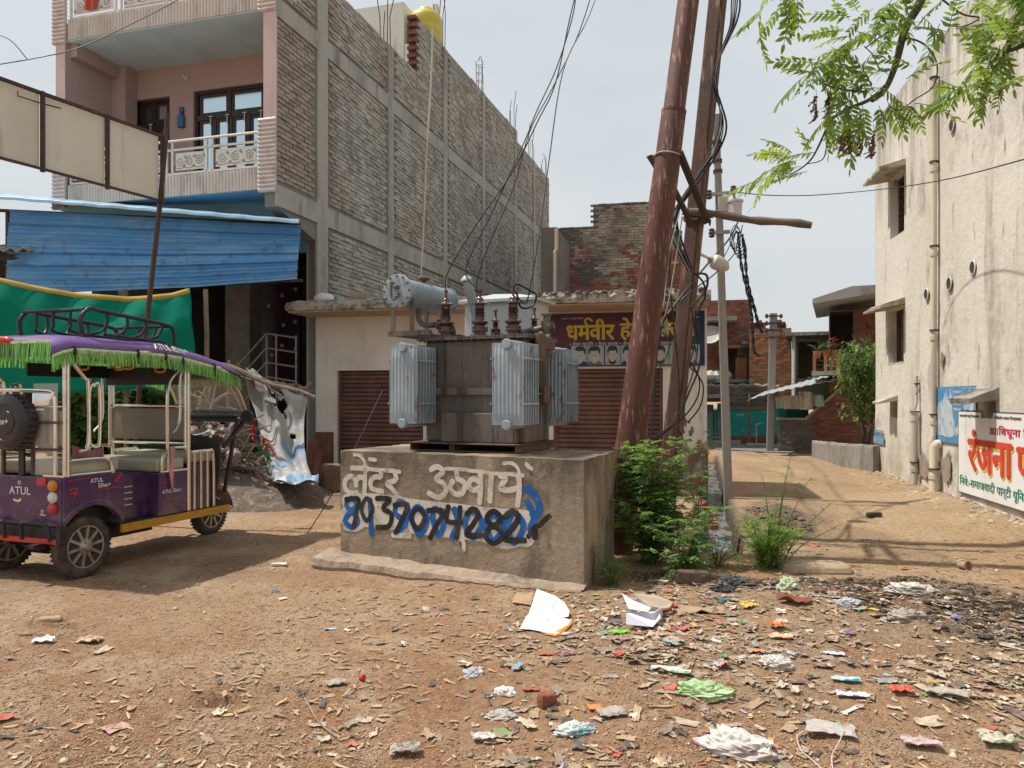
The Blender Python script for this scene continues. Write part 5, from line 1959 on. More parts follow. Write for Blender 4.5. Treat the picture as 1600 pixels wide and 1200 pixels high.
def sq(a, b, hw, ang):
 d = (b - a).normalized()
 u = d.cross(V((0, 1, 0))).normalized()
 w_ = u.cross(d)
 vs = []
 for q in (a, b):
  for k in range(8):
   t = ang + (k // 2) * math.pi / 2 + (-.12 if k % 2 == 0 else .12) + math.pi / 4
   vs.append(q + (u * math.cos(t) + w_ * math.sin(t)) * hw)
 fs = [(k, (k + 1) % 8, (k + 1) % 8 + 8, k + 8) for k in range(8)] + [tuple(reversed(range(8))), tuple(range(8, 16))]
 return vs, fs


mb = MB()
mb.add(*sq(lin(a2, b2, -.3), lin(a2, b2, 9.5), .102, .62))
mb.build('shaft', M['pole_rust'], p2, world=True)
mb = MB()
mb.add(*sq(lin(a2, b2, -.28), lin(a2, b2, 1.35), .110, .62))
mb.build('base_sleeve', M['pole_red'], p2, world=True)
mb = MB()
mb.add(*sq(lin(a2, b2, 3.42), lin(a2, b2, 3.48), .13, .62))
mb.build('clamp', M['tin_dark'], p2, world=True)
# brace of angle irons between the poles
br = thing('pole_brace', 'dark angle-iron brace bolted between the two steel poles', 'brace', lin(a2, b2, 3.4))
for (qa, qb, w_) in (((1014, 243, 7.5), (1026, 262, 7.55), .07), ((1061, 238, 7.3), (1106, 348, 8.2), .07), ((1053, 296, 7.55), (1078, 346, 8.2), .055), ((1066, 334, 8.22), (1112, 336, 8.22), .05)):
 mb = MB()
 A, B = at(*qa), at(*qb)
 mb.beam(A, B, w_, .012)
 mb.beam(A + V((w_ / 2, .03, 0)), B + V((w_ / 2, .03, 0)), .012, w_)
 mb.build('angle_iron', M['tin_dark'], br, world=True)
for (py) in (244, 340):
 mb = MB()
 z = CAM_H + (HOR - py) / F_PX * (7.4 if py == 244 else 8.4)
 c = lin(a, b, z) if py == 244 else lin(a2, b2, z)
 pts = [c + V((.132 * math.cos(t), .132 * math.sin(t), .012 * math.sin(t * 2))) for t in [2 * math.pi * k / 18 for k in range(19)]]
 mb.tube(pts, .007, 5)
 mb.build('binding_wire', M['cable_grey'], br, world=True)
mb = MB()
A, B = at(1076, 331, 8.15), at(1268, 353, 7.9)
pts = [A + (B - A) * t + V((0, 0, .012 * math.sin(t * 9))) for t in [k / 10 for k in range(11)]]
mb.tube(pts, [.04 + .006 * math.sin(k * 2.3) for k in range(11)], 9)
o = mb.build('wooden_log', M['wood_log'], None, origin=A, smooth='auto')
tag(o, 'weathered log fixed crosswise to the rusty pole like a crossarm', 'log')

# concrete pole by the lane, with fittings and meter housing
ca, cb = V((3.24, 11.5, -.1)), V((3.055, 11.5, 5.74))
cp = thing('utility_pole', 'slender grey concrete pole beside the drain with wire fittings near the top', 'pole', (3.24, 11.5, 0))
mb = MB()
mb.add(*sq(lin(ca, cb, -.4), lin(ca, cb, 5.74), .086, .25))
sh_ = mb.build('shaft', M['pole_conc'], cp, world=True)
for q in sh_.data.vertices:
 if q.co.z > 3:
  c = lin(ca, cb, 5.74) - V((3.24, 11.5, 0))
  q.co.x = c.x + (q.co.x - c.x) * .72
  q.co.y = c.y + (q.co.y - c.y) * .72
mb = MB()
for py in (222, 252, 268):
 z = CAM_H + (HOR - py) / F_PX * 11.5
 mb.add(*sq(lin(ca, cb, z - .02), lin(ca, cb, z + .02), .085, .25))
mb.build('clamp', M['tin_dark'], cp, world=True)
mb = MB()
mb.beam(at(1108, 304, 11.4), at(1150, 301, 11.4), .05, .05)
mb.beam(at(1112, 364, 11.4), at(1140, 362, 11.4), .05, .05)
mb.beam(at(1146, 300, 11.4), at(1149, 316, 11.4), .03, .03)
mb.build('crossarm', M['steel_dull'], cp, world=True)
mb = MB()
for (px, py) in ((1108, 304), (1146, 297), (1149, 318), (1112, 364)):
 q = at(px, py, 11.4)
 mb.lathe(q, (0, 0, 1), [(-.07, .02), (-.05, .05), (-.02, .035), (.0, .05), (.03, .035), (.05, .045), (.07, .015)], 10)
mb.build('insulator', M['porcelain'], cp, world=True)
mb = MB()
q = at(1149, 325, 11.3)
mb.lathe(q + V((0, 0, -.12)), (0, 0, 1), [(0, .09), (.2, .10), (.201, .115), (.23, .115), (.24, .05)], 14)
q = at(1131, 320, 11.35)
mb.box((q.x - .08, q.y - .03, q.z - .1), (q.x + .06, q.y + .03, q.z + .12))
mb.build('junction_box', M['kiosk'], cp, world=True, smooth='auto')
mb = MB()
q = at(1107, 403, 9.6)
mb.tube([at(1085, 392, 8.5), at(1096, 398, 9.0), q], .018, 8)
mb.lathe(q, (.75, .2, -.35), [(0, .035), (.05, .05), (.07, .085), (.12, .095), (.25, .08), (.30, .03)], 16)
o = mb.build('street_lamp', M['kiosk'], None, smooth='auto', origin=at(1085, 392, 8.5))
tag(o, 'pale street lamp head on a short arm behind the rusty pole', 'street lamp')
# far concrete pole in front of the teal wall
fa = ground_at(1203, 705)
fz = CAM_H + (HOR - 490) / F_PX * fa.y
fp2 = thing('utility_pole', 'distant concrete pole with stacked insulators in front of the teal wall', 'pole', fa)
mb = MB()
mb.add(*sq(V((fa.x, fa.y, -.1)), V((fa.x + .1, fa.y, fz)), .13, .3))
mb.build('shaft', M['pole_conc'], fp2, world=True)
mb = MB()
for k in range(4):
 z = fz - .08 - k * .2
 mb.beam((fa.x - .12, fa.y - .1, z), (fa.x + .28, fa.y - .1, z), .04, .04)
 mb.lathe((fa.x - .12, fa.y - .1, z), (0, 0, 1), [(-.06, .03), (0, .06), (.06, .03)], 8)
 mb.lathe((fa.x + .28, fa.y - .1, z), (0, 0, 1), [(-.06, .03), (0, .06), (.06, .03)], 8)
mb.build('insulator', M['porcelain'], fp2, world=True)


def cable(label, pts, r=.007, m='cable', name='cable', group=None, cat='cable', n=6, sm=6):
 P = [at(*p) if not isinstance(p, Vector) else p for p in pts]
 mb = MB()
 mb.tube(smooth_path(P, sm), r, n)
 return tag(mb.build(name, M[m], None, origin=P[0]), label, cat, group)


def TFw(p):
 return Matrix.Translation((-.22, 7.02, PZ)) @ Matrix.Rotation(TH, 4, 'Z') @ V(p)


gcab = 'black cables hanging on the poles'
HB = 'black cable bundled down the right side of the rusty pole'
cable('thick black cable looping over the top of the rusty pole to its right side', [(1146, -40, 8.1), (1156, 0, 8.1), (1152, 30, 8.05), (1140, 58, 8.1), (1122, 95, 8.15), (1116, 128, 8.1), (1126, 160, 8.1), (1135, 195, 8.1), (1128, 225, 8.1), (1105, 265, 8.1), (1080, 300, 8.1), (1062, 325, 8.1), (1058, 350, 8.1), (1068, 385, 8.1), (1082, 420, 8.1)], .011, group=gcab)
for k in range(4):
 d = k * 3.0
 cable(HB, [(1149 - d * .5, -40, 8.15), (1152 - d, 0, 8.12), (1146 - d * .6, 40, 8.1), (1132 - d * .4, 75, 8.12), (1114 + d * .6, 115, 8.12), (1118 + d * .5, 150, 8.12), (1130 - d * .6, 188, 8.1), (1122 - d, 232, 8.1), (1094 - d * .5, 272, 8.1), (1066 - d * .7, 318, 8.1), (1056 - d, 345, 8.1), (1062 - d, 380, 8.1), (1080 - d * .4, 425, 8.1)], .007, group=gcab, m='cable' if k != 2 else 'cable_grey')
tang = [
 ([(1060, 320, 8.1), (1052, 360, 8.05), (1046, 420, 8.05), (1052, 500, 8.0), (1060, 580, 8.0), (1060, 640, 8.0), (1050, 690, 7.9)], .008, 'black cable hanging straight down past the left side of the rusty pole'),
 ([(1082, 425, 8.1), (1098, 440, 8.1), (1102, 462, 8.1), (1093, 482, 8.1), (1086, 500, 8.1), (1095, 540, 8.1), (1092, 575, 8.1), (1078, 610, 8.1), (1062, 645, 8.1), (1040, 672, 8.05), (1002, 692, 7.9)], .011, 'thick black cable curving from the cable knot down behind the weeds'),
 ([(1085, 428, 8.1), (1104, 430, 8.15), (1102, 455, 8.1), (1078, 480, 8.08)], .013, 'stout black cable loop at the knot on the rusty pole'),
 ([(1078, 470, 8.1), (1086, 530, 8.1), (1078, 570, 8.1), (1090, 585, 8.1), (1099, 605, 8.1), (1094, 635, 8.1), (1075, 660, 8.1)], .008, 'black cable forming the widest bow right of the rusty pole base'),
 ([(1079, 566, 8.1), (1092, 590, 8.1), (1090, 620, 8.1), (1070, 650, 8.1), (1040, 675, 8.05), (1012, 700, 7.9)], .008, 'black cable forming the inner bow right of the rusty pole base'),
 ([(1091, 500, 8.15), (1090, 545, 8.15), (1082, 585, 8.15), (1072, 615, 8.15), (1066, 652, 8.15)], .007, 'thin black cable crossing behind the cable bows'),
 ([(1156, 340, 11.2), (1140, 372, 10.5), (1112, 405, 9.6), (1086, 436, 8.4), (1050, 482, 8.05), (1035, 506, 8.0), (1028, 540, 8.0), (1024, 580, 8.0), (1022, 640, 7.95), (1016, 690, 7.9)], .012, 'black cable slanting from the concrete pole box across the rusty pole to the ground'),
 ([(1160, 352, 11.2), (1150, 392, 10.6), (1120, 425, 9.6), (1090, 448, 8.3), (1062, 470, 8.1)], .008, 'grey-black drop cable sagging from the concrete pole to the cable knot'),
 ([(1150, 360, 11.3), (1128, 405, 10.4), (1100, 400, 9.2), (1085, 395, 8.4)], .007, 'thin cable linking the street lamp arm with the concrete pole'),
 ([(1062, 330, 8.05), (1045, 400, 8.02), (1038, 470, 8.0), (1030, 500, 8.0), (1026, 560, 8.0)], .006, 'pale wire running down between the two steel poles'),
 ([(1066, 338, 8.05), (1052, 430, 8.02), (1040, 490, 8.0), (1026, 515, 8.0), (1021, 576, 8.0)], .006, 'second pale wire joining the cable knot between the poles'),
 ([(1022, 525, 8.0), (1036, 520, 8.0), (1048, 532, 8.0), (1040, 560, 8.0), (1028, 578, 8.0)], .005, 'thin stray loop of wire by the sign between the poles'),
 ([(1058, 668, 8.0), (1068, 690, 8.0), (1066, 720, 7.8), (1078, 760, 7.6), (1086, 790, 7.5), (1080, 815, 7.4), (1060, 832, 7.2), (1050, 850, 7.1)], .009, 'black cable drooping over the rubble beside the weeds'),
]
for pts, r, lab in tang:
 cable(lab, pts, r, 'cable_grey' if 'pale' in lab else 'cable')
mb = MB()
for k in range(7):
 t0 = k * .7
 c = at(1030 + (k % 4) * 3, 506 + k * 1.2, 8.0)
 mb.tube([c + V((.06 * math.cos(t), .03 * math.sin(t * 2), .05 * math.sin(t) - .03 * k / 16)) for t in [t0 + j * .6 for j in range(9)]], .005, 5)
tag(mb.build('wire_knot', M['cable_grey'], None, origin=at(1030, 510, 8.0)), 'tangle of taped wire ends between the two steel poles', 'wire knot')
# twisted service cables hanging at the concrete pole
for (lab, pts) in (('twisted black service cable hanging left of its pair from the concrete pole', [(1154, 362, 11), (1158, 400, 11), (1165, 440, 11), (1172, 480, 11), (1176, 520, 11), (1178, 548, 11), (1186, 556, 11)]),
                   ('twisted black service cable hanging right of its pair from the concrete pole', [(1160, 366, 11), (1166, 400, 11), (1169, 440, 11), (1175, 470, 11), (1182, 500, 11), (1190, 520, 11)])):
 P = smooth_path([at(*p) for p in pts], 8)
 mb = MB()
 for ph in (0, math.pi):
  mb.tube([q + V((.014 * math.cos(i * .8 + ph) + .03 * mnoise.noise(q * 2.3), .014 * math.sin(i * .8 + ph), 0)) for i, q in enumerate(P)], .013, 5)
 tag(mb.build('cable', M['cable'], None, origin=P[0]), lab, 'cable')
mb = MB()
for k in range(5):
 c = at(1150 + 2 * (k % 5), 370 + 4 * k, 11.1)
 mb.tube([c + V((.085 * math.cos(t) * (1 - .04 * k), .05 * math.sin(t * 2), .17 * math.sin(t))) for t in [j * .5 + k for j in range(12)]], .008, 5)
tag(mb.build('wire_coil', M['cable'], None, origin=at(1152, 385, 11.1)), 'messy coil of spare black wire below the box on the concrete pole', 'wire coil')
# overhead wires
cable('single overhead wire running from the concrete pole past the cream building', [(1149, 300, 11.4), (1200, 305, 11.6), (1270, 305, 11.9), (1366, 297, 11.5), (1470, 282, 9.8), (1600, 249, 7.4), (1760, 200, 5.8)], .007, name='overhead_wire')
cable('wire from the far concrete pole to the low brick house', [(1205, 505, 21), (1160, 525, 24), (1120, 540, 27)], .012, name='overhead_wire')
cable('wire crossing the sky at the far left above the hoarding', [(-30, 105, 12), (60, 90, 12), (130, 72, 12.4), (240, 20, 12.6), (330, -30, 12.6)], .008, name='overhead_wire')
cable('short curved wire at the upper left corner of the sky', [(-20, 50, 12), (15, 62, 12), (42, 92, 12)], .007, name='overhead_wire')
# leads from above to the bushings
T0, T1, T2 = [TFw(t) for t in terms]
cable('lead wire dropping in a curve to the leftmost transformer insulator', [(905, -30, 8.0), (890, 30, 7.8), (868, 130, 7.6), (840, 190, 7.4), (800, 270, 7.2), (745, 350, 7.05), (700, 425, 7.0), T0], .006, name='lead_wire')
cable('lead wire ending at the middle transformer insulator', [(900, -30, 8.0), (896, 20, 7.8), (870, 105, 7.6), (838, 175, 7.4), (820, 220, 7.3), (770, 330, 7.1), (728, 420, 7.0), T1], .006, name='lead_wire')
cable('lead wire ending in a loop at the rightmost transformer insulator', [(940, -30, 8.0), (918, 30, 7.8), (880, 110, 7.6), (858, 250, 7.3), (842, 370, 7.0), (828, 450, 6.9), (820, 475, 6.85), T2], .006, name='lead_wire')
cable('second strand sagging beside the middle lead wire', [(930, -30, 8.0), (905, 50, 7.8), (862, 140, 7.6), (828, 205, 7.4), (800, 300, 7.2), (765, 380, 7.05), (745, 440, 7.0), T1 + V((.02, 0, 0))], .005, name='lead_wire')
mb = MB()
mb.tube(smooth_path([T2, T2 + V((.03, 0, .05)), at(830, 455, 6.9), at(838, 462, 6.9), at(832, 478, 6.9), at(814, 480, 6.85), T2 + V((.03, 0, -.02))]), .010, 6)
tag(mb.build('lead_loop', M['cable'], None, origin=T2), 'stiff black loop of lead wire above the rightmost insulator', 'wire')
cable('guy wire slanting from the transformer past the plinth to the ground', [(598, 610, 7.6), (560, 690, 7.3), (520, 770, 7.1), (480, 834, 7.4)], .005, name='guy_wire')

# ------------------------------------------------------------------ cream building on the right
B = Frame((7.1, 15.0), (0.194, 1.0))
bb = thing('plastered_building', 'tall weathered cream plastered building with a drainpipe along the right', 'building', B.w(0, 0), B.rot)
by = lambda px, x=0.0: B.sy(px, x)
bz = lambda py, px: B.z(py, 0, by(px))
ZTOP = 6.9
w1 = (by(1413), by(1391), bz(375, 1391), bz(283, 1391))
w2 = (by(1412), by(1388), bz(568, 1388), bz(487, 1388))
w3 = (by(1402), by(1391.5), bz(651, 1391), bz(628, 1391))
w4 = (by(1556), by(1537), bz(653, 1537), bz(627, 1537))
holes = [w1, w2, w3, w4]
f = lambda u, v, d: V((d, u, v))
mb = MB()
# a gently uneven wall sheet
us = sorted({-14.0, 0.0, *[q for h in holes for q in h[:2]], *list(np.arange(-13.7, 0, .35))})
vs_ = sorted({-.4, ZTOP, *[q for h in holes for q in h[2:]], *list(np.arange(0, ZTOP, .35))})
wob = lambda u, v: .02 * mnoise.noise(V((u * .7, v * .7, 2))) + .006 * mnoise.noise(V((u * 4, v * 4, 2)))
inh = lambda u, v: any(h[0] - 1e-4 <= u <= h[1] + 1e-4 and h[2] - 1e-4 <= v <= h[3] + 1e-4 for h in holes)
P = [[V((0 if inh(u, v) else wob(u, v), u, v)) for v in vs_] for u in us]
for i in range(len(us) - 1):
 for j in range(len(vs_) - 1):
  cu, cv = (us[i] + us[i + 1]) / 2, (vs_[j] + vs_[j + 1]) / 2
  if any(h[0] < cu < h[1] and h[2] < cv < h[3] for h in holes):
   continue
  mb.add([P[i][j], P[i + 1][j], P[i + 1][j + 1], P[i][j + 1]], [(3, 2, 1, 0)])
for (a, b, c, d) in holes:
 for (p, q) in (((a, c), (b, c)), ((b, c), (b, d)), ((b, d), (a, d)), ((a, d), (a, c))):
  mb.add([f(*p, 0), f(*q, 0), f(*q, .24), f(*p, .24)], [(0, 1, 2, 3)])
mb.add([(0, 0, -.4), (8, 0, -.4), (8, 0, ZTOP), (0, 0, ZTOP)], [(0, 1, 2, 3)])
mb.add([(0, -14, -.4), (8, -14, -.4), (8, -14, ZTOP), (0, -14, ZTOP)], [(3, 2, 1, 0)])
mb.add([(8, -14, -.4), (8, 0, -.4), (8, 0, ZTOP), (8, -14, ZTOP)], [(3, 2, 1, 0)])
mb.add([(.22, -14, ZTOP - .5), (8, -14, ZTOP - .5), (8, 0, ZTOP - .5), (.22, 0, ZTOP - .5)], [(0, 1, 2, 3)])
mb.add([(0.02, -14, ZTOP), (.22, -14, ZTOP), (.22, 0, ZTOP), (0.02, 0, ZTOP)], [(0, 1, 2, 3)])
mb.add([(.22, -14, ZTOP - .5), (.22, 0, ZTOP - .5), (.22, 0, ZTOP), (.22, -14, ZTOP)], [(0, 1, 2, 3)])
bw = mb.build('wall', M['plaster_beige'], bb)
# windows
for k, (a, b, c, d) in enumerate((w1, w2)):
 fr = MB()
 for (p, q) in (((a + .03, c), (a + .03, d)), ((b - .03, c), (b - .03, d)), ((a + .06, c + .03), (b - .06, c + .03)), ((a + .06, d - .03), (b - .06, d - .03))):
  fr.beam((.17, *p), (.17, *q), .06, .06)
 if k == 0:
  fr.beam((.17, (a + b) / 2, c + .06), (.17, (a + b) / 2, d - .06), .05, .05)
  fr.beam((.17, a + .06, d - .32), (.17, b - .06, d - .32), .05, .04)
 wd = fr.build('window', M['tin_dark'], bb)
 g = MB()
 g.box((.2, a + .06, c + .06), (.206, b - .06, d - .06))
 g.build('pane', M['glass'] if k == 0 else mat('grey_wood_shutter', (.16, .14, .125), rough=.6), wd)
 if k == 0:
  for j_ in range(9):
   gr = MB()
   z = c + .1 + (d - c - .2) * j_ / 8
   gr.tube([(.13, a + .02, z), (.13, b - .02, z)], .007, 5)
   gr.build('grille_bar', M['tin_dark'], wd)
  gr = MB()
  for j_ in range(3):
   pts = [(.125, a + .1 + (b - a - .2) * t, (c + (d - c) * (.25 + .25 * j_)) + .1 * math.sin(t * 6.28)) for t in [i / 12 for i in range(13)]]
   gr.tube(pts, .006, 4)
  gr.build('scroll_grille', M['tin_dark'], wd)
 else:
  mb = MB()
  mb.beam((.19, (a + b) / 2, c + .06), (.19, (a + b) / 2, d - .06), .03, .03)
  mb.build('mullion', M['tin_dark'], wd)
for (a, b, c, d) in (w3, w4):
 mb = MB()
 mb.box((.2, a, c), (.22, b, d))
 mb.build('vent_back', M['shade_tone'], bb)
# sun shades
rr = random.Random(6)
for (h, py, ext, ov, t) in ((w1, 278, .42, .18, .06), (w2, 474, .40, .15, .07), (w3, 626, .3, .05, .04), (w4, 622, .34, .18, .09)):
 a, b = h[0] - ov * .6, h[1] + ov
 z = h[3] + .03
 rows = []
 n = 12
 for i in range(n + 1):
  u = a + (b - a) * i / n
  e = ext + rr.uniform(-.02, .02)
  rows.append([V((.0, u, z)), V((-e, u, z - .06 + rr.uniform(-.006, .006))), V((-e - .005, u, z - .06 + t * .7 + rr.uniform(-.008, .008))), V((0, u, z + t + .05 + rr.uniform(-.01, .01)))])
 mb = MB()
 mb.grid(rows)
 mb.add(rows[0], [(0, 1, 2, 3)])
 mb.add(rows[-1], [(3, 2, 1, 0)])
 mb.build('sun_shade', M['concrete_dark'] if h is w4 else mat('stained_shade_concrete', (.46, .40, .31), [((.2, .18, .14), 5, ONE, .48, .66, .8)], bump=[(25, .01)]), bb)
# downpipes
def downpipe(px, z0, z1, r, m, off=.07, kick=False):
 u = by(px, -off)
 mb = MB()
 pts = [(-off, u, z1)]
 if kick:
  pts = [(-.01, u, z1), (-off * .6, u, z1), (-off, u, z1 - .05)]
 pts += [(-off, u, z0 + .12), (-off - .04, u, z0)]
 mb.tube(pts, r, 12)
 n = int((z1 - z0) / 1.1)
 for k in range(n + 1):
  z = z0 + .3 + (z1 - z0 - .4) * k / max(1, n)
  mb.lathe((-off, u, z), (0, 0, 1), [(-.03, r + .012), (.03, r + .012)], 12)
 mb.build('downpipe', M[m], bb, smooth='auto')
 mb = MB()
 for k in range(n + 1):
  z = z0 + .42 + (z1 - z0 - .4) * k / max(1, n)
  mb.lathe((-off, u, z), (0, 0, 1), [(-.012, r + .018), (.012, r + .018)], 10)
  mb.box((-off + r * .6, u - .015, z - .012), (.01, u + .015, z + .012))
 mb.build('pipe_bracket', M['tin_dark'], bb)


downpipe(1459, bz(690, 1459), bz(132, 1459), .043, 'pvc')
downpipe(1429.5, .04, bz(645, 1430), .055, 'pvc_grey', .08)
downpipe(1432.5, bz(640, 1432), bz(588, 1432), .022, 'pvc_grey', .05)
downpipe(1459.5, .02, bz(692, 1460), .07, 'pvc', .1, True)
# damp channel where the main pipe has left the wall bare
mb = MB()
u = by(1459)
pts = [(u - .10, bz(690, 1459)), (u - .05, bz(610, 1459)), (u - .09, bz(560, 1459)), (u - .03, bz(500, 1459)), (u + .0, bz(500, 1459)), (u - .0, bz(600, 1459)), (u + .01, bz(690, 1459))]
mb.prism([(-.022, a, b) for a, b in pts], (-.004, 0, 0))
mb.build('damp_streak', mat('black_damp_stain', (.06, .055, .05)), bb)
# put-log holes: plaster rims, dark discs on the wall stand in for inner shade
mb = MB()
hl = MB()
for (px, py) in ((1490, 196), (1523, 418), (1486, 443), (1450, 460)):
 u, z = by(px), bz(py, px)
 mb.lathe((-.026, u, z), (-1, 0, 0), [(0, .105), (.009, .10), (.010, .085), (.0, .084)], 18, cap=False)
 hl.lathe((-.0285, u, z), (-1, 0, 0), [(0, .083), (.002, .083)], 18)
mb.build('hole_rim', M['plaster_beige'], bb)
hl.build('hole_shade_disc', mat('hole_shade', (.045, .04, .035)), bb)
# peeled patches
def patch(uv, name, m, d=.026, n=26, seed=0):
 r = random.Random(seed)
 mb = MB()
 us_, vv_ = [q[0] for q in uv], [q[1] for q in uv]
 P = []
 for i in range(len(uv)):
  a, b = uv[i], uv[(i + 1) % len(uv)]
  for k in range(5):
   t = k / 5
   P.append((a[0] + (b[0] - a[0]) * t + r.uniform(-.035, .035), a[1] + (b[1] - a[1]) * t + r.uniform(-.045, .045)))
 mb.prism([(-d, a, b) for a, b in P], (-.004, 0, 0))
 return mb.build(name, m, bb)


for k, pp in enumerate(([(1444, 705), (1453, 722), (1456, 745), (1440, 748), (1437, 722)], [(1470, 722), (1480, 712), (1487, 705), (1488, 742), (1482, 757), (1474, 740)], [(1474, 575), (1478, 560), (1476, 548), (1472, 556)])):
 patch([(by(px), bz(py, px)) for px, py in pp], 'bare_patch', M['plaster_bare'], seed=k)
# aerial rod on the roof
mb = MB()
q = B.w(.3, by(1423))
mb.tube([(.3, by(1423) - .2, ZTOP - .5), (.3, by(1423) - .2, ZTOP + .62), (.3, by(1423) - .05, ZTOP + .62)], .018, 6)
mb.build('aerial_rod', M['tin_dark'], bb)
# rough verge stones at the foot
mb = MB()
for k in range(700):
 u = -rr.random() * 9.5 - .1
 x = -rr.random() ** 2 * .5 - .02
 q = B.w(x, u)
 s_ = .008 + .04 * rr.random() ** 3
 z = gh(q.x, q.y)
 mb.lathe((x, u, z - .01), (rr.uniform(-.4, .4), rr.uniform(-.4, .4), 1), [(0, s_), (s_ * .5, s_ * .9), (s_ * .8, s_ * .3)], 6)
o = mb.build('verge_rubble', mat('pale_rubble', (.40, .32, .22), [((.2, .17, .13), 5, ONE, .45, .65, .8)], isl=.3), bb)
o['kind'] = 'stuff'
# painted notices on the wall
fw = lambda u, v, d: V((-.031 - d, -u, v))           # u runs towards the camera


def notice(name, label, quad, m, lift=0.0):
 o = thing(name, label, 'wall notice', B.w(0, 0), B.rot)
 return o


uu = lambda px: -by(px)
wz = bz
hoard = thing('wall_sign', 'white painted election sign with large red Hindi name on the cream wall', 'wall sign', B.w(0, 0), B.rot)
ua, ub = uu(1502), uu(1502) + 3.3
zt_, zb_ = bz(643, 1502), bz(767, 1502)
u4a, u4b, z4 = -w4[1], -w4[0], w4[2]
mb = MB()
fw2 = lambda u, v, d: V((-.034 - d, -u, v))
holed(mb, ua, ub, zb_, zt_, [(u4a, u4b, z4, zt_ + .0)], lambda u, v, d: V((-.034 + d, -u, v)), .01)
mb.build('panel', M['wall_white'], hoard)
mb = MB()
e = .018
for (a, b, c, d) in ((ua - e, ua, zb_ - e, zt_ + e), (ua, ub, zb_ - e, zb_), (ua, u4a - .01, zt_, zt_ + e), (u4b + .01, ub, zt_, zt_ + e)):
 mb.add([fw2(a, c, .001), fw2(b, c, .001), fw2(b, d, .001), fw2(a, d, .001)], [(0, 1, 2, 3)])
mb.build('border', M['wall_dark'], hoard)
zz = lambda py: bz(py, 1502)
H_ = zt_ - zb_


def uz(px, py):
 """sheet coordinates on the wall of a mark seen at px, py"""
 return (uu(px), bz(py, px))


u0, z1 = uz(1517, 682)
u1, z0 = uz(1588, 735)
z_ = lambda t: zb_ + H_ * t
ue = u0 + (u1 - u0) * 1.0
ltr = [('रंजना', u0, uu(1589)), ('पाल', uu(1594), uu(1594) + .95)]
for (t_, a, b) in ltr:
 text('lettering_shade', t_, 'wall_yellow', hoard, lambda u, v, d: fw2(u + .022, v - .03, d + .003), (a, z_(.285 if t_ == 'पाल' else .285), b, z_(.80 if t_ == 'रंजना' else .66)), bold=.05)
 text('lettering', t_, 'wall_red', hoard, lambda u, v, d: fw2(u, v, d + .009), (a, z_(.285), b, z_(.80 if t_ == 'रंजना' else .66)), bold=.04)
text('lettering', '2021', 'wall_pink', hoard, lambda u, v, d: fw2(u, v, d + .003), (uu(1551), z_(.755), uu(1564), z_(.835)), bold=.03)
text('lettering', 'बिधूना विधान सभा'.replace('बि', 'िब').replace('वि', 'िव'), 'wall_pink', hoard, lambda u, v, d: fw2(u, v, d + .003), (uu(1565), z_(.73), uu(1565) + 1.75, z_(.865)), bold=.025)
text('lettering', 'समाजवादी पार्टी जिन्दाबाद'.replace('जि', 'िज'), 'wall_dark', hoard, lambda u, v, d: fw2(u, v, d + .003), (uu(1504), z_(.925), uu(1535), z_(.975)), bold=.02)
text('lettering', 'अखिलेश यादव जिन्दाबाद'.replace('खि', 'िख').replace('जि', 'िज'), 'wall_dark', hoard, lambda u, v, d: fw2(u, v, d + .003), (uu(1558), z_(.925), uu(1558) + .75, z_(.975)), bold=.02)
text('lettering', 'िनवे:-समाजवादी पार्टी यूिनट िवधान सभा', 'wall_green', hoard, lambda u, v, d: fw2(u, v, d + .003), (uu(1504), z_(.06), uu(1504) + 2.9, z_(.215)), bold=.02)

blue = thing('wall_poster', 'faded blue wall poster with a chalky white figure beside the downpipe', 'poster', B.w(0, 0), B.rot)
ba, bb_ = uu(1462), uu(1529)
bz0, bz1 = bz(688, 1462), bz(605, 1462)
fw3 = lambda u, v, d: V((-.030 - d, -u, v))
mb = MB()
pts = [(ba, bz0 + .1), (ba + .1, bz0), (uu(1502) - .02, bz0 - .0), (uu(1502) - .02, zt_ + .025), (bb_, zt_ + .025), (bb_, bz1), (ba, bz1)]
mb.add([fw3(u, v, 0) for u, v in pts], [tuple(range(len(pts)))])
mb.build('panel', M['wall_blue'], blue)
mb = MB()
rr = random.Random(12)


def blob(pts, d, seed):
 r = random.Random(seed)
 Q = []
 for i in range(len(pts)):
  a, b = pts[i], pts[(i + 1) % len(pts)]
  for k in range(4):
   t = k / 4
   q = uz(a[0] + (b[0] - a[0]) * t, a[1] + (b[1] - a[1]) * t)
   Q.append((q[0] + r.uniform(-.015, .015), q[1] + r.uniform(-.015, .015)))
 return [fw3(u, v, d) for u, v in Q]


for k, b_ in enumerate(([(1466, 640), (1470, 630), (1478, 624), (1490, 628), (1492, 645), (1497, 676), (1492, 684), (1470, 680), (1465, 670)], [(1478, 622), (1481, 612), (1485, 622), (1484, 628), (1479, 628)], [(1486, 622), (1489, 608), (1491, 622), (1490, 630)], [(1496, 672), (1502, 664), (1502, 676), (1497, 682)], [(1510, 632), (1526, 628), (1526, 641), (1510, 641)])):
 p = blob(b_, .0015 + k * .0004, k)
 mb.add(p, [tuple(range(len(p)))])
mb.build('white_figure', M['wall_blue_white'], blue)
for k, (t_, py) in enumerate((('नमस्कार', 611), ('सदस्यता', 620), ('आज ही', 629), ('मोबाइल', 637))):
 u0_, z0_ = uz(1493.5, py + 5)
 text('lettering', t_, 'wall_white', blue, lambda u, v, d: fw3(u, v, d + .004), (u0_, z0_, uu(1506), uz(1493.5, py)[1]), bold=.02)
mb = MB()
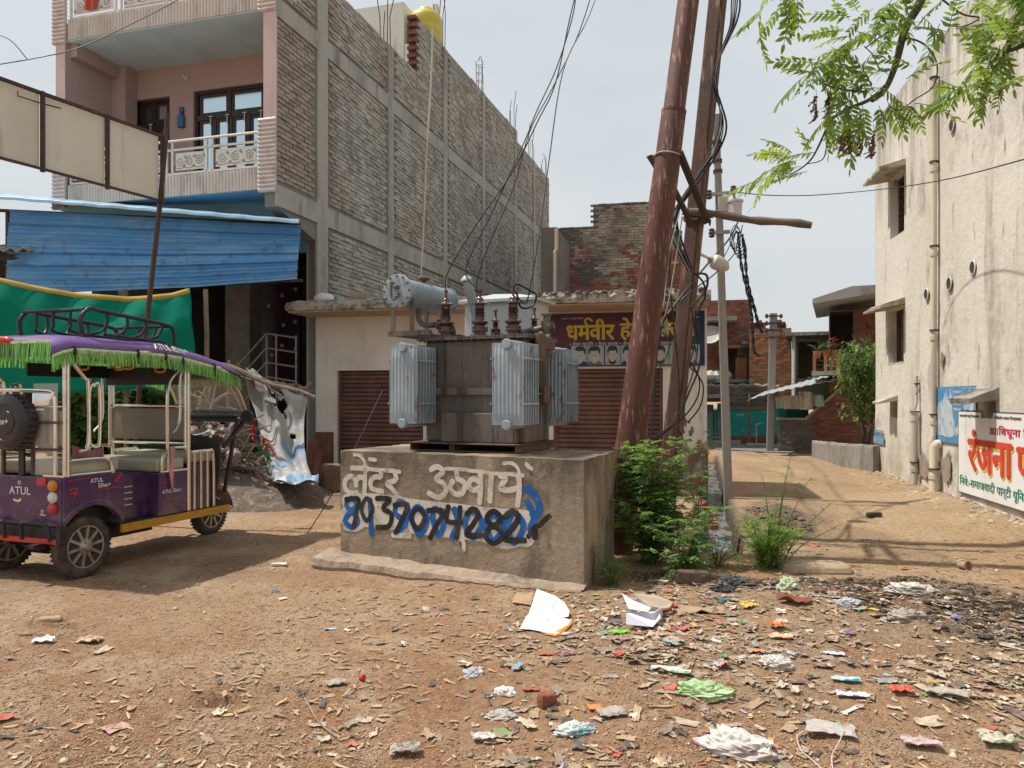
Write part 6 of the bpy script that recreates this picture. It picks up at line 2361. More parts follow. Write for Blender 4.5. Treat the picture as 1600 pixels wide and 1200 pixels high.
for (a, b, c, d) in ((1508, 1528, 606, 607), (1508, 1509, 607, 626), (1527, 1528, 607, 626)):
 p = [fw3(*uz(a, d), .004), fw3(*uz(b, d), .004), fw3(*uz(b, c), .004), fw3(*uz(a, c), .004)]
 mb.add(p, [(0, 1, 2, 3)])
mb.build('frame_line', M['wall_blue_white'], blue)
note = thing('wall_notice', 'small faded blue painted notice low at the corner of the cream building', 'wall notice', B.w(0, 0), B.rot)
mb = MB()
p = [fw3(*uz(1367, 692), 0), fw3(*uz(1384, 695), 0), fw3(*uz(1384, 683), 0), fw3(*uz(1367, 681), 0)]
mb.add(p, [(0, 1, 2, 3)])
mb.build('panel', M['wall_blue'], note)
text('lettering', 'समाजवा', 'wall_blue', note, lambda u, v, d: fw3(u, v, d), (uu(1368), bz(680, 1368), uu(1383), bz(671, 1368)), bold=.03)
text('lettering', 'नेता जी', 'wall_blue_white', note, lambda u, v, d: fw3(u, v, d + .002), (uu(1368), bz(690, 1368), uu(1383), bz(683, 1368)), bold=.03)

# concrete trough / low wall by the lane
c0, c1 = ground_at(1268, 714), ground_at(1364, 745)
tr = thing('concrete_trough', 'long low concrete trough wall between the lane and the cream building', 'trough', (c0.x, c0.y, 0))
mb = MB()
d = (c1 - c0)
rows = []
n_ = V((d.y, -d.x, 0)).normalized()
n_ = n_ if n_.x < 0 else -n_
zA, zB = CAM_H + (HOR - 689) / F_PX * c0.y, CAM_H + (HOR - 697) / F_PX * c1.y
rr = random.Random(2)
for i in range(25):
 q = c0 + d * i / 24
 z = zA + (zB - zA) * i / 24 + rr.uniform(-.012, .012)
 rows.append([q + V((0, 0, -.15)), q + V((rr.uniform(-.01, .01), 0, z - .05)), q + V((.02, .02, z)), q + V((.16, .05, z)), q + V((.16, .05, .1)), q + V((1.4, .5, .1)), q + V((1.4, .5, -.1))])
mb.grid(rows)
mb.add(rows[0], [tuple(range(7))])
mb.add(rows[-1], [tuple(reversed(range(7)))])
mb.build('trough_body', mat('grey_trough_concrete', (.27, .255, .23), [((.15, .14, .125), 2, (1, 1, .4), .45, .68, .8), ((.37, .34, .29), 6, ONE, .52, .7, .5)], bump=[(18, .012)]), tr, world=True)
mb = MB()
for k in range(60):
 t = rr.random()
 q = c0 + d * t + V((rr.uniform(.25, 1.2), rr.uniform(0, .4), .12))
 s_ = rr.uniform(.05, .16)
 mb.lathe(q, (rr.uniform(-.5, .5), rr.uniform(-.5, .5), 1), [(0, s_), (s_ * .5, s_ * .8), (s_ * .8, s_ * .3)], 6)
o = mb.build('rubble_fill', M['brick_red'], tr, world=True)
o['kind'] = 'stuff'

# ------------------------------------------------------------------ houses at the end of the lane
def slab_house(name, label, px0, px1, pyt, pyb, Y, m_wall, depth=5.0, brick=True, mm='mortar_lime', holes=(), ang=0.0, m_obj=0):
 """brick house facing the camera at depth Y; holes in picture marks (px0, px1, pyt, pyb)"""
 c = at(px0, pyb, Y)
 th = math.atan((px0 - 800) / F_PX) + .01
 o = thing(name, label, 'house', (c.x, Y, 0), -th)
 o.scale = (1 / (math.cos(th) + (px0 + px1 - 1600) / 2 / F_PX * math.sin(th)), 1, 1)
 u1_ = (px1 - px0) / F_PX * Y
 zof = lambda py: CAM_H + (HOR - py) / F_PX * Y
 hs = [((a - px0) / F_PX * Y, (b - px0) / F_PX * Y, zof(d), zof(c_)) for (a, b, c_, d) in holes]
 mb = MB()
 z0, z1 = zof(pyb), zof(pyt)
 holed(mb, 0, u1_, z0, z1, hs, lambda u, v, d: V((u, d, v)), .35)
 mb.box((0, .355, z0), (u1_, .5, z1)) if not hs else mb.box((0, 2.0, z0), (u1_, 2.2, z1))
 mb.add([(0, 0, z0), (0, depth, z0), (0, depth, z1), (0, 0, z1)], [(0, 1, 2, 3)])
 mb.add([(u1_, 0, z0), (u1_, depth, z0), (u1_, depth, z1), (u1_, 0, z1)], [(3, 2, 1, 0)])
 mb.add([(0, 0, z1), (u1_, 0, z1), (u1_, depth, z1), (0, depth, z1)], [(0, 1, 2, 3)])
 w_ = mb.build('wall', M[mm if brick else m_wall], o)
 if brick:
  f_ = lambda u, v, d: V((u, -d, v))
  bl_ = brickwork(f_, 0, u1_, z0, z1, lambda u, v: any(h[0] - .08 < u < h[1] + .08 and h[2] - .05 < v < h[3] + .05 for h in hs), jit=.006, proud=.015, seed=int(px0))
  build_bricks(bl_, f_, .072, .03, m_wall, w_, n_obj=0)
 return o, zof, u1_


# left brick house with a projecting slab
h1, zo, u1_ = slab_house('brick_house', 'distant red brick house with flat slab roof left of the lane end', 1096, 1172, 470, 612, 30.0, 'brick_red', holes=((1136, 1152, 545, 588),))
mb = MB()
mb.box((-.4, -1.0, zo(505)), ((1150 - 1096) / F_PX * 30, 3, zo(499)))
mb.build('roof_slab', M['concrete'], h1)
mb = MB()
mb.box((.9, -.35, zo(545)), (1.9, -.02, zo(541)))
mb.box(((1149 - 1096) * .025, -.05, zo(598)), ((1166 - 1096) * .025, .05, zo(560)))
mb.build('ledge', M['brick_orange'], h1)
mb = MB()
mb.box((-.2, -.6, zo(598)), (2.0, -.02, zo(593)))
mb.box((1.55, -.8, zo(541)), (3.0, -.02, zo(536)))
mb.build('floor_slab', M['concrete_dark'], h1)
mb = MB()
for k in range(3):
 mb.lathe((.35 + .3 * k, -.35, zo(593)), (0, 0, 1), [(0, .2), (.15, .24), (.3, .16), (.34, .02)], 10)
mb.build('white_sack', mat('heaped_white_sack', (.6, .58, .52)), h1)
mb = MB()
q = at(1112, 585, 29.9)
mb.lathe(at(1110, 525, 29) + V((0, 0, 0)), (-.3, -.8, .5), [(0, .05), (.02, .3), (.1, .42), (.11, .40), (.04, .28), (.03, .04)], 18)
tag(mb.build('satellite_dish', M['kiosk'], None, origin=at(1110, 525, 29)), 'pale satellite dish on the distant red brick house', 'satellite dish')
# orange brick house
h2, zo, u1_ = slab_house('brick_house', 'orange brick house with a broken top edge beyond the far concrete pole', 1171, 1236, 514, 640, 27.0, 'brick_orange', depth=4)
mb = MB()
rr = random.Random(4)
for k in range(20):
 x = rr.uniform(0, u1_ - .2)
 mb.box((x, .02, zo(514) + .001), (x + .22, .3, zo(514) + rr.choice((.07, .14, .22, .3))))
mb.build('broken_coping', M['brick_red'], h2)
# dark open-fronted house right of it
h3, zo, u1_ = slab_house('brick_house', 'shadowy open-fronted brick house with a white pipe behind the tin roof', 1237, 1300, 524, 640, 26.0, 'brick_sooty', holes=((1246, 1296, 534, 592),))
mb = MB()
mb.box((-.2, -.5, zo(526)), (u1_ + .2, 2.2, zo(521)))
mb.build('roof_slab', M['concrete_dark'], h3)
mb = MB()
mb.tube([(.08, -.08, zo(640)), (.08, -.08, zo(523))], .06, 8)
mb.build('white_pipe', M['white_metal'], h3)
# mud-topped low house and teal wall
h4, zo, u1_ = slab_house('low_house', 'low house with teal painted wall under an old dark brick parapet', 1095, 1216, 640, 690, 25.5, 'teal_wall', brick=False, holes=((1102, 1116, 634, 692), (1120, 1134, 628, 690)))
mb = MB()
xa, xb = 0, u1_
n = 24
rows = []
rr = random.Random(11)
for i in range(n + 1):
 x = xa + (xb - xa) * i / n
 zt2 = zo(600) + .12 * mnoise.noise(V((i * .5, 1, 1))) - .12 * max(0, (i / n - .8))
 zb2 = zo(628) - (.25 if i / n > .3 else 0)
 rows.append([V((x, -.03, zb2)), V((x, -.05 + rr.uniform(-.02, .02), (zt2 + zb2) / 2)), V((x, -.03, zt2 - .05)), V((x, .06, zt2)), V((x, .4, zt2)), V((x, .4, zb2))])
mb.grid(rows)
mb.build('parapet_core', M['mortar_lime'], h4)
f_ = lambda u, v, d: V((u, -.06 - d, v))
bl_ = brickwork(f_, .05, u1_ - .05, zo(632), zo(603), lambda u, v: u < .9 and v < zo(620), jit=.012, proud=.015, seed=5)
build_bricks(bl_, f_, .072, .03, 'brick_sooty', h4)
mb = MB()
mb.box((-.1, -.7, zo(622)), (.85, -.02, zo(616)))
mb.build('door_hood', M['concrete'], h4)
mb = MB()
mb.box(((1103 - 1095) * .0212, .2, zo(690)), ((1115 - 1095) * .0212, .25, zo(632)))
mb.build('door', mat('pale_green_door', (.3, .42, .38)), h4)
mb = MB()
mb.box(((1121 - 1095) * .0212, .2, zo(690)), ((1133 - 1095) * .0212, .25, zo(630)))
mb.build('curtain', mat('grey_door_curtain', (.28, .27, .26), [((.4, .39, .37), 9, (4, 1, .2), .45, .6, .7)]), h4)
mb = MB()
mb.box(((1140 - 1095) * .0212, -.02, zo(690)), (u1_, -.004, zo(681)))
mb.build('dado', M['brick_red'], h4)
mb = MB()
mb.box(((1165 - 1095) * .0212, -1.2, zo(692.5)), ((1200 - 1095) * .0212, -.05, zo(690.5)))
mb.build('door_slab', M['concrete'], h4)
mb = MB()
mb.box((.1, -.9, 0), (1.3, -.05, zo(687)))
mb.build('door_step', M['concrete'], h4)
mb = MB()
x = (1170 - 1095) * .0212
mb.tube([(x, -.3, zo(691)), (x, -.3, zo(615))], .025, 6)
mb.tube([((1180 - 1095) * .0212, -.5, zo(691)), ((1180 - 1095) * .0212, -.5, zo(662)), ((1187 - 1095) * .0212, -.5, zo(660))], .02, 6)
mb.build('stand_pipe', M['pvc_grey'], h4)
text('lettering', 'जय भीम', 'wall_white', h4, lambda u, v, d: V((u, -.006 - d, v)), ((1151 - 1095) * .0212, zo(650), (1162 - 1095) * .0212, zo(645)))

# brick house at right with balcony plants, stair parapet and tin porch
h5, zo, u1_ = slab_house('brick_house', 'two-storey red brick house with overhanging slab and potted balcony plants', 1295, 1400, 486, 650, 21.0, 'brick_red', holes=((1297, 1333, 486.5, 552),))
s = 21.0 / F_PX
mb = MB()
mb.prism([((1271 - 1295) * s, -1.2, zo(481)), ((1400 - 1295) * s, -1.2, zo(466)), ((1400 - 1295) * s, -1.2, zo(458)), ((1330 - 1295) * s, -1.2, zo(458)), ((1271 - 1295) * s, -1.2, zo(474))], (0, 4, 0))
mb.build('roof_slab', M['concrete'], h5)
mb = MB()
mb.box(((1334 - 1295) * s, -.35, zo(552)), ((1352 - 1295) * s, -.02, zo(488)))
mb.build('brick_pier', M['brick_red'], h5)
mb = MB()
mb.box(((1270 - 1295) * s, -1.3, zo(588)), ((1316 - 1295) * s, -.05, zo(582)))
mb.build('balcony_slab', M['concrete'], h5)
for k, px in enumerate((1274, 1291, 1310)):
 mb = MB()
 mb.box(((px - 2.5 - 1295) * s, -1.25, zo(582) + .002), ((px + 2.5 - 1295) * s, -1.13, zo(558)))
 mb.build('balcony_post', M['brick_orange'], h5)
mb = MB()
for z in (566, 573, 579):
 mb.beam(((1274 - 1295) * s, -1.19, zo(z)), ((1310 - 1295) * s, -1.19, zo(z)), .03, .03)
mb.build('balcony_rail', M['tin_dark'], h5)
mb = MB()
mb.prism([((1212 - 1295) * s, 0, -.2), ((1372 - 1295) * s, 0, -.2), ((1372 - 1295) * s, 0, zo(600)), ((1318 - 1295) * s, 0, zo(606)), ((1258 - 1295) * s, 0, zo(656)), ((1212 - 1295) * s, 0, zo(656))], (0, .25, 0))
st = mb.build('stair_wall', M['mortar_lime'], h5)
f_ = lambda u, v, d: V((u, -.001 - d, v))
lim = lambda u: zo(656) if u < (1258 - 1295) * s else (zo(656) + (u - (1258 - 1295) * s) / ((1318 - 1258) * s) * (zo(606) - zo(656)) if u < (1318 - 1295) * s else zo(602))
bl_ = brickwork(f_, (1212 - 1295) * s, (1372 - 1295) * s, -.1, zo(600), lambda u, v: v > lim(u) - .04, jit=.007, proud=.013, seed=3)
ds = [b for b in bl_ if b[0] < (1262 - 1295) * s]
build_bricks(ds, f_, .072, .03, 'brick_sooty', st, n_obj=60, near=lambda b: -b[1])
build_bricks([b for b in bl_ if b not in set(ds)], f_, .072, .03, 'brick_red', st, n_obj=120, near=lambda b: b[0] * 0 - b[1])
mb = MB()
mb.beam(((1210 - 1295) * s, .1, zo(655)), ((1257 - 1295) * s, .1, zo(655)), .3, .06)
mb.beam(((1258 - 1295) * s, .1, zo(654)), ((1318 - 1295) * s, .1, zo(604)), .3, .07)
mb.build('stair_coping', M['concrete'], h5)
mb = MB()
mb.box(((1212 - 1295) * s, .3, zo(655)), ((1262 - 1295) * s, .34, zo(636)))
mb.build('green_cloth', M['teal_dark'], h5)
mb = MB()
mb.box(((1260 - 1295) * s, .4, zo(640)), ((1318 - 1295) * s, .5, zo(588)))
mb.build('green_wall', mat('pale_green_wall', (.14, .24, .17)), h5)
pr_ = thing('tin_porch', 'grey tin porch roof sloping over faded banners at the far house', 'porch roof', at(1240, 620, 20.8))
mb = MB()
rows = []
for i in range(40):
 t = i / 39
 a, b = at(1169 + (1312 - 1169) * t, 625 - (625 - 592) * t ** .8, 20.0), at(1195 + (1300 - 1195) * t, 612 - (612 - 583) * t, 21.6)
 z = .010 * (1 if i % 4 < 2 else -1)
 rows.append([a + V((0, 0, z)), b + V((0, 0, z))])
mb.grid(rows, thick=(0, 0, -.015))
mb.build('roof_sheet', M['tin_grey'], pr_, world=True)
mb = MB()
mb.tube([at(1170, 626, 20.1), at(1170, 690, 21)], .03, 6)
mb.build('support_pole', M['tin_dark'], pr_, world=True)
for k, (a, b, c, d, col) in enumerate(((1213, 1224, 620, 638, (.42, .46, .42)), (1225, 1249, 618, 639, (.50, .47, .40)), (1250, 1271, 612, 640, (.56, .53, .46)), (1272, 1288, 617, 635, (.30, .46, .40)))):
 mb = MB()
 p, q = at(a, d, 20.7), at(b, c, 20.7)
 rows = [[V((p.x + (q.x - p.x) * i / 5, 20.7 + .03 * math.sin(i * 1.3 + k) + .02 * j, p.z + (q.z - p.z) * j / 4)) for j in range(5)] for i in range(6)]
 mb.grid(rows, thick=(0, .01, 0))
 mb.build('banner', mat('faded_banner', col, [((.3, .22, .17), 3, VST, .5, .62, .6), ((.45, .12, .1), 6, ONE, .64, .7, .7)]), pr_, world=True)

# ------------------------------------------------------------------ plants
def leaf_face(L, W, curl=.15, n=3):
 pts, fs = [], []
 prof = [(0, .0), (.2, .42), (.5, .5), (.78, .3), (1, 0)]
 vs = []
 for (t, w_) in prof:
  z = -curl * L * t * t
  vs += [V((-w_ * W, L * t, z + .12 * w_ * W)), V((0, L * t, z)), V((w_ * W, L * t, z + .12 * w_ * W))]
 for i in range(4):
  for j in range(2):
   a = i * 3 + j
   fs.append((a, a + 1, a + 4, a + 3))
 return vs, fs


def rotm(d, up=V((0, 0, 1))):
 y = d.normalized()
 x = y.cross(up)
 x = x.normalized() if x.length > 1e-4 else V((1, 0, 0))
 z = x.cross(y)
 return Matrix((x, y, z)).transposed()


def pinnate(L, n, lw, r, droop=.5, ll=.34):
 """compound leaf along +Y with n leaflet pairs"""
 mb = MB()
 P = []
 for k in range(n + 1):
  t = (k + 1) / (n + 1)
  P.append(V((0, L * t, -droop * L * t * t * .5)))
 mb.tube([V((0, 0, 0))] + P, [.003 * L / .3] * (len(P)) + [.001], 4)
 for k in range(1, n + 1):
  for s_ in (-1, 1):
   lf, ff_ = leaf_face(L * ll * (1 - .35 * abs(k / n - .45)) * r.uniform(.85, 1.15), lw * L * r.uniform(.85, 1.15), .25)
   d = V((s_ * 1.0, .75 + r.uniform(-.2, .2), -.35 + r.uniform(-.2, .2)))
   mt = rotm(d) @ Matrix.Rotation(r.uniform(-.5, .5), 3, 'Y')
   mb.add([P[k - 1] + mt @ q for q in lf], ff_)
 lf, ff_ = leaf_face(L * ll * .8, lw * L, .25)
 mb.add([P[-1] + q for q in lf], ff_)
 return mb


# neem branches reaching in from the upper right
tree = thing('neem_tree', 'neem tree whose leafy branches hang into the sky at the upper right', 'tree', (4.75, 4.4, 0))
rr = random.Random(33)
limbs = [
 [(4.75, 4.4, -.1), (4.72, 4.42, 1.6), (4.6, 4.5, 3.2), (4.3, 4.7, 4.6), (3.9, 4.9, 5.5)],
]
D5 = 5.6
tp = MB()
tp.tube(smooth_path(limbs[0], 5), [.19 - .11 * k / 20 for k in range(21)], 12)
tp.build('trunk', M['bark'], tree, smooth='auto', world=True)


def limb(pts, r0, r1):
 P = smooth_path([at(*p) if not isinstance(p, Vector) else p for p in pts], 6)
 mb = MB()
 mb.tube(P, [r0 + (r1 - r0) * k / (len(P) - 1) for k in range(len(P))], 7)
 mb.build('branch', M['bark'], tree, smooth='auto', world=True)
 return P


start = V((3.9, 4.9, 5.5))
LB = [
 limb([start, (1520, -190, 5.3), (1450, -20, 5.5), (1415, 45, 5.6), (1400, 100, 5.6), (1383, 140, 5.6), (1362, 158, 5.6)], .045, .014),
 limb([(1388, 130, 5.6), (1360, 155, 5.6), (1325, 170, 5.6), (1305, 182, 5.6), (1294, 195, 5.6)], .016, .008),
 limb([(1294, 195, 5.6), (1282, 222, 5.6), (1268, 248, 5.6), (1250, 264, 5.6), (1232, 272, 5.6), (1216, 264, 5.6)], .009, .003),
 limb([(1293, 200, 5.6), (1291, 232, 5.6), (1284, 250, 5.6), (1262, 256, 5.6)], .006, .003),
 limb([(1418, 46, 5.6), (1395, 47, 5.6), (1375, 58, 5.6), (1352, 75, 5.6)], .009, .004),
 limb([(1354, 144, 5.6), (1320, 140, 5.6), (1290, 132, 5.6), (1273, 118, 5.6), (1268, 98, 5.6)], .008, .003),
 limb([(1416, 58, 5.6), (1445, 70, 5.55), (1464, 100, 5.5), (1458, 135, 5.5), (1430, 155, 5.5), (1405, 172, 5.5), (1388, 165, 5.5)], .007, .003),
 limb([(1390, 108, 5.6), (1376, 110, 5.6), (1364, 86, 5.6), (1350, 72, 5.6)], .007, .003),
 limb([start, (1640, -120, 5.0), (1590, 30, 5.0), (1570, 85, 5.0), (1545, 120, 5.0), (1525, 140, 5.0)], .04, .006),
 limb([start, (1700, -60, 4.8), (1640, 40, 4.8), (1600, 70, 4.8), (1560, 84, 4.8)], .04, .008),
 limb([start, (1500, -160, 5.2), (1400, -60, 5.3), (1310, -30, 5.4), (1240, -12, 5.4), (1205, 0, 5.4)], .02, .004),
 limb([(1450, -20, 5.5), (1500, 20, 5.4), (1530, 28, 5.4), (1500, 42, 5.4), (1470, 32, 5.4)], .008, .003),
]
LEAFS = []
for k in range(7):
 mbk = pinnate(.30, 7 if k % 2 else 6, .092, random.Random(k), droop=.35 + .2 * (k % 3), ll=.31)
 ob = mbk.build('leaf', M['leaf_neem'] if k < 5 else M['leaf_neem_yellow'], None)
 LEAFS.append(ob.data)
 bpy.data.objects.remove(ob)
for me in LEAFS:
 me.name = 'leaf'
nleaf = 0


def put_leaf(p, d, s, me, parent):
 global nleaf
 o = bpy.data.objects.new('leaf', me)
 COL.objects.link(o)
 o.parent = parent
 o.location = p - parent.location
 o.rotation_mode = 'QUATERNION'
 o.rotation_quaternion = (rotm(d) @ Matrix.Rotation(rr.uniform(-.7, .7), 3, 'Y')).to_quaternion()
 o.scale = (s, s, s)
 nleaf += 1


def spray(px, py, Y, n, spread=.05, size=1.0, ang=None, kinds=(0, 1, 2, 3, 4)):
 c = at(px, py, Y)
 for k in range(max(2, round(n * .62))):
  a = ang + rr.uniform(-.8, .8) if ang is not None else rr.uniform(0, 6.28)
  d = V((math.cos(a), rr.uniform(-.8, .8), math.sin(a) * .8 - .12))
  p = c + V((rr.uniform(-spread, spread), rr.uniform(-.2, .2), rr.uniform(-spread, spread)))
  put_leaf(p, d, size * rr.uniform(.75, 1.15), LEAFS[rr.choice(kinds)], tree)


Lf = math.pi
for (px, py, Y, n, sp, a, kn) in (
 (1222, 262, 5.6, 7, .07, Lf, (5, 6, 4)), (1245, 255, 5.6, 7, .08, Lf, (5, 6, 3)), (1262, 250, 5.6, 6, .08, None, (5, 0, 3)), (1240, 235, 5.6, 3, .05, 1.9, (5, 6)), (1205, 275, 5.6, 3, .03, 3.6, (5, 6)),
 (1268, 98, 5.6, 4, .04, Lf + .1, (0, 3, 4)), (1285, 105, 5.6, 6, .07, None, (0, 1, 2, 3)), (1262, 115, 5.6, 3, .04, 3.6, (0, 3)), (1310, 95, 5.6, 6, .08, None, (1, 2, 5)),
 (1335, 60, 5.6, 9, .10, Lf, (0, 2, 5)), (1355, 45, 5.6, 9, .10, None, (0, 1, 5)), (1320, 75, 5.6, 6, .08, Lf + .4, (0, 5, 6)), (1385, 25, 5.55, 6, .10, None, (0, 1, 2)), (1330, 35, 5.6, 6, .06, Lf - .2, (0, 5, 3)),
 (1300, 165, 5.6, 8, .09, None, (0, 1, 5)), (1330, 170, 5.6, 8, .10, 4.4, (0, 1, 2, 5)), (1360, 150, 5.6, 5, .10, None, (0, 2, 3)), (1340, 130, 5.6, 5, .07, None, (0, 1)), (1375, 145, 5.6, 6, .08, None, (1, 3)), (1355, 178, 5.6, 6, .08, 4.6, (1, 3)), (1290, 185, 5.6, 5, .05, 4.4, (0, 5)),
 (1405, 150, 5.5, 5, .08, None, (0, 2, 3)), (1430, 142, 5.5, 5, .07, .2, (2, 3)), (1400, 130, 5.5, 3, .05, 1.5, (2, 3)),
 (1200, -4, 5.4, 6, .06, 4.2, (5, 0, 3)), (1220, -12, 5.4, 6, .08, 4.6, (0, 5, 3)), (1245, -12, 5.4, 5, .07, 4.9, (0, 3)), (1400, -10, 5.5, 5, .12, 4.6, (0, 1, 2)),
 (1430, 20, 5.5, 5, .10, None, (0, 1, 2)), (1465, 10, 5.4, 5, .10, None, (0, 1, 2)), (1495, 40, 5.4, 3, .09, None, (0, 1, 3)), (1470, 55, 5.45, 3, .08, None, (0, 2)), (1530, 30, 5.3, 4, .10, None, (0, 1)),
 (1540, 110, 5.0, 8, .08, 3.9, (0, 1, 3)), (1520, 125, 5.0, 6, .06, 3.7, (0, 2, 3)), (1555, 90, 5.0, 5, .07, 3.9, (0, 1)), (1500, 150, 5.0, 2, .03, 3.5, (0, 3)), (1525, 160, 5.0, 3, .05, 4.6, (0, 3)),
 (1575, 40, 4.9, 16, .14, None, (0, 1, 2)), (1590, 15, 4.9, 14, .14, None, (0, 1, 2)), (1600, 75, 4.8, 10, .12, None, (0, 1, 2)), (1595, 130, 4.7, 9, .08, None, (5, 6, 0)), (1560, 10, 4.9, 10, .12, None, (0, 1)), (1640, 60, 4.7, 10, .2, None, (0, 1)), (1650, 0, 4.7, 10, .2, None, (0, 1)),
):
 spray(px, py, Y, n, sp, kinds=kn, ang=a, size=.9 if Y > 5.2 else .85)
# withered brown leaves
for (px, py) in ((1275, 150), (1297, 142), (1318, 202), (1346, 200), (1365, 205), (1328, 196)):
 mb = MB()
 c = at(px, py, 5.58)
 for k in range(9):
  lf, ff_ = leaf_face(rr.uniform(.05, .08), .014, .5)
  d = V((rr.uniform(-.35, .35), rr.uniform(-.35, .35), -1))
  m_ = rotm(d, V((1, 0, 0)))
  mb.add([c + V((rr.uniform(-.02, .02), 0, -.018 * k)) + m_ @ q for q in lf], ff_)
 mb.tube([c + V((0, 0, .05)), c + V((.01, 0, -.16))], .002, 4)
 mb.build('dead_leaf', M['leaf_dead'], tree, world=True)


def weed(name, label, base, stems, mleaf, mtop, r, L=.13, cat='plant', nl=9, lw=.055, per=11):
 """bushy weed: arching stems carrying finely cut compound leaves"""
 o = thing(name, label, cat, base)
 sm, lv, tops = MB(), MB(), MB()
 vv = [pinnate(L, 4, lw * 1.75, random.Random(k), droop=.7, ll=.42) for k in range(5)]
 for (dx, dy, h) in stems:
  P = smooth_path([V((dx * .12, dy * .12, -.03)), V((dx * .4, dy * .4, h * .45)), V((dx * .8, dy * .8, h * .8)), V((dx * 1.08, dy * 1.08, h))], 5)
  sm.tube(P, [.006 - .0045 * k / len(P) for k in range(len(P))], 5)
  for k in range(int(per * max(.5, h / .6))):
   t = .12 + .88 * r.random() ** .85
   i = min(int(t * (len(P) - 1)), len(P) - 2)
   p = P[i].lerp(P[i + 1], t * (len(P) - 1) - i)
   a = r.uniform(0, 6.28)
   d = V((math.cos(a), math.sin(a), r.uniform(-.1, .75)))
   m_ = rotm(d) * (r.uniform(.7, 1.25) * (1.1 - .35 * t))
   g = vv[r.randrange(5)]
   (tops if t > .82 and r.random() < .75 else lv).add([p + m_ @ V(q) for q in g.v], g.f)
 sm.build('stem', M['stem'], o)
 q = lv.build('leaves', M[mleaf], o)
 q['kind'] = 'stuff'
 if tops.v:
  q = tops.build('young_leaves', M[mtop], o)
  q['kind'] = 'stuff'
 return o


rr = random.Random(17)


def stems(n, rad, hmin, hmax, cx=0, cy=0):
 return [(cx + rad * rr.uniform(-1, 1), cy + rad * rr.uniform(-1, 1), rr.uniform(hmin, hmax)) for _ in range(n)]


def on_g(x, y):
 return V((x, y, gh(x, y)))


weed('weed_bush', 'tall bushy green weed growing against the foot of the red pole', on_g(1.24, 6.9), stems(19, .24, .65, 1.12) + stems(16, .34, .3, .8), 'leaf_weed', 'leaf_weed_lime', rr, L=.15, per=22, lw=.075)
weed('weed_bush', 'leafy weed spilling out in front of the tall bushy weed', on_g(1.42, 6.35), stems(16, .30, .25, .62), 'leaf_weed', 'leaf_weed_lime', rr, L=.13, per=20, lw=.075)
weed('weed', 'small dark weed at the right corner of the plinth', on_g(.80, 6.05), stems(9, .15, .1, .3), 'leaf_weed', 'leaf_weed', rr, L=.10, per=14)
weed('weed', 'slender weed sprig standing before the white pier of the shop', on_g(1.70, 7.15), [(.16, .0, 1.22), (.10, .05, 1.02), (.02, -.05, .8)], 'leaf_weed', 'leaf_weed_lime', rr, L=.13, per=13)
weed('weed', 'low weed on the rubble between the bushy weed and drain', on_g(1.80, 6.75), stems(9, .18, .1, .32), 'leaf_weed_lime', 'leaf_weed_lime', rr, L=.10, per=12)
weed('weed_bush', 'bright green feathery weed standing alone beside the dirt lane', on_g(2.22, 6.72), stems(34, .24, .2, .55), 'leaf_weed_lime', 'leaf_weed_lime', rr, L=.10, per=26, lw=.05)
weed('weed', 'thin weed with tall bare sprigs leaning over the lane', on_g(2.30, 6.75), [(.10, 0, .82), (.34, .1, .78), (.52, .1, .55), (-.06, .1, .8), (.2, .15, 1.0), (.42, .0, .42), (.6, .1, .36)], 'leaf_weed', 'leaf_weed_lime', rr, L=.075, per=11)

# shrub by the brick house
sb = thing('shrub', 'leafy green shrub between the red brick house and cream building', 'shrub', (7.65, 16.6, 0))
mb = MB()
for k in range(12):
 a = rr.uniform(0, 6.28)
 mb.tube(smooth_path([(7.65, 16.6, 0), (7.65 + .15 * math.cos(a), 16.6 + .1 * math.sin(a), 1.0), (7.65 + .55 * math.cos(a), 16.6 + .4 * math.sin(a), rr.uniform(1.6, 3.2))], 4), [.03 - .0025 * k2 for k2 in range(9)], 5)
mb.build('stem', M['bark'], sb, world=True)
mb, m2 = MB(), MB()
cl = []
for k in range(90):
 px, py = rr.uniform(1314, 1372), rr.uniform(535, 655)
 if py > 600 and px < 1318 + (py - 600) * .35:
  continue
 if py < 560 and (px < 1322 or rr.random() < .45):
  continue
 cl.append(at(px, py, rr.uniform(15.9, 17.3)))
for c in cl:
 for j in range(26):
  lf, ff_ = leaf_face(rr.uniform(.09, .17), rr.uniform(.035, .055), .3)
  d = V((rr.uniform(-1, 1), rr.uniform(-1, .6), rr.uniform(-.7, .6)))
  m_ = rotm(d)
  p = c + V((rr.gauss(0, .13), rr.gauss(0, .13), rr.gauss(0, .13)))
  (mb if rr.random() < .8 else m2).add([p + m_ @ q for q in lf], ff_)
q = mb.build('leaves', M['leaf_bush'], sb, world=True)
q['kind'] = 'stuff'
q = m2.build('young_leaves', M['leaf_weed_lime'], sb, world=True)
q['kind'] = 'stuff'
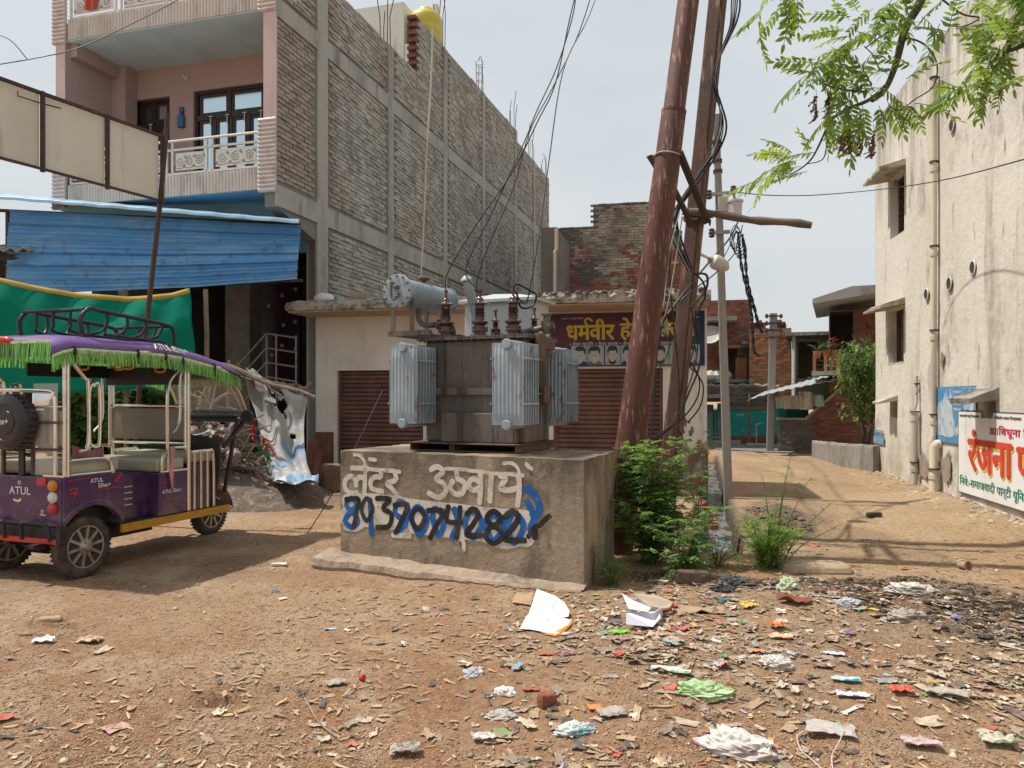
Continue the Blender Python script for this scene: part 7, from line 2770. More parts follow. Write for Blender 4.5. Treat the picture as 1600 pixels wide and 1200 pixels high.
# potted plants on the far balcony
def potted(label, px, py, red=False):
 c = at(px, py, 20.2)
 o = thing('potted_plant', label, 'potted plant', c)
 o.scale = (.8, .8, .8)
 mb = MB()
 mb.lathe((0, 0, 0), (0, 0, 1), [(0, .09), (.2, .13), (.22, .14), (.24, .14), (.241, .11)], 12)
 mb.build('pot', M['brick_orange'], o)
 mb = MB()
 for k in range(26):
  a = rr.uniform(0, 6.28)
  L = rr.uniform(.25, .5)
  d = V((math.cos(a) * .6, math.sin(a) * .6, rr.uniform(.4, 1.2)))
  lf, ff_ = leaf_face(L, .03, .5)
  m_ = rotm(d)
  mb.add([V((0, 0, .24)) + m_ @ q for q in lf], ff_)
 mb.build('leaves', M['leaf_bush'], o)
 if red:
  mb = MB()
  for k in range(14):
   p = V((rr.uniform(-.2, .2), rr.uniform(-.2, 0), rr.uniform(.2, .6)))
   mb.lathe(p, (0, 0, 1), [(-.03, .01), (0, .04), (.03, .01)], 7)
  mb.build('flowers', mat('red_flowers', (.55, .03, .03)), o)


potted('spiky potted plant at the left end of the far balcony rail', 1277, 560)
potted('bushy potted plant in the middle of the far balcony rail', 1291, 558)
potted('potted plant with red flowers at the right of the far balcony rail', 1302, 558, True)
# scrub seen behind the rickshaw
sc_ = thing('shrub', 'dark leafy shrub behind the rickshaw under the green cloth', 'shrub', (-5.9, 12.3, 0))
mb = MB()
for k in range(55):
 c = at(rr.uniform(85, 290), rr.uniform(612, 700), rr.uniform(12.0, 12.6))
 for j in range(16):
  lf, ff_ = leaf_face(rr.uniform(.08, .15), rr.uniform(.03, .05), .3)
  d = V((rr.uniform(-1, 1), rr.uniform(-1, .6), rr.uniform(-.7, .6)))
  m_ = rotm(d)
  mb.add([c + V((rr.gauss(0, .12), rr.gauss(0, .1), rr.gauss(0, .12))) + m_ @ q for q in lf], ff_)
q = mb.build('leaves', M['leaf_bush'], sc_, world=True)
q['kind'] = 'stuff'
mb = MB()
for k in range(7):
 x = -7.2 + k * .45
 mb.tube([(x, 12.3, 0), (x + .1, 12.3, .8), (x + rr.uniform(-.2, .2), 12.3, 1.5)], .015, 5)
mb.build('stem', M['bark'], sc_, world=True)

# ------------------------------------------------------------------ electric rickshaw
HEAD = math.radians(20)
RK = Frame((-4.03, 6.6), (math.sin(HEAD), math.cos(HEAD)))
rk = thing('electric_rickshaw', 'parked purple electric rickshaw with a green fringed roof and roof rack', 'rickshaw', (-4.03, 6.6, 0), RK.rot)


def part(mb, name, m, parent=None, **k):
 return mb.build(name, M[m] if isinstance(m, str) else m, parent or rk, **k)


# wheels
def wheel(x, y, r=.255, w_=.115, name='wheel', gz_=0.0):
 mb = MB()
 prof = [(-w_ / 2 * .62, r * .66), (-w_ / 2 * .95, r * .74), (-w_ / 2, r * .86), (-w_ / 2 * .8, r * .97), (-w_ * .22, r), (w_ * .22, r), (w_ / 2 * .8, r * .97), (w_ / 2, r * .86), (w_ / 2 * .95, r * .74), (w_ / 2 * .62, r * .66)]
 mb.lathe((x, y, r), (1, 0, 0), prof, 40)
 for k in range(40):
  a = 2 * math.pi * k / 40
  for s_ in (-1, 1):
   m_ = Matrix.Translation((x + s_ * w_ * .3, y, r)) @ Matrix.Rotation(a + (.08 if s_ > 0 else 0), 4, 'X')
   mb.box((-.016, -.009, r - .006), (.016, .009, r + .003), m_)
 t = part(mb, name, 'rk_tyre', smooth='auto')
 mb = MB()
 mb.lathe((x, y, r), (1, 0, 0), [(-w_ * .36, r * .60), (-w_ * .40, r * .70), (w_ * .40, r * .70), (w_ * .44, r * .695), (w_ * .44, r * .655), (w_ * .2, r * .60), (w_ * .14, r * .58)], 40, cap=False)
 mb.lathe((x, y, r), (1, 0, 0), [(-.02, r * .62), (.02, r * .62)], 30)
 part(mb, 'wheel_well', 'rk_black', t, smooth='auto')
 for s_ in (1, -1):
  mb = MB()
  mb.lathe((x + s_ * w_ * .36, y, r), (s_, 0, 0), [(0, r * .645), (.012, r * .655), (.013, r * .70), (.002, r * .71), (0, r * .645)], 40, cap=False)
  part(mb, 'rim', 'rk_alloy', t, smooth='auto')
  mb = MB()
  for k in range(10):
   a = 2 * math.pi * k / 10 + .15
   d = V((0, math.cos(a), math.sin(a)))
   tng = V((0, -math.sin(a), math.cos(a)))
   c = V((x + s_ * w_ * .38, y, r))
   mb.beam(c + d * r * .2, c + d * r * .66, .024, .014, up=V((1, 0, 0)))
  part(mb, 'spokes', 'rk_alloy', t)
  mb = MB()
  mb.lathe((x + s_ * w_ * .34, y, r), (s_, 0, 0), [(0, r * .26), (.016, r * .25), (.022, r * .18), (.03, r * .13), (.05, r * .1), (.052, .004)], 20)
  for k in range(4):
   a = 2 * math.pi * k / 4 + .4
   mb.lathe((x + s_ * (w_ * .34 + .018), y + r * .19 * math.cos(a), r + r * .19 * math.sin(a)), (s_, 0, 0), [(0, .01), (.016, .01)], 6)
  part(mb, 'hub', 'rk_alloy', t, smooth='auto')
 return t


wheel(.44, 0)
wheel(-.44, 0)
wheel(0, 2.0, .245, .10)
mb = MB()
mb.tube([(-.4, 0, .255), (.4, 0, .255)], .035, 8)
mb.lathe((-.1, 0, .255), (1, 0, 0), [(0, .05), (.03, .09), (.17, .09), (.2, .05)], 12)
for x in (-.3, .3):
 mb.beam((x, -.35, .30), (x, .35, .30), .06, .03)
 mb.beam((x, -.16, .33), (x, 1.9, .36), .05, .05)
part(mb, 'axle', 'rk_black')
# floor pan and sill
mb = MB()
mb.box((-.47, .36, .36), (.47, 1.72, .395))
mb.box((-.2, .5, .22), (.2, 1.0, .359))
part(mb, 'floor_pan', 'rk_black')
for s_ in (1, -1):
 mb = MB()
 a, b = sorted((s_ * .475, s_ * .505))
 mb.box((a, .36, .325), (b, 1.74, .385))
 mb.box((a - .0, .36, .315), (b, 1.74, .3249))
 part(mb, 'sill_strip', 'rk_yellow')


# rear body
def side_panel(s_):
 x = .5 * s_
 N = 14
 arch = [(.07 + .335 * math.cos(math.pi * k / N), .255 + .34 * math.sin(math.pi * k / N)) for k in range(N + 1)]
 low = .47
 right = [(q, z) for q, z in arch if z >= low]
 pts = [(-.215, low), (-.215, .835), (-.20, .855), (.36, .855), (.385, .83), (.39, low - .02), (.385, .42)]
 pts += [(max(min(q, .38), -.2), z) for q, z in arch if z > .40]
 mb = MB()
 P = [(x - .02 * s_, q, z) for q, z in pts]
 mb.prism(P if s_ > 0 else P[::-1], (.02 * s_, 0, 0))
 o = part(mb, 'side_panel', 'purple', bevel=.006)
 mb = MB()
 ring = []
 for k in range(N + 1):
  q, z = arch[k]
  if z > .44:
   ring.append([V((x + .004 * s_, q, z)), V((x + .012 * s_, .07 + (q - .07) * 1.1, .255 + (z - .255) * 1.1)), V((x + .002 * s_, .07 + (q - .07) * 1.16, .255 + (z - .255) * 1.16)), V((x - .06 * s_, q, z))])
 if ring:
  mb.grid(ring)
  part(mb, 'arch_lip', 'purple', o, smooth=True)
 mb = MB()
 for a, b in ((.40, .56), (.44, .52)):
  mb.box((x - .3 * s_ if s_ > 0 else x, -.2, .001 + a), (x - .28 * s_ if s_ > 0 else x + .02, -.18, a + .01))
 return o


def rounded(u0, u1, v0, v1, r, n=5):
 out = []
 for (cx, cy, a0) in ((u1 - r, v1 - r, 0), (u0 + r, v1 - r, math.pi / 2), (u0 + r, v0 + r, math.pi), (u1 - r, v0 + r, 3 * math.pi / 2)):
  for k in range(n + 1):
   a = a0 + math.pi / 2 * k / n
   out.append((cx + r * math.cos(a), cy + r * math.sin(a)))
 return out


spr = side_panel(1)
side_panel(-1)
mb = MB()
mb.box((-.478, -.225, .45), (.478, -.2, .855))
bk = part(mb, 'rear_panel', 'purple', bevel=.01)
mb = MB()
mb.box((-.478, -.199, .70), (.478, .39, .72))
mb.box((-.478, .37, .40), (.478, .39, .70))
part(mb, 'rear_box', 'purple')
mb = MB()
mb.box((-.44, -.19, .46), (-.36, .36, .69))
mb.box((.36, -.19, .46), (.38, .36, .69))
part(mb, 'inner_arch', 'rk_black')
# bumper group
mb = MB()
mb.box((-.46, -.225, .315), (.46, -.19, .445))
part(mb, 'bumper_panel', 'rk_black', bevel=.008)
mb = MB()
mb.box((-.475, -.262, .315), (.475, -.2255, .355))
part(mb, 'bumper_bar', 'rk_red')
mb = MB()
for s_ in (1, -1):
 mb.tube(smooth_path([(s_ * .10, -.27, .34), (s_ * .10, -.275, .44), (s_ * .13, -.28, .48), (s_ * .34, -.28, .48), (s_ * .40, -.275, .44), (s_ * .41, -.27, .34)], 4), .015, 8)
part(mb, 'bumper_tube', 'rk_black', smooth='auto')
mb = MB()
mb.box((.462, -.262, .315), (.51, -.19, .455))
part(mb, 'bumper_corner', 'rk_black', bevel=.006)
# lamps and reflectors on the rear panel
for s_ in (1, -1):
 for z, m_ in ((.785, 'rk_amber'), (.69, 'rk_lens'), (.60, 'rk_red')):
  mb = MB()
  mb.lathe((s_ * .40, -.2255, z), (0, -1, 0), [(0, .046), (.018, .046), (.02, .04)], 24)
  h = part(mb, 'tail_lamp', 'rk_lens' if z < .7 and z > .65 else m_, bk, smooth='auto')
  mb = MB()
  mb.lathe((s_ * .40, -.245, z), (0, -1, 0), [(0, .039), (.012, .034), (.02, .018), (.022, .003)], 20)
  part(mb, 'lamp_lens', m_, h if False else bk, smooth=True)
mb = MB()
mb.box((.22, -.234, .785), (.32, -.2252, .845))
part(mb, 'reflector', 'rk_red', bk)
fr_ = lambda u, v, d: V((u, -.2262 - d, v))
text('lettering', 'ATUL', 'rk_white', bk, fr_, (-.10, .70, .145, .765), bold=.01)
mb = MB()
stroke(mb, [(-.05, .655), (0, .645), (.03, .66)], .02, fr_, .001)
stroke(mb, [(.02, .78), (.0, .80), (.025, .81), (.03, .79)], .008, fr_, .0015)
stroke(mb, [(.25, .545), (.29, .54), (.31, .545)], .008, fr_, .002)
stroke(mb, [(.275, .55), (.265, .575), (.285, .58), (.285, .555)], .007, fr_, .0025)
part(mb, 'chrome_emblem', 'steel', bk)
# decals on the side panel
fs = lambda u, v, d: V((.5055 + d, u, v))
text('lettering', 'ATUL', 'rk_white', spr, fs, (.03, .785, .16, .822), bold=.02)
text('lettering', 'Elite+', 'rk_white', spr, fs, (.11, .738, .235, .775), bold=.02)
mb = MB()
d = .0005
for k in range(2):
 for P in ([(-.17 + .0, .745 - .03 * k), (-.10, .755 - .03 * k), (-.13, .705 - .02 * k)],):
  stroke(mb, P, .011, fs, d)
  d += .0004
 stroke(mb, [(.27 + .03 * k, .775), (.33 + .02 * k, .835)], .013, fs, d)
 d += .0004
stroke(mb, [(-.18, .825), (.02, .832)], .006, fs, d)
stroke(mb, [(.10, .725), (.34, .722)], .006, fs, d + .0004)
stroke(mb, [(.27, .775), (.35, .765)], .006, fs, d + .0008)
part(mb, 'decal', 'rk_redline', spr)
# foot-well riser with louvres, under-seat box
mb = MB()
mb.box((.30, .391, .396), (.33, .79, .80))
rs_ = part(mb, 'footwell_panel', 'purple')
mb = MB()
for k in range(4):
 mb.box((.3305, .53, .52 + k * .055), (.336, .63, .528 + k * .055))
part(mb, 'louvre', 'rk_lens', rs_)
mb = MB()
mb.box((-.49, .79, .396), (.49, 1.15, .80))
bx_ = part(mb, 'seat_box', 'purple', bevel=.006)
fs2 = lambda u, v, d: V((.4915 + d, u, v))
text('lettering', 'ATUL Elite+', 'rk_white', bx_, fs2, (.83, .60, 1.07, .635), bold=.015)
mb = MB()
for k, z in enumerate((.73, .70, .535, .49)):
 stroke(mb, [(.86, z), (1.0, z)], .007, fs2, .0004 * k)
part(mb, 'decal', 'rk_redline', bx_)
# seats
def cushion(name, lo, hi, m, r=.035):
 mb = MB()
 mb.box(lo, hi)
 o = part(mb, name, m, smooth=False)
 b = o.modifiers.new('bevel', 'BEVEL')
 b.width, b.segments = r, 4
 for p in o.data.polygons:
  p.use_smooth = True
 return o


cushion('seat_cushion', (-.48, -.15, .857), (.48, .36, .965), 'rk_seat')
cushion('seat_cushion', (-.48, .78, .803), (.48, 1.13, .93), 'rk_seat')
cushion('driver_seat', (-.46, 1.17, .85), (.46, 1.56, .96), 'rk_seat')
mb = MB()
mb.box((-.46, 1.2, .396), (.46, 1.5, .849))
part(mb, 'driver_seat_box', 'purple')
cushion('backrest', (-.47, -.19, 1.10), (.47, -.13, 1.40), 'rk_seat', .02)
cushion('backrest', (-.47, 1.13, 1.09), (.47, 1.175, 1.40), 'rk_back', .015)
mb = MB()
for z in (1.055, 1.425):
 mb.tube([(-.48, 1.15, z), (.48, 1.15, z)], .014, 8)
 mb.tube([(-.48, -.16, z), (.48, -.16, z)], .014, 8)
part(mb, 'seat_frame', 'steel', smooth='auto')
# stainless tube frame
for s_ in (1, -1):
 x = .485 * s_
 for (y_, z0_, z1_, r_) in ((-.195, .86, 1.83, .017), (-.165, .86, 1.83, .017), (1.17, .40, 1.9, .02), (1.13, 1.0, 1.88, .014)):
  fz = MB()
  fz.tube([(x, y_, z0_), (x, y_, z1_)], r_, 10)
  part(fz, 'corner_post', 'steel', smooth='auto')
for s_ in (1, -1):
 x = .495 * s_
 gb_ = MB()
 gb_.tube(smooth_path([(x, -.15, .985), (x, .16, .985), (x, .245, .94), (x, .265, .85)], 4), .014, 8)
 gb_.tube([(x, -.15, .865), (x, .28, .865)], .013, 8)
 part(gb_, 'arm_rail', 'steel', smooth='auto')
 gb_ = MB()
 gb_.tube(smooth_path([(x, -.12, 1.78), (x, -.01, 1.66), (x, .02, 1.60), (x, .02, 1.12), (x, -.06, 1.06)], 4), .014, 8)
 gb_.tube(smooth_path([(x - .03 * s_, .10, 1.60), (x - .03 * s_, .13, 1.63), (x - .03 * s_, .16, 1.56), (x - .03 * s_, .16, 1.14), (x - .03 * s_, .13, 1.08), (x - .03 * s_, .08, 1.10), (x - .03 * s_, .06, 1.16), (x - .03 * s_, .06, 1.56), (x - .03 * s_, .10, 1.62)], 3), .012, 8)
 part(gb_, 'grab_rail', 'steel', smooth='auto')
 gb_ = MB()
 gb_.tube(smooth_path([(x, 1.14, 1.02), (x, .92, 1.02), (x, .83, .93), (x, .82, .81)], 4), .014, 8)
 gb_.tube([(x, .80, .805), (x, 1.14, .805)], .013, 8)
 part(gb_, 'arm_rail', 'steel', smooth='auto')
 gb_ = MB()
 gb_.tube(smooth_path([(x, 1.05, 1.78), (x, 1.0, 1.74), (x, .90, 1.60), (x, .89, 1.20), (x, .90, .81)], 4), .014, 8)
 gb_.tube(smooth_path([(x, 1.10, 1.78), (x, 1.05, 1.68), (x, 1.05, 1.30), (x, .95, 1.17)], 4), .013, 8)
 part(gb_, 'grab_rail', 'steel', smooth='auto')
 gb_ = MB()
 gb_.tube(smooth_path([(x, 1.19, .97), (x, 1.42, .97), (x, 1.50, .92), (x, 1.51, .40)], 4), .014, 8)
 for y in (1.24, 1.33, 1.42):
  gb_.tube([(x, y, .40), (x, y, .965)], .012, 8)
 part(gb_, 'door_guard', 'steel', smooth='auto')
# rear window: clear sheets in tube frames, luggage guard, spare wheel
mb = MB()
mb.box((.17, -.222, .865), (.44, -.219, 1.62))
mb.box((-.44, -.222, .865), (-.17, -.219, 1.62))
part(mb, 'clear_sheet', 'rk_clear')
mb = MB()
for s_ in (1, -1):
 for z in (1.08, 1.30):
  mb.beam((s_ * .17, -.225, z), (s_ * .47, -.225, z), .02, .02)
 mb.beam((s_ * .17, -.225, .87), (s_ * .17, -.225, 1.30), .025, .025)
 mb.beam((s_ * .3, -.205, 1.1), (s_ * .3, -.205, 1.42), .02, .02)
part(mb, 'window_bars', 'tin_dark')
mb = MB()
mb.tube(smooth_path([(-.44, -.215, .87), (-.44, -.215, 1.48), (-.38, -.215, 1.56), (.30, -.215, 1.56), (.38, -.215, 1.52), (.40, -.215, 1.44), (.40, -.215, .87)], 4), .015, 8)
part(mb, 'window_frame', 'steel', smooth='auto')
mb = MB()
c = (.03, -.24, 1.30)
mb.lathe(c, (0, -1, 0), [(0, .20), (.01, .225), (.05, .235), (.10, .225), (.122, .19), (.124, .15), (.118, .145), (.118, .10), (.126, .095), (.128, .01)], 40)
sw = part(mb, 'spare_wheel', mat('black_spare_wheel_cover', (.014, .015, .017), rough=.28, coat=.3), smooth='auto')
mb = MB()
for k in range(28):
 a = 2 * math.pi * k / 28
 m_ = Matrix.Translation((c[0], c[1] - .05, c[2])) @ Matrix.Rotation(a, 4, 'Y')
 mb.box((-.012, -.045, .215), (.012, .04, .2345), m_)
part(mb, 'tread_block', 'rk_tyre', sw)
text('lettering', 'Elite+', 'rk_white', sw, lambda u, v, d: V((u, -.3695 - d, v)), (-.09, 1.285, .075, 1.335), bold=.015)
mb = MB()
mb.tube([(.03, -.2, 1.3), (.03, -.24, 1.3)], .05, 10)
mb.beam((.03, -.215, .86), (.03, -.215, 1.3), .06, .02)
part(mb, 'spare_bracket', 'rk_black', sw)
# roof: padded purple vinyl over a frame, drooping to the front
def roof_z(y):
 return 2.035 - (.0 if y < .75 else .2 * ((y - .75) / 1.2) ** 1.5) - (.06 * ((-.1 - y) / .25) ** 2 if y < -.1 else 0)


rows = []
NY, NX = 44, 26
for i in range(NY + 1):
 y = -.36 + 2.34 * i / NY
 hw = .545 - (.10 * ((y - 1.55) / .43) ** 2 if y > 1.55 else 0)
 row = []
 for k in range(NX + 1):
  a = k / NX * math.pi
  c_, s_ = math.cos(a), math.sin(a)
  x = -hw * (abs(c_) ** .55) * (1 if c_ > 0 else -1)
  z = roof_z(y) - .14 + .14 * (s_ ** .6) + .008 * mnoise.noise(V((x * 5, y * 5, 1))) - .004 * abs(math.sin(y * 7))
  row.append(V((x, y, z)))
 rows.append(row)
mb = MB()
mb.grid(rows)
mb.add([q for q in rows[0]], [tuple(range(NX + 1))])
mb.add([q for q in rows[-1]], [tuple(reversed(range(NX + 1)))])
roof = part(mb, 'roof', 'purple_roof', smooth='auto')
mb = MB()
rows = []
for i in range(NY + 1):
 y = -.35 + 2.3 * i / NY
 rows.append([V((x, y, roof_z(y) - .13)) for x in (-.53, -.2, .2, .53)])
mb.grid(rows, thick=(0, 0, .006))
part(mb, 'roof_lining', 'rk_black', roof)
mb = MB()
for s_ in (1, -1):
 mb.tube([(s_ * .55, -.36 + 2.2 * i / 20, roof_z(-.36 + 2.2 * i / 20) - .127) for i in range(21)], .013, 7)
part(mb, 'edge_trim', 'rk_black', roof)
mb = MB()
mb.tube(smooth_path([(-.5, -.37, roof_z(-.36) - .03), (-.1, -.38, roof_z(-.36) + .0), (.06, -.375, roof_z(-.36) - .0), (.10, -.36, roof_z(-.36) - .015)], 4), .03, 8)
o = part(mb, 'red_strip', 'rk_red', roof, smooth=True)
fs3 = lambda u, v, d: V((.5485 + d * 1.0, u, v))


def on_roof(u, v, d):
 """lettering follows the padded side of the roof"""
 y = u
 t = v                                   # 0..1 up the side
 a = math.pi * (.035 + .15 * t)
 c_, s_ = math.cos(a), math.sin(a)
 hw = .545
 x = hw * (abs(c_) ** .55)
 z = roof_z(y) - .14 + .14 * (s_ ** .6)
 return V((x + .012 + d, y, z + .012 + d))


text('lettering', 'ATUL Elite+', 'rk_white', roof, on_roof, (.68, .0, 1.10, .95), bold=.02)
mb = MB()
d = .0005
for (ya, yb) in ((.66, .76), (1.08, 1.2)):
 for k in range(3):
  stroke(mb, [(ya, .05 + .3 * k), (yb, .2 + .3 * k)], .012, lambda u, v, dd: on_roof(u, v, dd), d)
  d += .0004
part(mb, 'decal', 'rk_redline', roof)
# roof rack of black tube
rack = MB()
zt_, zb_ = 2.26, 2.06
for s_ in (1, -1):
 x = .36 * s_
 rack.tube(smooth_path([(x, .08, roof_z(.1) - .0), (x, .06, zt_ - .08), (x, .14, zt_ + .01), (x, .24, zt_ + .005)], 4) + smooth_path([(x, .6, zt_ - .02), (x, 1.0, zt_ - .05), (x, 1.1, zt_ - .1), (x, 1.11, roof_z(1.1) - .01)], 4), .019, 8)
 rack.tube([(x, .3, zb_), (x, 1.0, zb_ - .02)], .013, 8)
 for y in (.33, .55, .76, .96):
  rack.tube(smooth_path([(x, y, zt_ - .01 - .04 * y), (x, y, zt_ - .10), (x - .02 * s_, y - .04, zb_ + .03), (x - .05 * s_, y - .12, zb_ - .0)], 4), .014, 8)
for y, z in ((.10, zt_), (1.06, zt_ - .06)):
 rack.tube([(-.36, y, z), (.36, y, z)], .017, 8)
for x in (-.2, 0, .2):
 rack.tube(smooth_path([(x, .10, zt_), (x, .10, zt_ - .12), (x, .16, zb_ + .01), (x, .9, zb_ - .01), (x, 1.06, zt_ - .06)], 4), .013, 8)
rk_rack = part(rack, 'roof_rack', 'rk_black', smooth='auto')
mb = MB()
for s_ in (1, -1):
 for y in (.08, 1.1):
  mb.box((.36 * s_ - .04, y - .03, roof_z(y) - .01), (.36 * s_ + .04, y + .03, roof_z(y) + .012))
part(mb, 'rack_foot', 'rk_black', rk_rack)
# green fringe all round
r = random.Random(41)


def fringe(path, length, name):
 mb = MB()
 tot = 0
 for i in range(len(path) - 1):
  a, b = V(path[i]), V(path[i + 1])
  n = max(1, int((b - a).length / .0055))
  dr = (b - a).normalized()
  outw = V((dr.y, -dr.x, 0))
  for k in range(n):
   p = a + (b - a) * (k / n)
   L = length * r.uniform(.93, 1.04)
   sw_ = V((r.uniform(-.012, .012), r.uniform(-.012, .012), 0)) + outw * r.uniform(-.004, .018)
   w_ = .0042
   q = p + sw_ * .5 - V((0, 0, L * .5))
   e = p + sw_ - V((0, 0, L))
   o_ = outw * r.uniform(-.006, .006)
   mb.add([p - dr * w_ + o_, p + dr * w_ + o_, q + dr * w_ + o_, q - dr * w_ + o_, e + dr * w_ * .6 + o_, e - dr * w_ * .6 + o_], [(0, 1, 2, 3), (3, 2, 4, 5)])
 o = part(mb, name, 'rk_fringe', roof)
 o['kind'] = 'stuff'
 mb = MB()
 pts = [V(q) for q in path]
 rows = [[q + V((0, 0, .012)), q - V((0, 0, .012))] for q in pts]
 mb.grid(rows, thick=(.003, -.003, 0))
 part(mb, 'braid', 'rk_braid', roof)
 return o


ys = [-.37 + 2.3 * i / 24 for i in range(25)]
fringe([(.562 - (.10 * ((y - 1.55) / .43) ** 2 if y > 1.55 else 0), y, roof_z(y) - .135) for y in ys], .125, 'fringe')
fringe([(-.57, y, roof_z(y) - .135) for y in ys[::-1]], .125, 'fringe')
fringe([(-.56 + 1.12 * i / 10, -.375, roof_z(-.36) - .02 - .0 * i) for i in range(11)], .15, 'fringe')
fringe([(.46 - .92 * i / 10, 1.95, roof_z(1.94) - .09) for i in range(11)], .12, 'fringe')
# rolled side curtain with straps
mb = MB()
P = [(.535, -.17 + 1.72 * i / 16, roof_z(-.17 + 1.72 * i / 16) - .15 - .012 * math.sin(i * .7)) for i in range(17)]
mb.tube(P, [.031 + .003 * math.sin(i * 2.1) for i in range(17)], 12)
rc = part(mb, 'rolled_curtain', 'rk_roll', smooth=True)
mb = MB()
for t in (.02, .42, .6, .74, .97):
 i = t * 16
 q = V(P[int(i)])
 mb.lathe(q - V((0, .012, 0)), (0, 1, -.08), [(0, .045), (.024, .045)], 14)
 mb.beam(q + V((.03, 0, .04)), q + V((.035, 0, -.09)), .018, .006)
part(mb, 'strap', 'rk_black', rc)
# header board with orange hand loops
mb = MB()
mb.box((-.46, 1.06, 1.63), (.46, 1.075, 1.80))
mb.box((-.46, .2, 1.70), (-.44, 1.06, 1.82))
part(mb, 'header_board', 'rk_black')
for (x, y) in ((.30, .62), (.05, .75), (-.25, .62), (.30, 1.0)):
 mb = MB()
 z = roof_z(y) - .10
 mb.beam((x, y, z), (x, y, z - .07), .11, .012, up=V((0, 1, 0)))
 mb.tube(smooth_path([(x - .05, y, z - .06), (x - .06, y, z - .13), (x - .045, y, z - .16), (x + .045, y, z - .16), (x + .06, y, z - .13), (x + .05, y, z - .06)], 3), .012, 6)
 mb.beam((x - .06, y, z - .09), (x + .06, y, z - .09), .02, .02)
 part(mb, 'hand_loop', 'rk_orange', smooth='auto')
# front: cowl, windscreen, handlebar, fork, headlamp
mb = MB()
rows = []
for i in range(13):
 t = i / 12
 z = .42 + .68 * t
 y = 1.64 + .04 * math.sin(t * 3.0)
 hw = .40 + .05 * min(1, t * 1.6)
 rows.append([V((hw * math.sin((k / 12 - .5) * 2.6) / math.sin(1.3), y + .14 * math.cos((k / 12 - .5) * 2.6) - .04, z)) for k in range(13)])
mb.grid(rows, thick=(0, -.03, 0))
part(mb, 'front_cowl', 'rk_black', smooth='auto')
mb = MB()
mb.box((-.46, 1.58, .38), (.46, 1.76, .42))
mb.beam((0, 1.7, .40), (0, 2.0, .62), .1, .04)
part(mb, 'front_floor', 'rk_black')
mb = MB()
arc = [(0 + .0, 2.0 + .30 * math.cos(a), .245 + .30 * math.sin(a)) for a in [math.pi * (.02 + .96 * k / 14) for k in range(15)]]
mb.grid([[V((-.075, y, z)), V((-.05, y * 1, z + .02)), V((.05, y, z + .02)), V((.075, y, z))] for (x, y, z) in arc], thick=(0, 0, -.006))
part(mb, 'mudguard', 'purple', smooth='auto')
mb = MB()
for x in (-.08, .08):
 mb.tube([(x, 2.0, .245), (x * .9, 1.93, .62), (x * .8, 1.86, .95)], .022, 8)
mb.tube([(0, 1.93, .60), (0, 1.82, 1.08)], .03, 8)
part(mb, 'fork', 'rk_black')
mb = MB()
mb.tube(smooth_path([(-.36, 1.62, 1.10), (-.2, 1.74, 1.13), (0, 1.80, 1.10), (.2, 1.74, 1.13), (.36, 1.62, 1.10)], 4), .014, 8)
part(mb, 'handlebar', 'steel', smooth='auto')
mb = MB()
mb.lathe((0, 1.86, .95), (0, 1, 0), [(-.04, .09), (.02, .10), (.05, .09), (.06, .02)], 18)
part(mb, 'headlamp', 'rk_lens', smooth='auto')
mb = MB()
mb.box((-.44, 1.92, 1.245), (.44, 2.12, 1.275))
mb.box((-.30, 2.0, 1.275), (.30, 2.10, 1.31))
dash = part(mb, 'dashboard', 'rk_black', bevel=.01)
for s_ in (1, -1):
 mb = MB()
 mb.beam((s_ * .42, 2.06, 1.24), (s_ * .40, 1.76, .98), .035, .035)
 mb.beam((s_ * .40, 1.97, 1.24), (s_ * .38, 1.80, .50), .03, .03)
 part(mb, 'cowl_strut', 'rk_black')
# raked windscreen
mb = MB()
rows = []
for i in range(9):
 t = i / 8
 rows.append([V(((.45 - .02 * t) * (2 * k / 10 - 1), 2.12 - .24 * t - .05 * (2 * k / 10 - 1) ** 2, 1.30 + .42 * t)) for k in range(11)])
mb.grid(rows, thick=(0, .004, 0))
ws = part(mb, 'windscreen', 'rk_clear', smooth=True)
mb = MB()
for s_ in (1, -1):
 mb.tube(smooth_path([(s_ * .455, 2.09, 1.27), (s_ * .455, 2.02, 1.42), (s_ * .45, 1.93, 1.58), (s_ * .44, 1.80, 1.75)], 4), .016, 8)
 mb.tube(smooth_path([(s_ * .41, 2.08, 1.27), (s_ * .41, 1.98, 1.44), (s_ * .40, 1.88, 1.60), (s_ * .40, 1.76, 1.75)], 4), .010, 8)
mb.tube([(-.455, 2.07, 1.30), (.455, 2.07, 1.30)], .012, 8)
part(mb, 'windscreen_frame', 'bamboo' if False else 'steel', ws, smooth='auto')
mb = MB()
mb.add([(-.44, 2.085, 1.31), (.44, 2.085, 1.31), (.44, 2.06, 1.375), (-.44, 2.06, 1.375)], [(0, 1, 2, 3)])
st_ = part(mb, 'sticker', mat('pale_grey_sticker', (.34, .33, .31), rough=.4), ws)
text('lettering', 'Ya Maa Vidhyavasini', 'wall_dark', st_, lambda u, v, d: V((u, 2.08 - (v - 1.31) * .385 - .0 - d, v)), (-.30, 1.325, .40, 1.36), bold=.015)
for s_ in (1, -1):
 mb = MB()
 mb.tube(smooth_path([(s_ * .44, 2.02, 1.30), (s_ * .50, 2.0, 1.32), (s_ * .53, 1.98, 1.32)], 3), .009, 6)
 mb.lathe((s_ * .55, 1.97, 1.30), (0, -1, 0), [(-.03, .03), (-.02, .065), (.02, .075), (.03, .07)], 16)
 part(mb, 'mirror', 'rk_black', smooth='auto')
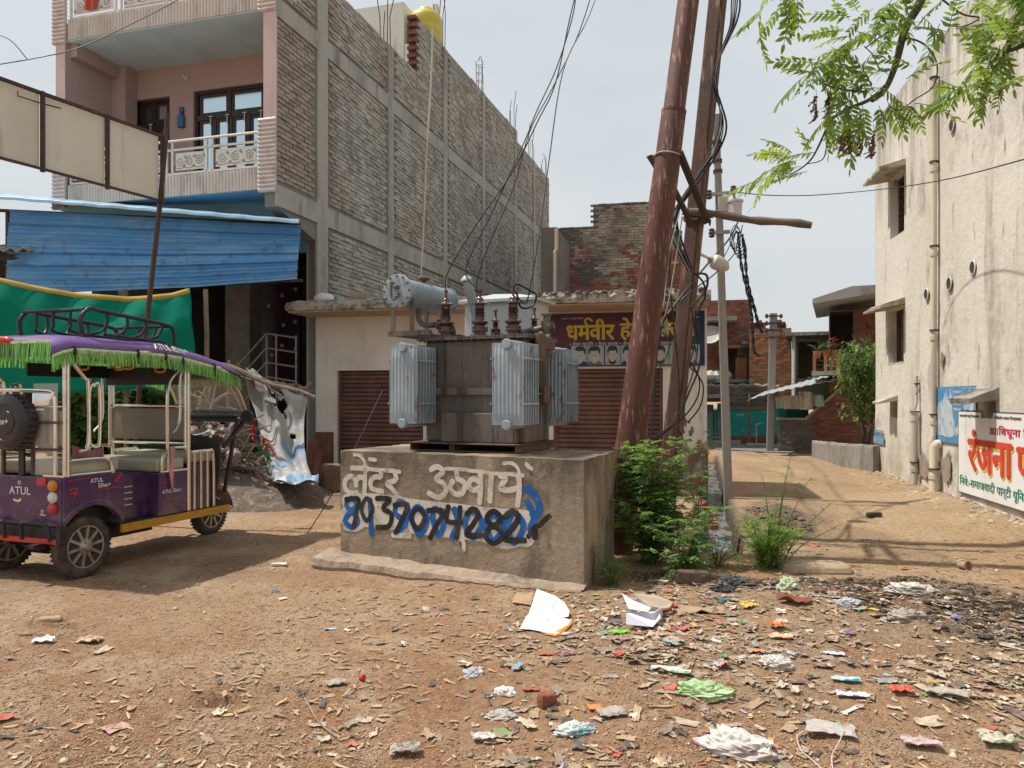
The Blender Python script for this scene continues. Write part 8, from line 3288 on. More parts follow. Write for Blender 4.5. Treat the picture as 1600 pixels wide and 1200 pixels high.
# hanging strips of cloth
mb = MB()
rows = []
for i in range(16):
 t = i / 15
 rows.append([V((.512 + .006 * math.sin(t * 9 + k), .93 + .028 * (1 - .5 * t) * (k - 1) + .01 * math.sin(t * 7), 1.04 - .40 * t)) for k in range(3)])
mb.grid(rows, thick=(.004, 0, 0))
o = mb.build('cloth_strip', M['pink_cloth'], None)
o.location, o.rotation_euler = (-4.03, 6.6, 0), (0, 0, RK.rot)
tag(o, 'thin pink cloth strip tied to the side rail of the rickshaw', 'cloth strip')
mb = MB()
rows = [[V((-.02 + .36 * j / 9, .30 + .02 * math.sin(j), 1.075 - .13 * (i / 5) - .04 * math.sin(j / 9 * 3.1) * (1 - i / 5))) for j in range(10)] for i in range(6)]
mb.grid(rows, thick=(0, .005, 0))
o = mb.build('pink_towel', M['pink_cloth'], None)
o.location, o.rotation_euler = (-4.03, 6.6, 0), (0, 0, RK.rot)
tag(o, 'pink towel hung inside the rickshaw behind the rear seat rail', 'towel')
# tinsel garland hanging by the mirror
ga = thing('tinsel_garland', 'bunch of red, orange, green and blue tinsel hanging beyond the rickshaw mirror', 'garland', at(408, 660, 8.9))
g0 = [((397, 660), (398, 690), 'red_tinsel', (.55, .04, .03), .035), ((402, 672), (404, 694), 'blue_tinsel', (.05, .2, .5), .03), ((410, 682), (420, 706), 'orange_tinsel', (.62, .22, .02), .04), ((406, 696), (424, 720), 'green_tinsel', (.02, .34, .12), .04), ((418, 686), (430, 712), 'pink_tinsel', (.62, .35, .35), .035)]
for (a, b, nm, col, w_) in g0:
 m_ = mat(nm, col, isl=.35, rough=.5)
 mb = MB()
 A, B = at(*a, 8.9), at(*b, 8.9)
 for k in range(170):
  p = A + (B - A) * r.random()
  d = V((r.gauss(0, 1), r.gauss(0, .7), r.gauss(-.5, 1))).normalized() * w_ * r.uniform(.6, 1.5)
  n_ = d.cross(V((.3, .4, .8))).normalized() * .004
  mb.add([p - n_, p + n_, p + d + n_, p + d - n_], [(0, 1, 2, 3)])
 mb.build(nm, m_, ga, world=True)
mb = MB()
mb.tube([at(392, 640, 8.75), at(396, 662, 8.9)], .004, 4)
mb.tube([at(396, 658, 8.9), at(404, 672, 8.9), at(411, 684, 8.9), at(420, 690, 8.9)], .004, 4)
mb.build('garland_string', M['cable'], ga, world=True)

# ------------------------------------------------------------------ heap, tarpaulin and sticks behind the rickshaw
r = random.Random(77)
mb = MB()
rows = []
for i in range(34):
 row = []
 for j in range(24):
  x, y = -6.3 + 3.5 * i / 33, 9.9 + 2.6 * j / 23
  e = max(0, 1 - ((x + 4.5) / 1.75) ** 2) * max(0, 1 - ((y - 11.3) / 1.3) ** 2)
  row.append(V((x, y, -.08 + .62 * e ** .7 + .10 * mnoise.noise(V((x * 2.2, y * 2.2, 1))) * e + .03 * mnoise.noise(V((x * 8, y * 8, 1))))))
 rows.append(row)
mb.grid(rows)
o = mb.build('earth_heap', M['earth_heap'], None)
tag(o, 'heap of dark earth and rubbish below the torn tarpaulin', 'heap')
ph = thing('stick_pile', 'jumbled pile of bamboo poles and broken sticks beside the rickshaw', 'wood pile', (-4.4, 11.4, 0))
for k, (a, b) in enumerate((((340, 568, 12.0), (492, 622, 11.9)), ((352, 575, 11.8), (468, 612, 12.1)), ((345, 572, 12.1), (440, 616, 12.3)), ((360, 600, 12.6), (460, 602, 12.6)), ((300, 640, 11.6), (410, 740, 11.2)), ((330, 600, 11.9), (300, 745, 11.3)),
       ((395, 720, 11.1), (440, 765, 10.9)), ((380, 735, 11.0), (430, 758, 10.8)), ((375, 745, 10.9), (428, 728, 11.2)), ((385, 752, 10.9), (415, 705, 11.4)), ((372, 728, 11.0), (436, 748, 10.7)), ((380, 715, 11.2), (420, 762, 10.7)),
       ((310, 610, 11.6), (352, 660, 11.4)), ((325, 605, 11.7), (300, 660, 11.4)), ((338, 600, 11.6), (322, 668, 11.4)), ((420, 600, 12.8), (470, 626, 12.7)), ((440, 596, 12.8), (490, 612, 12.8)), ((455, 614, 12.8), (486, 600, 12.8)), ((358, 560, 12.2), (356, 640, 12.2)), ((372, 566, 12.2), (376, 640, 12.2)), ((300, 620, 11.8), (390, 650, 11.5)), ((310, 640, 11.7), (372, 610, 12.0)))):
 A, B = at(*a), at(*b)
 mb = MB()
 n = 7
 rad = r.uniform(.014, .032)
 P = [A + (B - A) * i / n + V((0, 0, .03 * math.sin(i * 1.3 + k))) for i in range(n + 1)]
 mb.tube(P, [rad * (1.0 + .12 * (i % 2)) for i in range(n + 1)], 7)
 mb.build('bamboo_pole', M['bamboo'], ph, world=True)
mb = MB()
for k in range(150):
 q_ = r.random()
 c = at(r.uniform(262, 395) + 35 * q_, r.uniform(640, 690) + 66 * q_, r.uniform(10.8, 11.4))
 d = V((r.gauss(0, 1), r.gauss(0, .6), r.gauss(0, .35))).normalized() * r.uniform(.08, .25)
 mb.beam(c - d, c + d, r.uniform(.01, .025), r.uniform(.008, .02))
q = mb.build('twigs', M['bamboo'], ph, world=True)
q['kind'] = 'stuff'
mb = MB()
for k in range(70):
 c = at(r.uniform(300, 372), r.uniform(655, 745), r.uniform(10.6, 11.4))
 s_ = r.uniform(.04, .13)
 mb.lathe(c, (r.gauss(0, 1), r.gauss(0, 1), 1), [(-s_ * .3, s_ * .3), (0, s_), (s_ * .4, s_ * .5)], 6)
q = mb.build('scrap_heap', mat('mixed_scrap', (.16, .13, .12), [((.36, .2, .2), 3, ONE, .58, .62, .9), ((.45, .44, .42), 5, ONE, .6, .64, .9)], isl=.5), ph, world=True)
q['kind'] = 'stuff'
# torn tarpaulin
tarp = thing('tarpaulin', 'torn dirty white and blue tarpaulin hung against the shop corner', 'tarpaulin', (-3.6, 12.2, 0))
LT = [(384, 574), (384, 592), (388, 615), (398, 640), (404, 665), (408, 690), (412, 710), (420, 735), (428, 752)]
RT = [(400, 585), (470, 614), (480, 622), (476, 650), (475, 675), (476, 700), (480, 725), (486, 742), (496, 755)]
rows = []
NI, NJ = 60, 44
for i in range(NI + 1):
 t = i / NI
 A, B = lerp_pts(LT, t), lerp_pts(RT, t)
 row = []
 for j in range(NJ + 1):
  u = j / NJ
  px, py = A[0] + (B[0] - A[0]) * u, A[1] + (B[1] - A[1]) * u + 3 * math.sin(u * 9) * (t > .9)
  Y = 12.5 - 1.7 * t ** 2 - .3 * (t > .85) + .10 * math.sin(u * 9 + t * 2.2) + .07 * math.sin(u * 17 - t * 5) + .12 * mnoise.noise(V((u * 4, t * 5, 2)))
  row.append(at(px, py, Y))
 rows.append(row)
mb = MB()
vs = [q for row in rows for q in row]
fs = []
for i in range(NI):
 for j in range(NJ):
  u, t = (j + .5) / NJ, (i + .5) / NI
  hole = (abs(u - (.30 + .55 * (t - .22) * 3)) < .10 - .5 * abs(t - .24) and t < .42) or ((u - .55) ** 2 / .012 + (t - .32) ** 2 / .0016 < 1) or ((u - .75) ** 2 / .006 + (t - .55) ** 2 / .0006 < 1) or (t < .3 and .35 < u < .62 and mnoise.noise(V((u * 9, t * 9, 4))) > .05)
  if hole:
   continue
  k = i * (NJ + 1) + j
  fs.append((k, k + 1, k + NJ + 2, k + NJ + 1))
mb.add(vs, fs)
sheet = mb.build('sheet', M['tarp'], tarp, smooth=True, world=True)
so = sheet.modifiers.new('thickness', 'SOLIDIFY')
so.thickness = .006
mb = MB()
rows2 = []
for i in range(14):
 t = i / 13
 rows2.append([at(384 + 30 * t + 11 * math.sin(j * 1.1) * t + 5 * j, 574 + 55 * t + 6 * j * (1 - t) * .3 + 3 * math.sin(j * 2 + i), 12.3 - .25 * t + .06 * math.sin(j * 2.0 + i * .7)) for j in range(5)])
mb.grid(rows2, thick=(0, .006, 0))
mb.build('torn_strip', M['tarp'], tarp, smooth=True, world=True)
mb = MB()
rows2 = []
for i in range(12):
 t = i / 11
 rows2.append([at(430 + 68 * t, 740 + 14 * (j / 4) + 4 * math.sin(t * 9 + j), 10.75 - .10 * j + .06 * math.sin(i * 1.7)) for j in range(5)])
mb.grid(rows2, thick=(0, 0, .008))
mb.build('trailing_edge', mat('blue_tarpaulin_edge', (.2, .32, .44), [((.5, .5, .5), 5, ONE, .5, .6, .8)], rough=.5), tarp, smooth=True, world=True)
# slabs and bricks by the shop corner
def rough_block(name, label, cat, c, sx_, sy_, sz_, m, rot=0.0, seed=0, tilt=(0, 0), group=None, jag=.12):
 rr_ = random.Random(seed)
 mb = MB()
 n = 6
 rows = []
 prof = [(0, .92), (.15, 1.0), (.7, .98), (.95, .9), (1, .8)]
 P = []
 m_ = 14
 for (h, k_) in prof:
  ring = []
  for q in range(m_):
   a = 2 * math.pi * q / m_
   ca, sa = math.cos(a), math.sin(a)
   sq_ = 1 / max(abs(ca), abs(sa)) ** .8
   j_ = 1 + jag * mnoise.noise(V((ca * 2 + seed, sa * 2, h * 2)))
   ring.append(V((sx_ / 2 * ca * sq_ * k_ * j_, sy_ / 2 * sa * sq_ * k_ * j_, sz_ * (h + .12 * (jag / .12) * mnoise.noise(V((ca * 1.7 + seed, sa * 1.7, 3))) * h))))
  P.append(ring)
 vs = [q for ring in P for q in ring]
 fs = [(i * m_ + k, i * m_ + (k + 1) % m_, (i + 1) * m_ + (k + 1) % m_, (i + 1) * m_ + k) for i in range(len(prof) - 1) for k in range(m_)]
 fs += [tuple(range(m_))[::-1], tuple((len(prof) - 1) * m_ + k for k in range(m_))]
 mb.add(vs, fs)
 o = mb.build(name, M[m] if isinstance(m, str) else m, None)
 o.location, o.rotation_euler = c, (tilt[0], tilt[1], rot)
 return tag(o, label, cat, group)


g = lambda px, py: gpt(px, py)
rough_block('stone_slab', 'flat brown stone slab lying at the foot of the tarpaulin', 'slab', g(461, 768), .42, .35, .22, mat('brown_stone', (.2, .14, .11), bump=[(14, .02)]), .2, 4)
rough_block('brick_stack', 'broken brick lump beside the plinth with white scrap on top', 'brick', g(516, 768), .34, .3, .42, mat('dusty_brick_lump', (.15, .08, .055), [((.25, .17, .12), 5, ONE, .5, .7, .7)], bump=[(14, .02)]), .5, 8)
rough_block('wall_scrap', 'white scrap of board on the brick lump beside the plinth', 'scrap', g(517, 768) + V((0, .03, .41)), .28, .2, .03, 'wall_white', .4, 3)
# tall narrow planks leaning near the shop corner
mb = MB()
mb.beam(at(486, 740, 13.6), at(490, 690, 13.9), .18, .03)
mb.beam(at(494, 742, 13.5), at(499, 703, 13.8), .12, .03)
tag(mb.build('plank', M['brick_red'], None, origin=at(486, 740, 13.6)), 'reddish plank leaning on the brown dado left of the shutter', 'plank')

# ------------------------------------------------------------------ rubbish: pieces one can point at
def sheet_piece(name, label, cat, c, w_, l_, m, rot=0.0, seed=0, crumple=.25, n=9, lift=.012, tilt=(0.0, 0.0), fold=0.0, group=None, outline=.15):
 """crumpled or folded sheet lying on the ground"""
 rr_ = random.Random(seed)
 mb = MB()
 rows = []
 amp = crumple * min(w_, l_)
 for i in range(n + 1):
  row = []
  for j in range(n + 1):
   u, v = i / n - .5, j / n - .5
   k = 1 + outline * mnoise.noise(V((u * 3 + seed * 1.7, v * 3, 7)))
   x, y = w_ * u * k, l_ * v * k
   z = amp * (abs(mnoise.noise(V((u * 2.6 + seed * 3.1, v * 2.6, 1)))) * 1.1 + .5 * abs(mnoise.noise(V((u * 6 + seed, v * 6, 2)))))
   z += fold * abs(u) * w_
   row.append(V((x, y, z)))
  rows.append(row)
 mb.grid(rows, thick=(0, 0, .0025))
 o = mb.build(name, M[m] if isinstance(m, str) else m, None)
 zz_ = gh(c.x, c.y)
 o.location, o.rotation_euler = (c.x, c.y, zz_ + lift), (tilt[0], tilt[1], rot)
 return tag(o, label, cat, group)


def puffy(name, label, cat, c, sx_, sy_, sz_, m, rot=0.0, seed=0, rough=.45):
 """crumpled plastic bag with creases"""
 rr_ = random.Random(seed)
 mb = MB()
 N1, N2 = 18, 30
 rows = []
 for i in range(N1 + 1):
  row = []
  for j in range(N2 + 1):
   p_, t_ = math.pi * (i / N1) * .56, 2 * math.pi * j / N2
   d = V((math.sin(p_) * math.cos(t_), math.sin(p_) * math.sin(t_), math.cos(p_)))
   k = 1 - .16 * (1 - min(1, 6 * abs(mnoise.noise(d * 3.6 + V((seed, 1, 5)))))) - .08 * (1 - min(1, 5 * abs(mnoise.noise(d * 8 + V((seed, 1, 5)))))) + rough * (abs(mnoise.noise(d * 2.1 + V((seed, 0, 0)))) * 1.3 - .35) + rough * .35 * abs(mnoise.noise(d * 5.5 + V((seed, 3, 0)))) + .12 * mnoise.noise(d * 1.2 + V((0, seed, 0)))
   row.append(V((sx_ * d.x * k, sy_ * d.y * k, max(-.02, sz_ * (d.z - .05) * k))))
  rows.append(row)
 mb.grid(rows)
 o = mb.build(name, M[m] if isinstance(m, str) else m, None)
 o.location, o.rotation_euler = (c.x, c.y, gh(c.x, c.y) + .002), (0, 0, rot)
 return tag(o, label, cat)


def plastic(name, c, a=None, **k):
 return flat(name, c, rough=.32, bump=[(18, .012)], alpha=a, **k)


pw = mat('dirty_white_plastic', (.62, .58, .55), [((.42, .36, .31), 5, ONE, .48, .68, .7), ((.55, .2, .25), 9, ONE, .68, .73, .7)], rough=.35, bump=[(16, .02)])
pg = mat('pale_green_plastic', (.42, .62, .30), [((.55, .66, .42), 6, ONE, .45, .65, .7)], rough=.3, bump=[(18, .015)], alpha=.8)
card = mat('brown_cardboard', (.37, .25, .15), [((.27, .18, .11), 5, ONE, .45, .7, .6)])
wcard = mat('white_card', (.72, .71, .69), [((.55, .52, .48), 4, ONE, .52, .72, .5)])
dusty = mat('dusty_grey_plastic', (.38, .34, .29), [((.2, .16, .12), 6, ONE, .48, .65, .8)], rough=.45, bump=[(16, .015)])
black_m = mat('black_sludge', (.03, .026, .022), [((.1, .08, .065), 9, ONE, .5, .7, .7)], rough=.4, bump=[(20, .03)])

# folded white cardboard against the plinth corner
cb = thing('cardboard_sheet', 'large folded white cardboard sheet lying in front of the plinth corner', 'cardboard', g(852, 968))
b0 = g(852, 968)


def gpl(px, py, h=0.0):
 """point at height h over the ground under a mark seen on the photograph"""
 z = 0
 for _ in range(5):
  q = ground_at(px, py, z + h)
  z = gh(q.x, q.y)
 return V((q.x, q.y, z + h))


def poly_sheet(pts, t=.004):
 mb = MB()
 P = [gpl(*p) for p in pts]
 mb.prism(P, (0, 0, t))
 return mb


poly_sheet([(812, 983, .015), (822, 964, .03), (826, 960, .025), (839, 921, .085), (868, 932, .07), (866, 950, .04), (858, 966, .025), (846, 987, .012), (830, 984, .012)]).build('front_leaf', wcard, cb, world=True)
poly_sheet([(868, 932, .07), (882, 942, .05), (890, 956, .035), (888, 964, .025), (872, 966, .02), (858, 966, .025), (866, 950, .04)]).build('side_leaf', wcard, cb, world=True)
poly_sheet([(846, 988, .010), (858, 967, .02), (874, 964, .02), (893, 970, .012), (880, 986, .01), (868, 991, .008)]).build('lower_leaf', wcard, cb, world=True)
poly_sheet([(846, 989, .004), (868, 995, .004), (882, 988, .004), (897, 972, .006), (892, 967, .008), (866, 990, .006)]).build('orange_edge', mat('orange_card', (.68, .22, .03)), cb, world=True)
mb = poly_sheet([(800, 942, .01), (808, 925, .05), (818, 930, .04), (832, 925, .06), (830, 946, .012)])
tag(mb.build('cardboard_scrap', card, None, origin=g(815, 942)), 'brown cardboard scrap behind the white folded cardboard sheet', 'cardboard')
# white box beside the weeds
bxo = thing('carton', 'crushed white carton with flaps open beside the bushy weed', 'carton', g(1008, 972))
poly_sheet([(978, 976, .03), (1020, 980, .03), (1032, 966, .05), (1030, 955, .06), (978, 958, .09)], .003).build('front_face', mat('lilac_white_card', (.60, .60, .66)), bxo, world=True)
mb = MB()
c0_, c1_, c2_, c3_ = gpl(978, 976, .0), gpl(1020, 980, .0), gpl(1035, 968, .0), gpl(985, 962, .0)
mb.prism([c0_, c1_, c1_ + V((0, 0, .085)), c0_ + V((0, 0, .085))], (0, .006, 0))
mb.prism([c1_, c2_, c2_ + V((0, 0, .08)), c1_ + V((0, 0, .085))], (-.006, 0, 0))
mb.build('side_wall', mat('lilac_white_card', (.60, .60, .66)), bxo, world=True)
poly_sheet([(972, 928, .17), (990, 940, .14), (1018, 950, .10), (1012, 957, .09), (982, 953, .10)]).build('flap', mat('lilac_white_card', (.60, .60, .66)), bxo, world=True)
mb = poly_sheet([(990, 930, .13), (1024, 929, .11), (1052, 943, .06), (1046, 952, .045), (1022, 956, .05), (1008, 946, .10)], .012)
lid_ = mb.build('lid', mat('beige_card_lid', (.46, .39, .29)), bxo, world=True)
mb = poly_sheet([(1022, 957, .035), (1046, 953, .03), (1053, 945, .045), (1052, 949, .03), (1044, 957, .02), (1024, 960, .022)], .012)
mb.build('red_rim', mat('red_card', (.42, .04, .035)), lid_, world=True)

P_ = puffy
P_('plastic_bag', 'large crumpled white plastic bag with red print at the bottom edge', 'bag', g(1152, 1172), .16, .105, .075, pw, -.6, 2)
P_('plastic_bag', 'pale green translucent plastic bag in the middle of the litter', 'bag', g(1100, 1082), .135, .075, .05, pg, -.15, 5, .55)
P_('plastic_bag', 'round green and white plastic bag near the lone feathery weed', 'bag', g(1232, 918), .085, .07, .085, mat('green_white_plastic', (.40, .50, .33), [((.6, .62, .52), 7, ONE, .48, .6, .8)], rough=.35, bump=[(18, .015)]), 0, 8, .3)
P_('plastic_bag', 'white crumpled plastic pouch at the right of the pale green bag', 'bag', g(1213, 1040), .095, .055, .06, pw, -.4, 11, .35)
P_('plastic_sack', 'large dirty white plastic sack on the black muck at the right', 'sack', g(1424, 932), .20, .10, .075, mat('sooty_white_plastic', (.55, .51, .45), [((.2, .16, .13), 4, ONE, .48, .6, .8)], rough=.4, bump=[(16, .015)]), -.5, 14, .4)
P_('plastic_bag', 'greyish plastic bag just below the large dirty sack', 'bag', g(1418, 968), .14, .075, .06, dusty, .1, 17, .4)
P_('plastic_wrapper', 'clear crinkled wrapper left of the grey plastic bags', 'wrapper', g(1325, 938), .10, .06, .045, plastic('crinkled_clear_film', (.60, .62, .66), .75), -.2, 20, .5)
P_('plastic_wrapper', 'small clear wrapper on bare soil below the plinth middle', 'wrapper', g(740, 1055), .055, .05, .04, plastic('crinkled_clear_film', (.6, .62, .66)), .4, 23, .5)
P_('plastic_wrapper', 'silvery white wrapper left of the broken brick', 'wrapper', g(789, 1082), .06, .035, .025, plastic('silver_wrapper', (.68, .68, .68)), -.5, 26, .5)
P_('plastic_wrapper', 'flattened clear wrapper below and left of the broken brick', 'wrapper', g(782, 1119), .07, .05, .022, plastic('cloudy_film', (.5, .46, .42), .8), .2, 29, .5)
P_('plastic_wrapper', 'torn wrapper with teal print near the bottom centre', 'wrapper', g(900, 1143), .085, .045, .035, mat('teal_print_film', (.52, .56, .54), [((.1, .3, .34), 8, ONE, .55, .62, .8)], rough=.35), .3, 31, .6)
P_('cloth_rag', 'dark wet rag on the litter heap in front of the bushy weed', 'rag', g(1128, 925), .11, .06, .05, mat('dark_rag', (.06, .055, .055), bump=[(20, .02)]), .2, 34, .5)
P_('plastic_bag', 'blackish crumpled bag at the top of the litter heap', 'bag', g(1150, 915), .12, .07, .06, mat('grey_black_plastic', (.10, .10, .105), rough=.35, bump=[(18, .02)]), -.3, 37, .5)
rough_block('brick_piece', 'broken half brick standing on the soil at the bottom centre', 'brick', g(855, 1106) + V((0, .03, -.012)), .092, .075, .075, mat('broken_brick', (.24, .085, .05), [((.09, .045, .035), 6, ONE, .5, .66, .8), ((.33, .24, .16), 9, ONE, .58, .7, .7)], bump=[(26, .01)]), .3, 5)
rough_block('concrete_slab', 'squared concrete slab between the lone weed and the lane', 'slab', g(1280, 895) + V((0, .1, -.07)), .62, .40, .13, mat('dusty_slab', (.36, .27, .185), [((.25, .18, .12), 4, ONE, .5, .7, .6)], bump=[(20, .01)]), -.06, 3, jag=.03)
rough_block('mud_log', 'dark mud-coated log half buried under the bushy weed', 'log', g(1082, 912), .28, .11, .10, mat('dark_mud_log', (.12, .08, .055), bump=[(20, .02)]), -.15, 9)
rough_block('stone', 'flat brown stone on the soil at the lower left', 'stone', g(78, 972), .15, .09, .035, mat('brown_flat_stone', (.34, .24, .16), bump=[(20, .006)]), .1, 12)
rough_block('dung_clod', 'black clod lying alone on the dirt lane', 'clod', g(1366, 808), .20, .10, .06, black_m, .1, 15)
mb = MB()
mb.lathe((0, 0, 0), (.3, -.9, .1), [(-.045, .03), (.035, .033), (.036, .045), (.045, .046), (.046, .034), (.02, .030)], 16)
o = mb.build('cup', mat('brown_paper_cup', (.33, .22, .14)), None, smooth='auto')
o.location = g(1506, 890) + V((0, 0, .035))
tag(o, 'small brown cup lying on its side at the edge of the lane', 'cup')
mb = MB()
mb.lathe((0, 0, 0), (.8, -.5, .2), [(-.012, .015), (.012, .016), (.013, .013)], 14)
o = mb.build('bottle_cap', mat('red_cap', (.5, .05, .03), rough=.4), None)
o.location = g(566, 1063) + V((0, 0, .014))
tag(o, 'red bottle cap on bare soil left of centre', 'bottle cap')
sp = sheet_piece
sp('paper_scrap', 'crumpled white paper near the left edge beside the rickshaw shadow', 'paper', g(68, 1004), .12, .075, wcard, .2, 3, .45)
sp('paper_scrap', 'pale flattened paper scrap right of the crumpled paper at the left', 'paper', g(140, 1004), .14, .09, mat('tan_paper', (.46, .36, .25)), .1, 6, .3)
sp('plastic_scrap', 'grey triangular plastic scrap between the small stones left of centre', 'plastic scrap', g(524, 1071), .10, .07, dusty, .5, 9, .3)
sp('plastic_scrap', 'bright green wrapper left of the crushed carton', 'wrapper', g(967, 991), .12, .06, plastic('lime_wrapper', (.22, .5, .06)), .3, 12, .3)
sp('plastic_scrap', 'orange square scrap near the pale green bag', 'scrap', g(929, 1109), .06, .05, mat('orange_scrap', (.7, .22, .06)), .2, 15, .2)
sp('plastic_scrap', 'torn clear sheet with brown stain beside the orange scrap', 'plastic scrap', g(955, 1118), .13, .10, dusty, .1, 18, .25)
sp('cloth_scrap', 'white and green plastic strip leading to the pale green bag', 'strip', g(1048, 1052), .20, .05, mat('white_green_strip', (.56, .55, .48), [((.1, .3, .18), 9, ONE, .58, .62, .9)]), -.35, 21, .5)
sp('wrapper', 'orange snack wrapper in the middle of the heap', 'wrapper', g(1216, 980), .10, .07, plastic('orange_wrapper', (.62, .2, .07)), .4, 24, .5)
sp('wrapper', 'red and white printed packet lying under the orange snack wrapper', 'wrapper', g(1220, 998), .15, .07, mat('red_white_print', (.6, .42, .3), [((.6, .2, .05), 9, ONE, .52, .57, .9)], rough=.4), -.1, 27, .25)
sp('cardboard_scrap', 'maroon folded card on the heap below the round green bag', 'cardboard', g(1240, 940), .22, .11, mat('maroon_card', (.22, .07, .05)), -.4, 30, .4)
sp('cardboard_scrap', 'wide brown flattened carton right of the crushed white carton', 'cardboard', g(1090, 958), .34, .15, card, -.15, 33, .2)
sp('cloth_scrap', 'blue-green rag on the heap top', 'rag', g(1130, 942), .10, .06, mat('teal_rag', (.04, .16, .2), bump=[(20, .01)]), .2, 36, .6)
sp('leaf_scrap', 'yellow crumpled paper on the heap right of the teal rag', 'paper', g(1170, 950), .11, .08, mat('yellow_paper', (.62, .44, .12)), .6, 39, .5)
sp('wrapper', 'yellow plastic strip beside the clear crinkled wrapper', 'wrapper', g(1362, 952), .10, .035, mat('yellow_plastic', (.7, .48, .01), rough=.4), -.45, 42, .4)
sp('wrapper', 'blue and white tube lying in the heap', 'wrapper', g(1303, 1025), .11, .035, mat('blue_white_tube', (.5, .52, .6), [((.05, .09, .45), 7, (1, .2, 1), .52, .56, 1)]), -.4, 45, .4)
sp('wrapper', 'turquoise and white packet right of the white pouch', 'wrapper', g(1322, 1066), .14, .05, mat('turquoise_packet', (.5, .56, .54), [((.03, .3, .42), 7, ONE, .5, .55, 1)], rough=.35), -.15, 48, .4)
sp('wrapper', 'white and violet packet below the turquoise packet', 'wrapper', g(1332, 1090), .14, .05, mat('violet_white_packet', (.62, .6, .64), [((.12, .07, .3), 8, ONE, .58, .62, .9)]), -.2, 51, .4)
sp('wrapper', 'scarlet wrapper at the right of the violet packet', 'wrapper', g(1410, 1081), .10, .05, plastic('scarlet_wrapper', (.68, .12, .06)), -.1, 54, .5)
sp('cardboard_scrap', 'dark edged flat carton near the right below the scarlet wrapper', 'cardboard', g(1478, 1086), .18, .09, dusty, -.35, 57, .25)
sp('plastic_scrap', 'pink-grey flattened film near the bottom right', 'plastic scrap', g(1440, 1166), .15, .07, mat('pink_film', (.46, .34, .33), rough=.4), -.2, 60, .3)
sp('cloth_scrap', 'green and white crumpled paper at the lower right edge', 'paper', g(1560, 1163), .13, .07, mat('green_white_paper', (.5, .46, .36), [((.12, .24, .15), 9, ONE, .52, .56, .9)]), -.25, 63, .5)
sp('wrapper', 'crimson and silver wrapper above the pale green bag', 'wrapper', g(1128, 1040), .08, .055, mat('crimson_silver', (.5, .42, .42), [((.5, .03, .06), 8, ONE, .48, .53, 1)], rough=.3), .5, 66, .5)
sp('wrapper', 'pink wrapper on the near side of the flattened brown carton', 'wrapper', g(1067, 987), .06, .05, plastic('pink_wrapper', (.62, .12, .16)), .2, 69, .5)
sp('wrapper', 'small red wrapper left of the pink wrapper', 'wrapper', g(1045, 989), .04, .035, plastic('scarlet_wrapper', (.68, .12, .06)), .9, 72, .5)
sp('plastic_scrap', 'terracotta-coloured flat chip on the soil above the broken brick', 'chip', g(852, 1024), .09, .07, mat('terracotta_chip', (.34, .12, .07)), .1, 75, .1)
sp('plastic_scrap', 'grey film strip on the soil below the crushed carton', 'plastic scrap', g(1052, 1006), .12, .05, dusty, 0, 78, .3)
sp('wrapper', 'clear flat tray with thin wires at the bottom right', 'tray', g(1298, 1143), .20, .13, plastic('cloudy_film', (.5, .46, .42), .8), -.3, 81, .2)
sp('wrapper', 'small orange wrapper at the far edge of the black muck', 'wrapper', g(1412, 890), .07, .05, plastic('orange_wrapper', (.62, .2, .07)), .1, 84, .5)
sp('wrapper', 'small red and white wrapper on the squared concrete slab', 'wrapper', g(1274, 866), .08, .06, plastic('scarlet_wrapper', (.68, .12, .06)), .1, 87, .5, lift=.07)
sp('plastic_scrap', 'white crumpled scraps on the soil at lower centre', 'plastic scrap', g(755, 1157), .10, .05, pw, .1, 90, .5)
sp('plastic_scrap', 'dirty grey film heaped at the bottom edge left of centre', 'plastic scrap', g(632, 1178), .12, .08, dusty, .1, 93, .5)
sp('plastic_scrap', 'blue scrap on soil in front of the rickshaw shadow', 'plastic scrap', g(430, 925), .06, .025, mat('blue_scrap', (.1, .22, .45)), .2, 96, .3)
sp('plastic_scrap', 'white scraps at the near edge of the rickshaw shadow', 'plastic scrap', g(436, 884), .13, .06, wcard, .2, 99, .4)
sp('plastic_scrap', 'white flat scrap right of the white scraps by the shadow', 'plastic scrap', g(442, 938), .06, .035, wcard, .7, 102, .2)
# thin pale wire lying bottom right, twig on the soil
mb = MB()
mb.tube(smooth_path([gpl(1262, 1140, .02), gpl(1246, 1150, .02), gpl(1252, 1172, .02), gpl(1272, 1190, .01), gpl(1292, 1210, .01)]), .0025, 5)
mb.tube(smooth_path([gpl(1318, 1140, .03), gpl(1312, 1158, .03), gpl(1300, 1180, .02), gpl(1302, 1205, .01)]), .0025, 5)
tag(mb.build('thin_wire', M['pink_light'], None, origin=g(1262, 1150)), 'thin pale pink wire curling over the soil at the bottom right', 'wire')
mb = MB()
mb.tube(smooth_path([gpl(476, 1090, .01), gpl(486, 1108, .012), gpl(500, 1130, .012), gpl(526, 1151, .01)]), .004, 5)
tag(mb.build('twig', M['bamboo'], None, origin=g(500, 1120)), 'long thin twig on the soil at the lower left of centre', 'twig')

# ------------------------------------------------------------------ repeats: chips, scraps, pebbles
rr = random.Random(101)


def density_pos(kind):
 while True:
  Y = 3.05 + 5.2 * rr.random() ** 1.5
  X = rr.uniform(-.66, .68) * Y
  h = float(heap_mask(X, Y))
  w_ = {'chip': .45 + .45 * h + .15 * (X > -1.0), 'scrap': .03 + 1.3 * h}[kind]
  w_ *= min(1.3, max(.12, 2.6 * (float(fbm(np.float64(X * 1.1), np.float64(Y * 1.1), 60)) - .26)))
  w_ *= (.15 if X < -1.6 and Y > 4.9 else 1)
  # keep clear of the plinth and rickshaw
  if in_plinth(X, Y) or (Y > 6.2 and X < 2.2):
   continue
  if rr.random() < w_:
   return X, Y


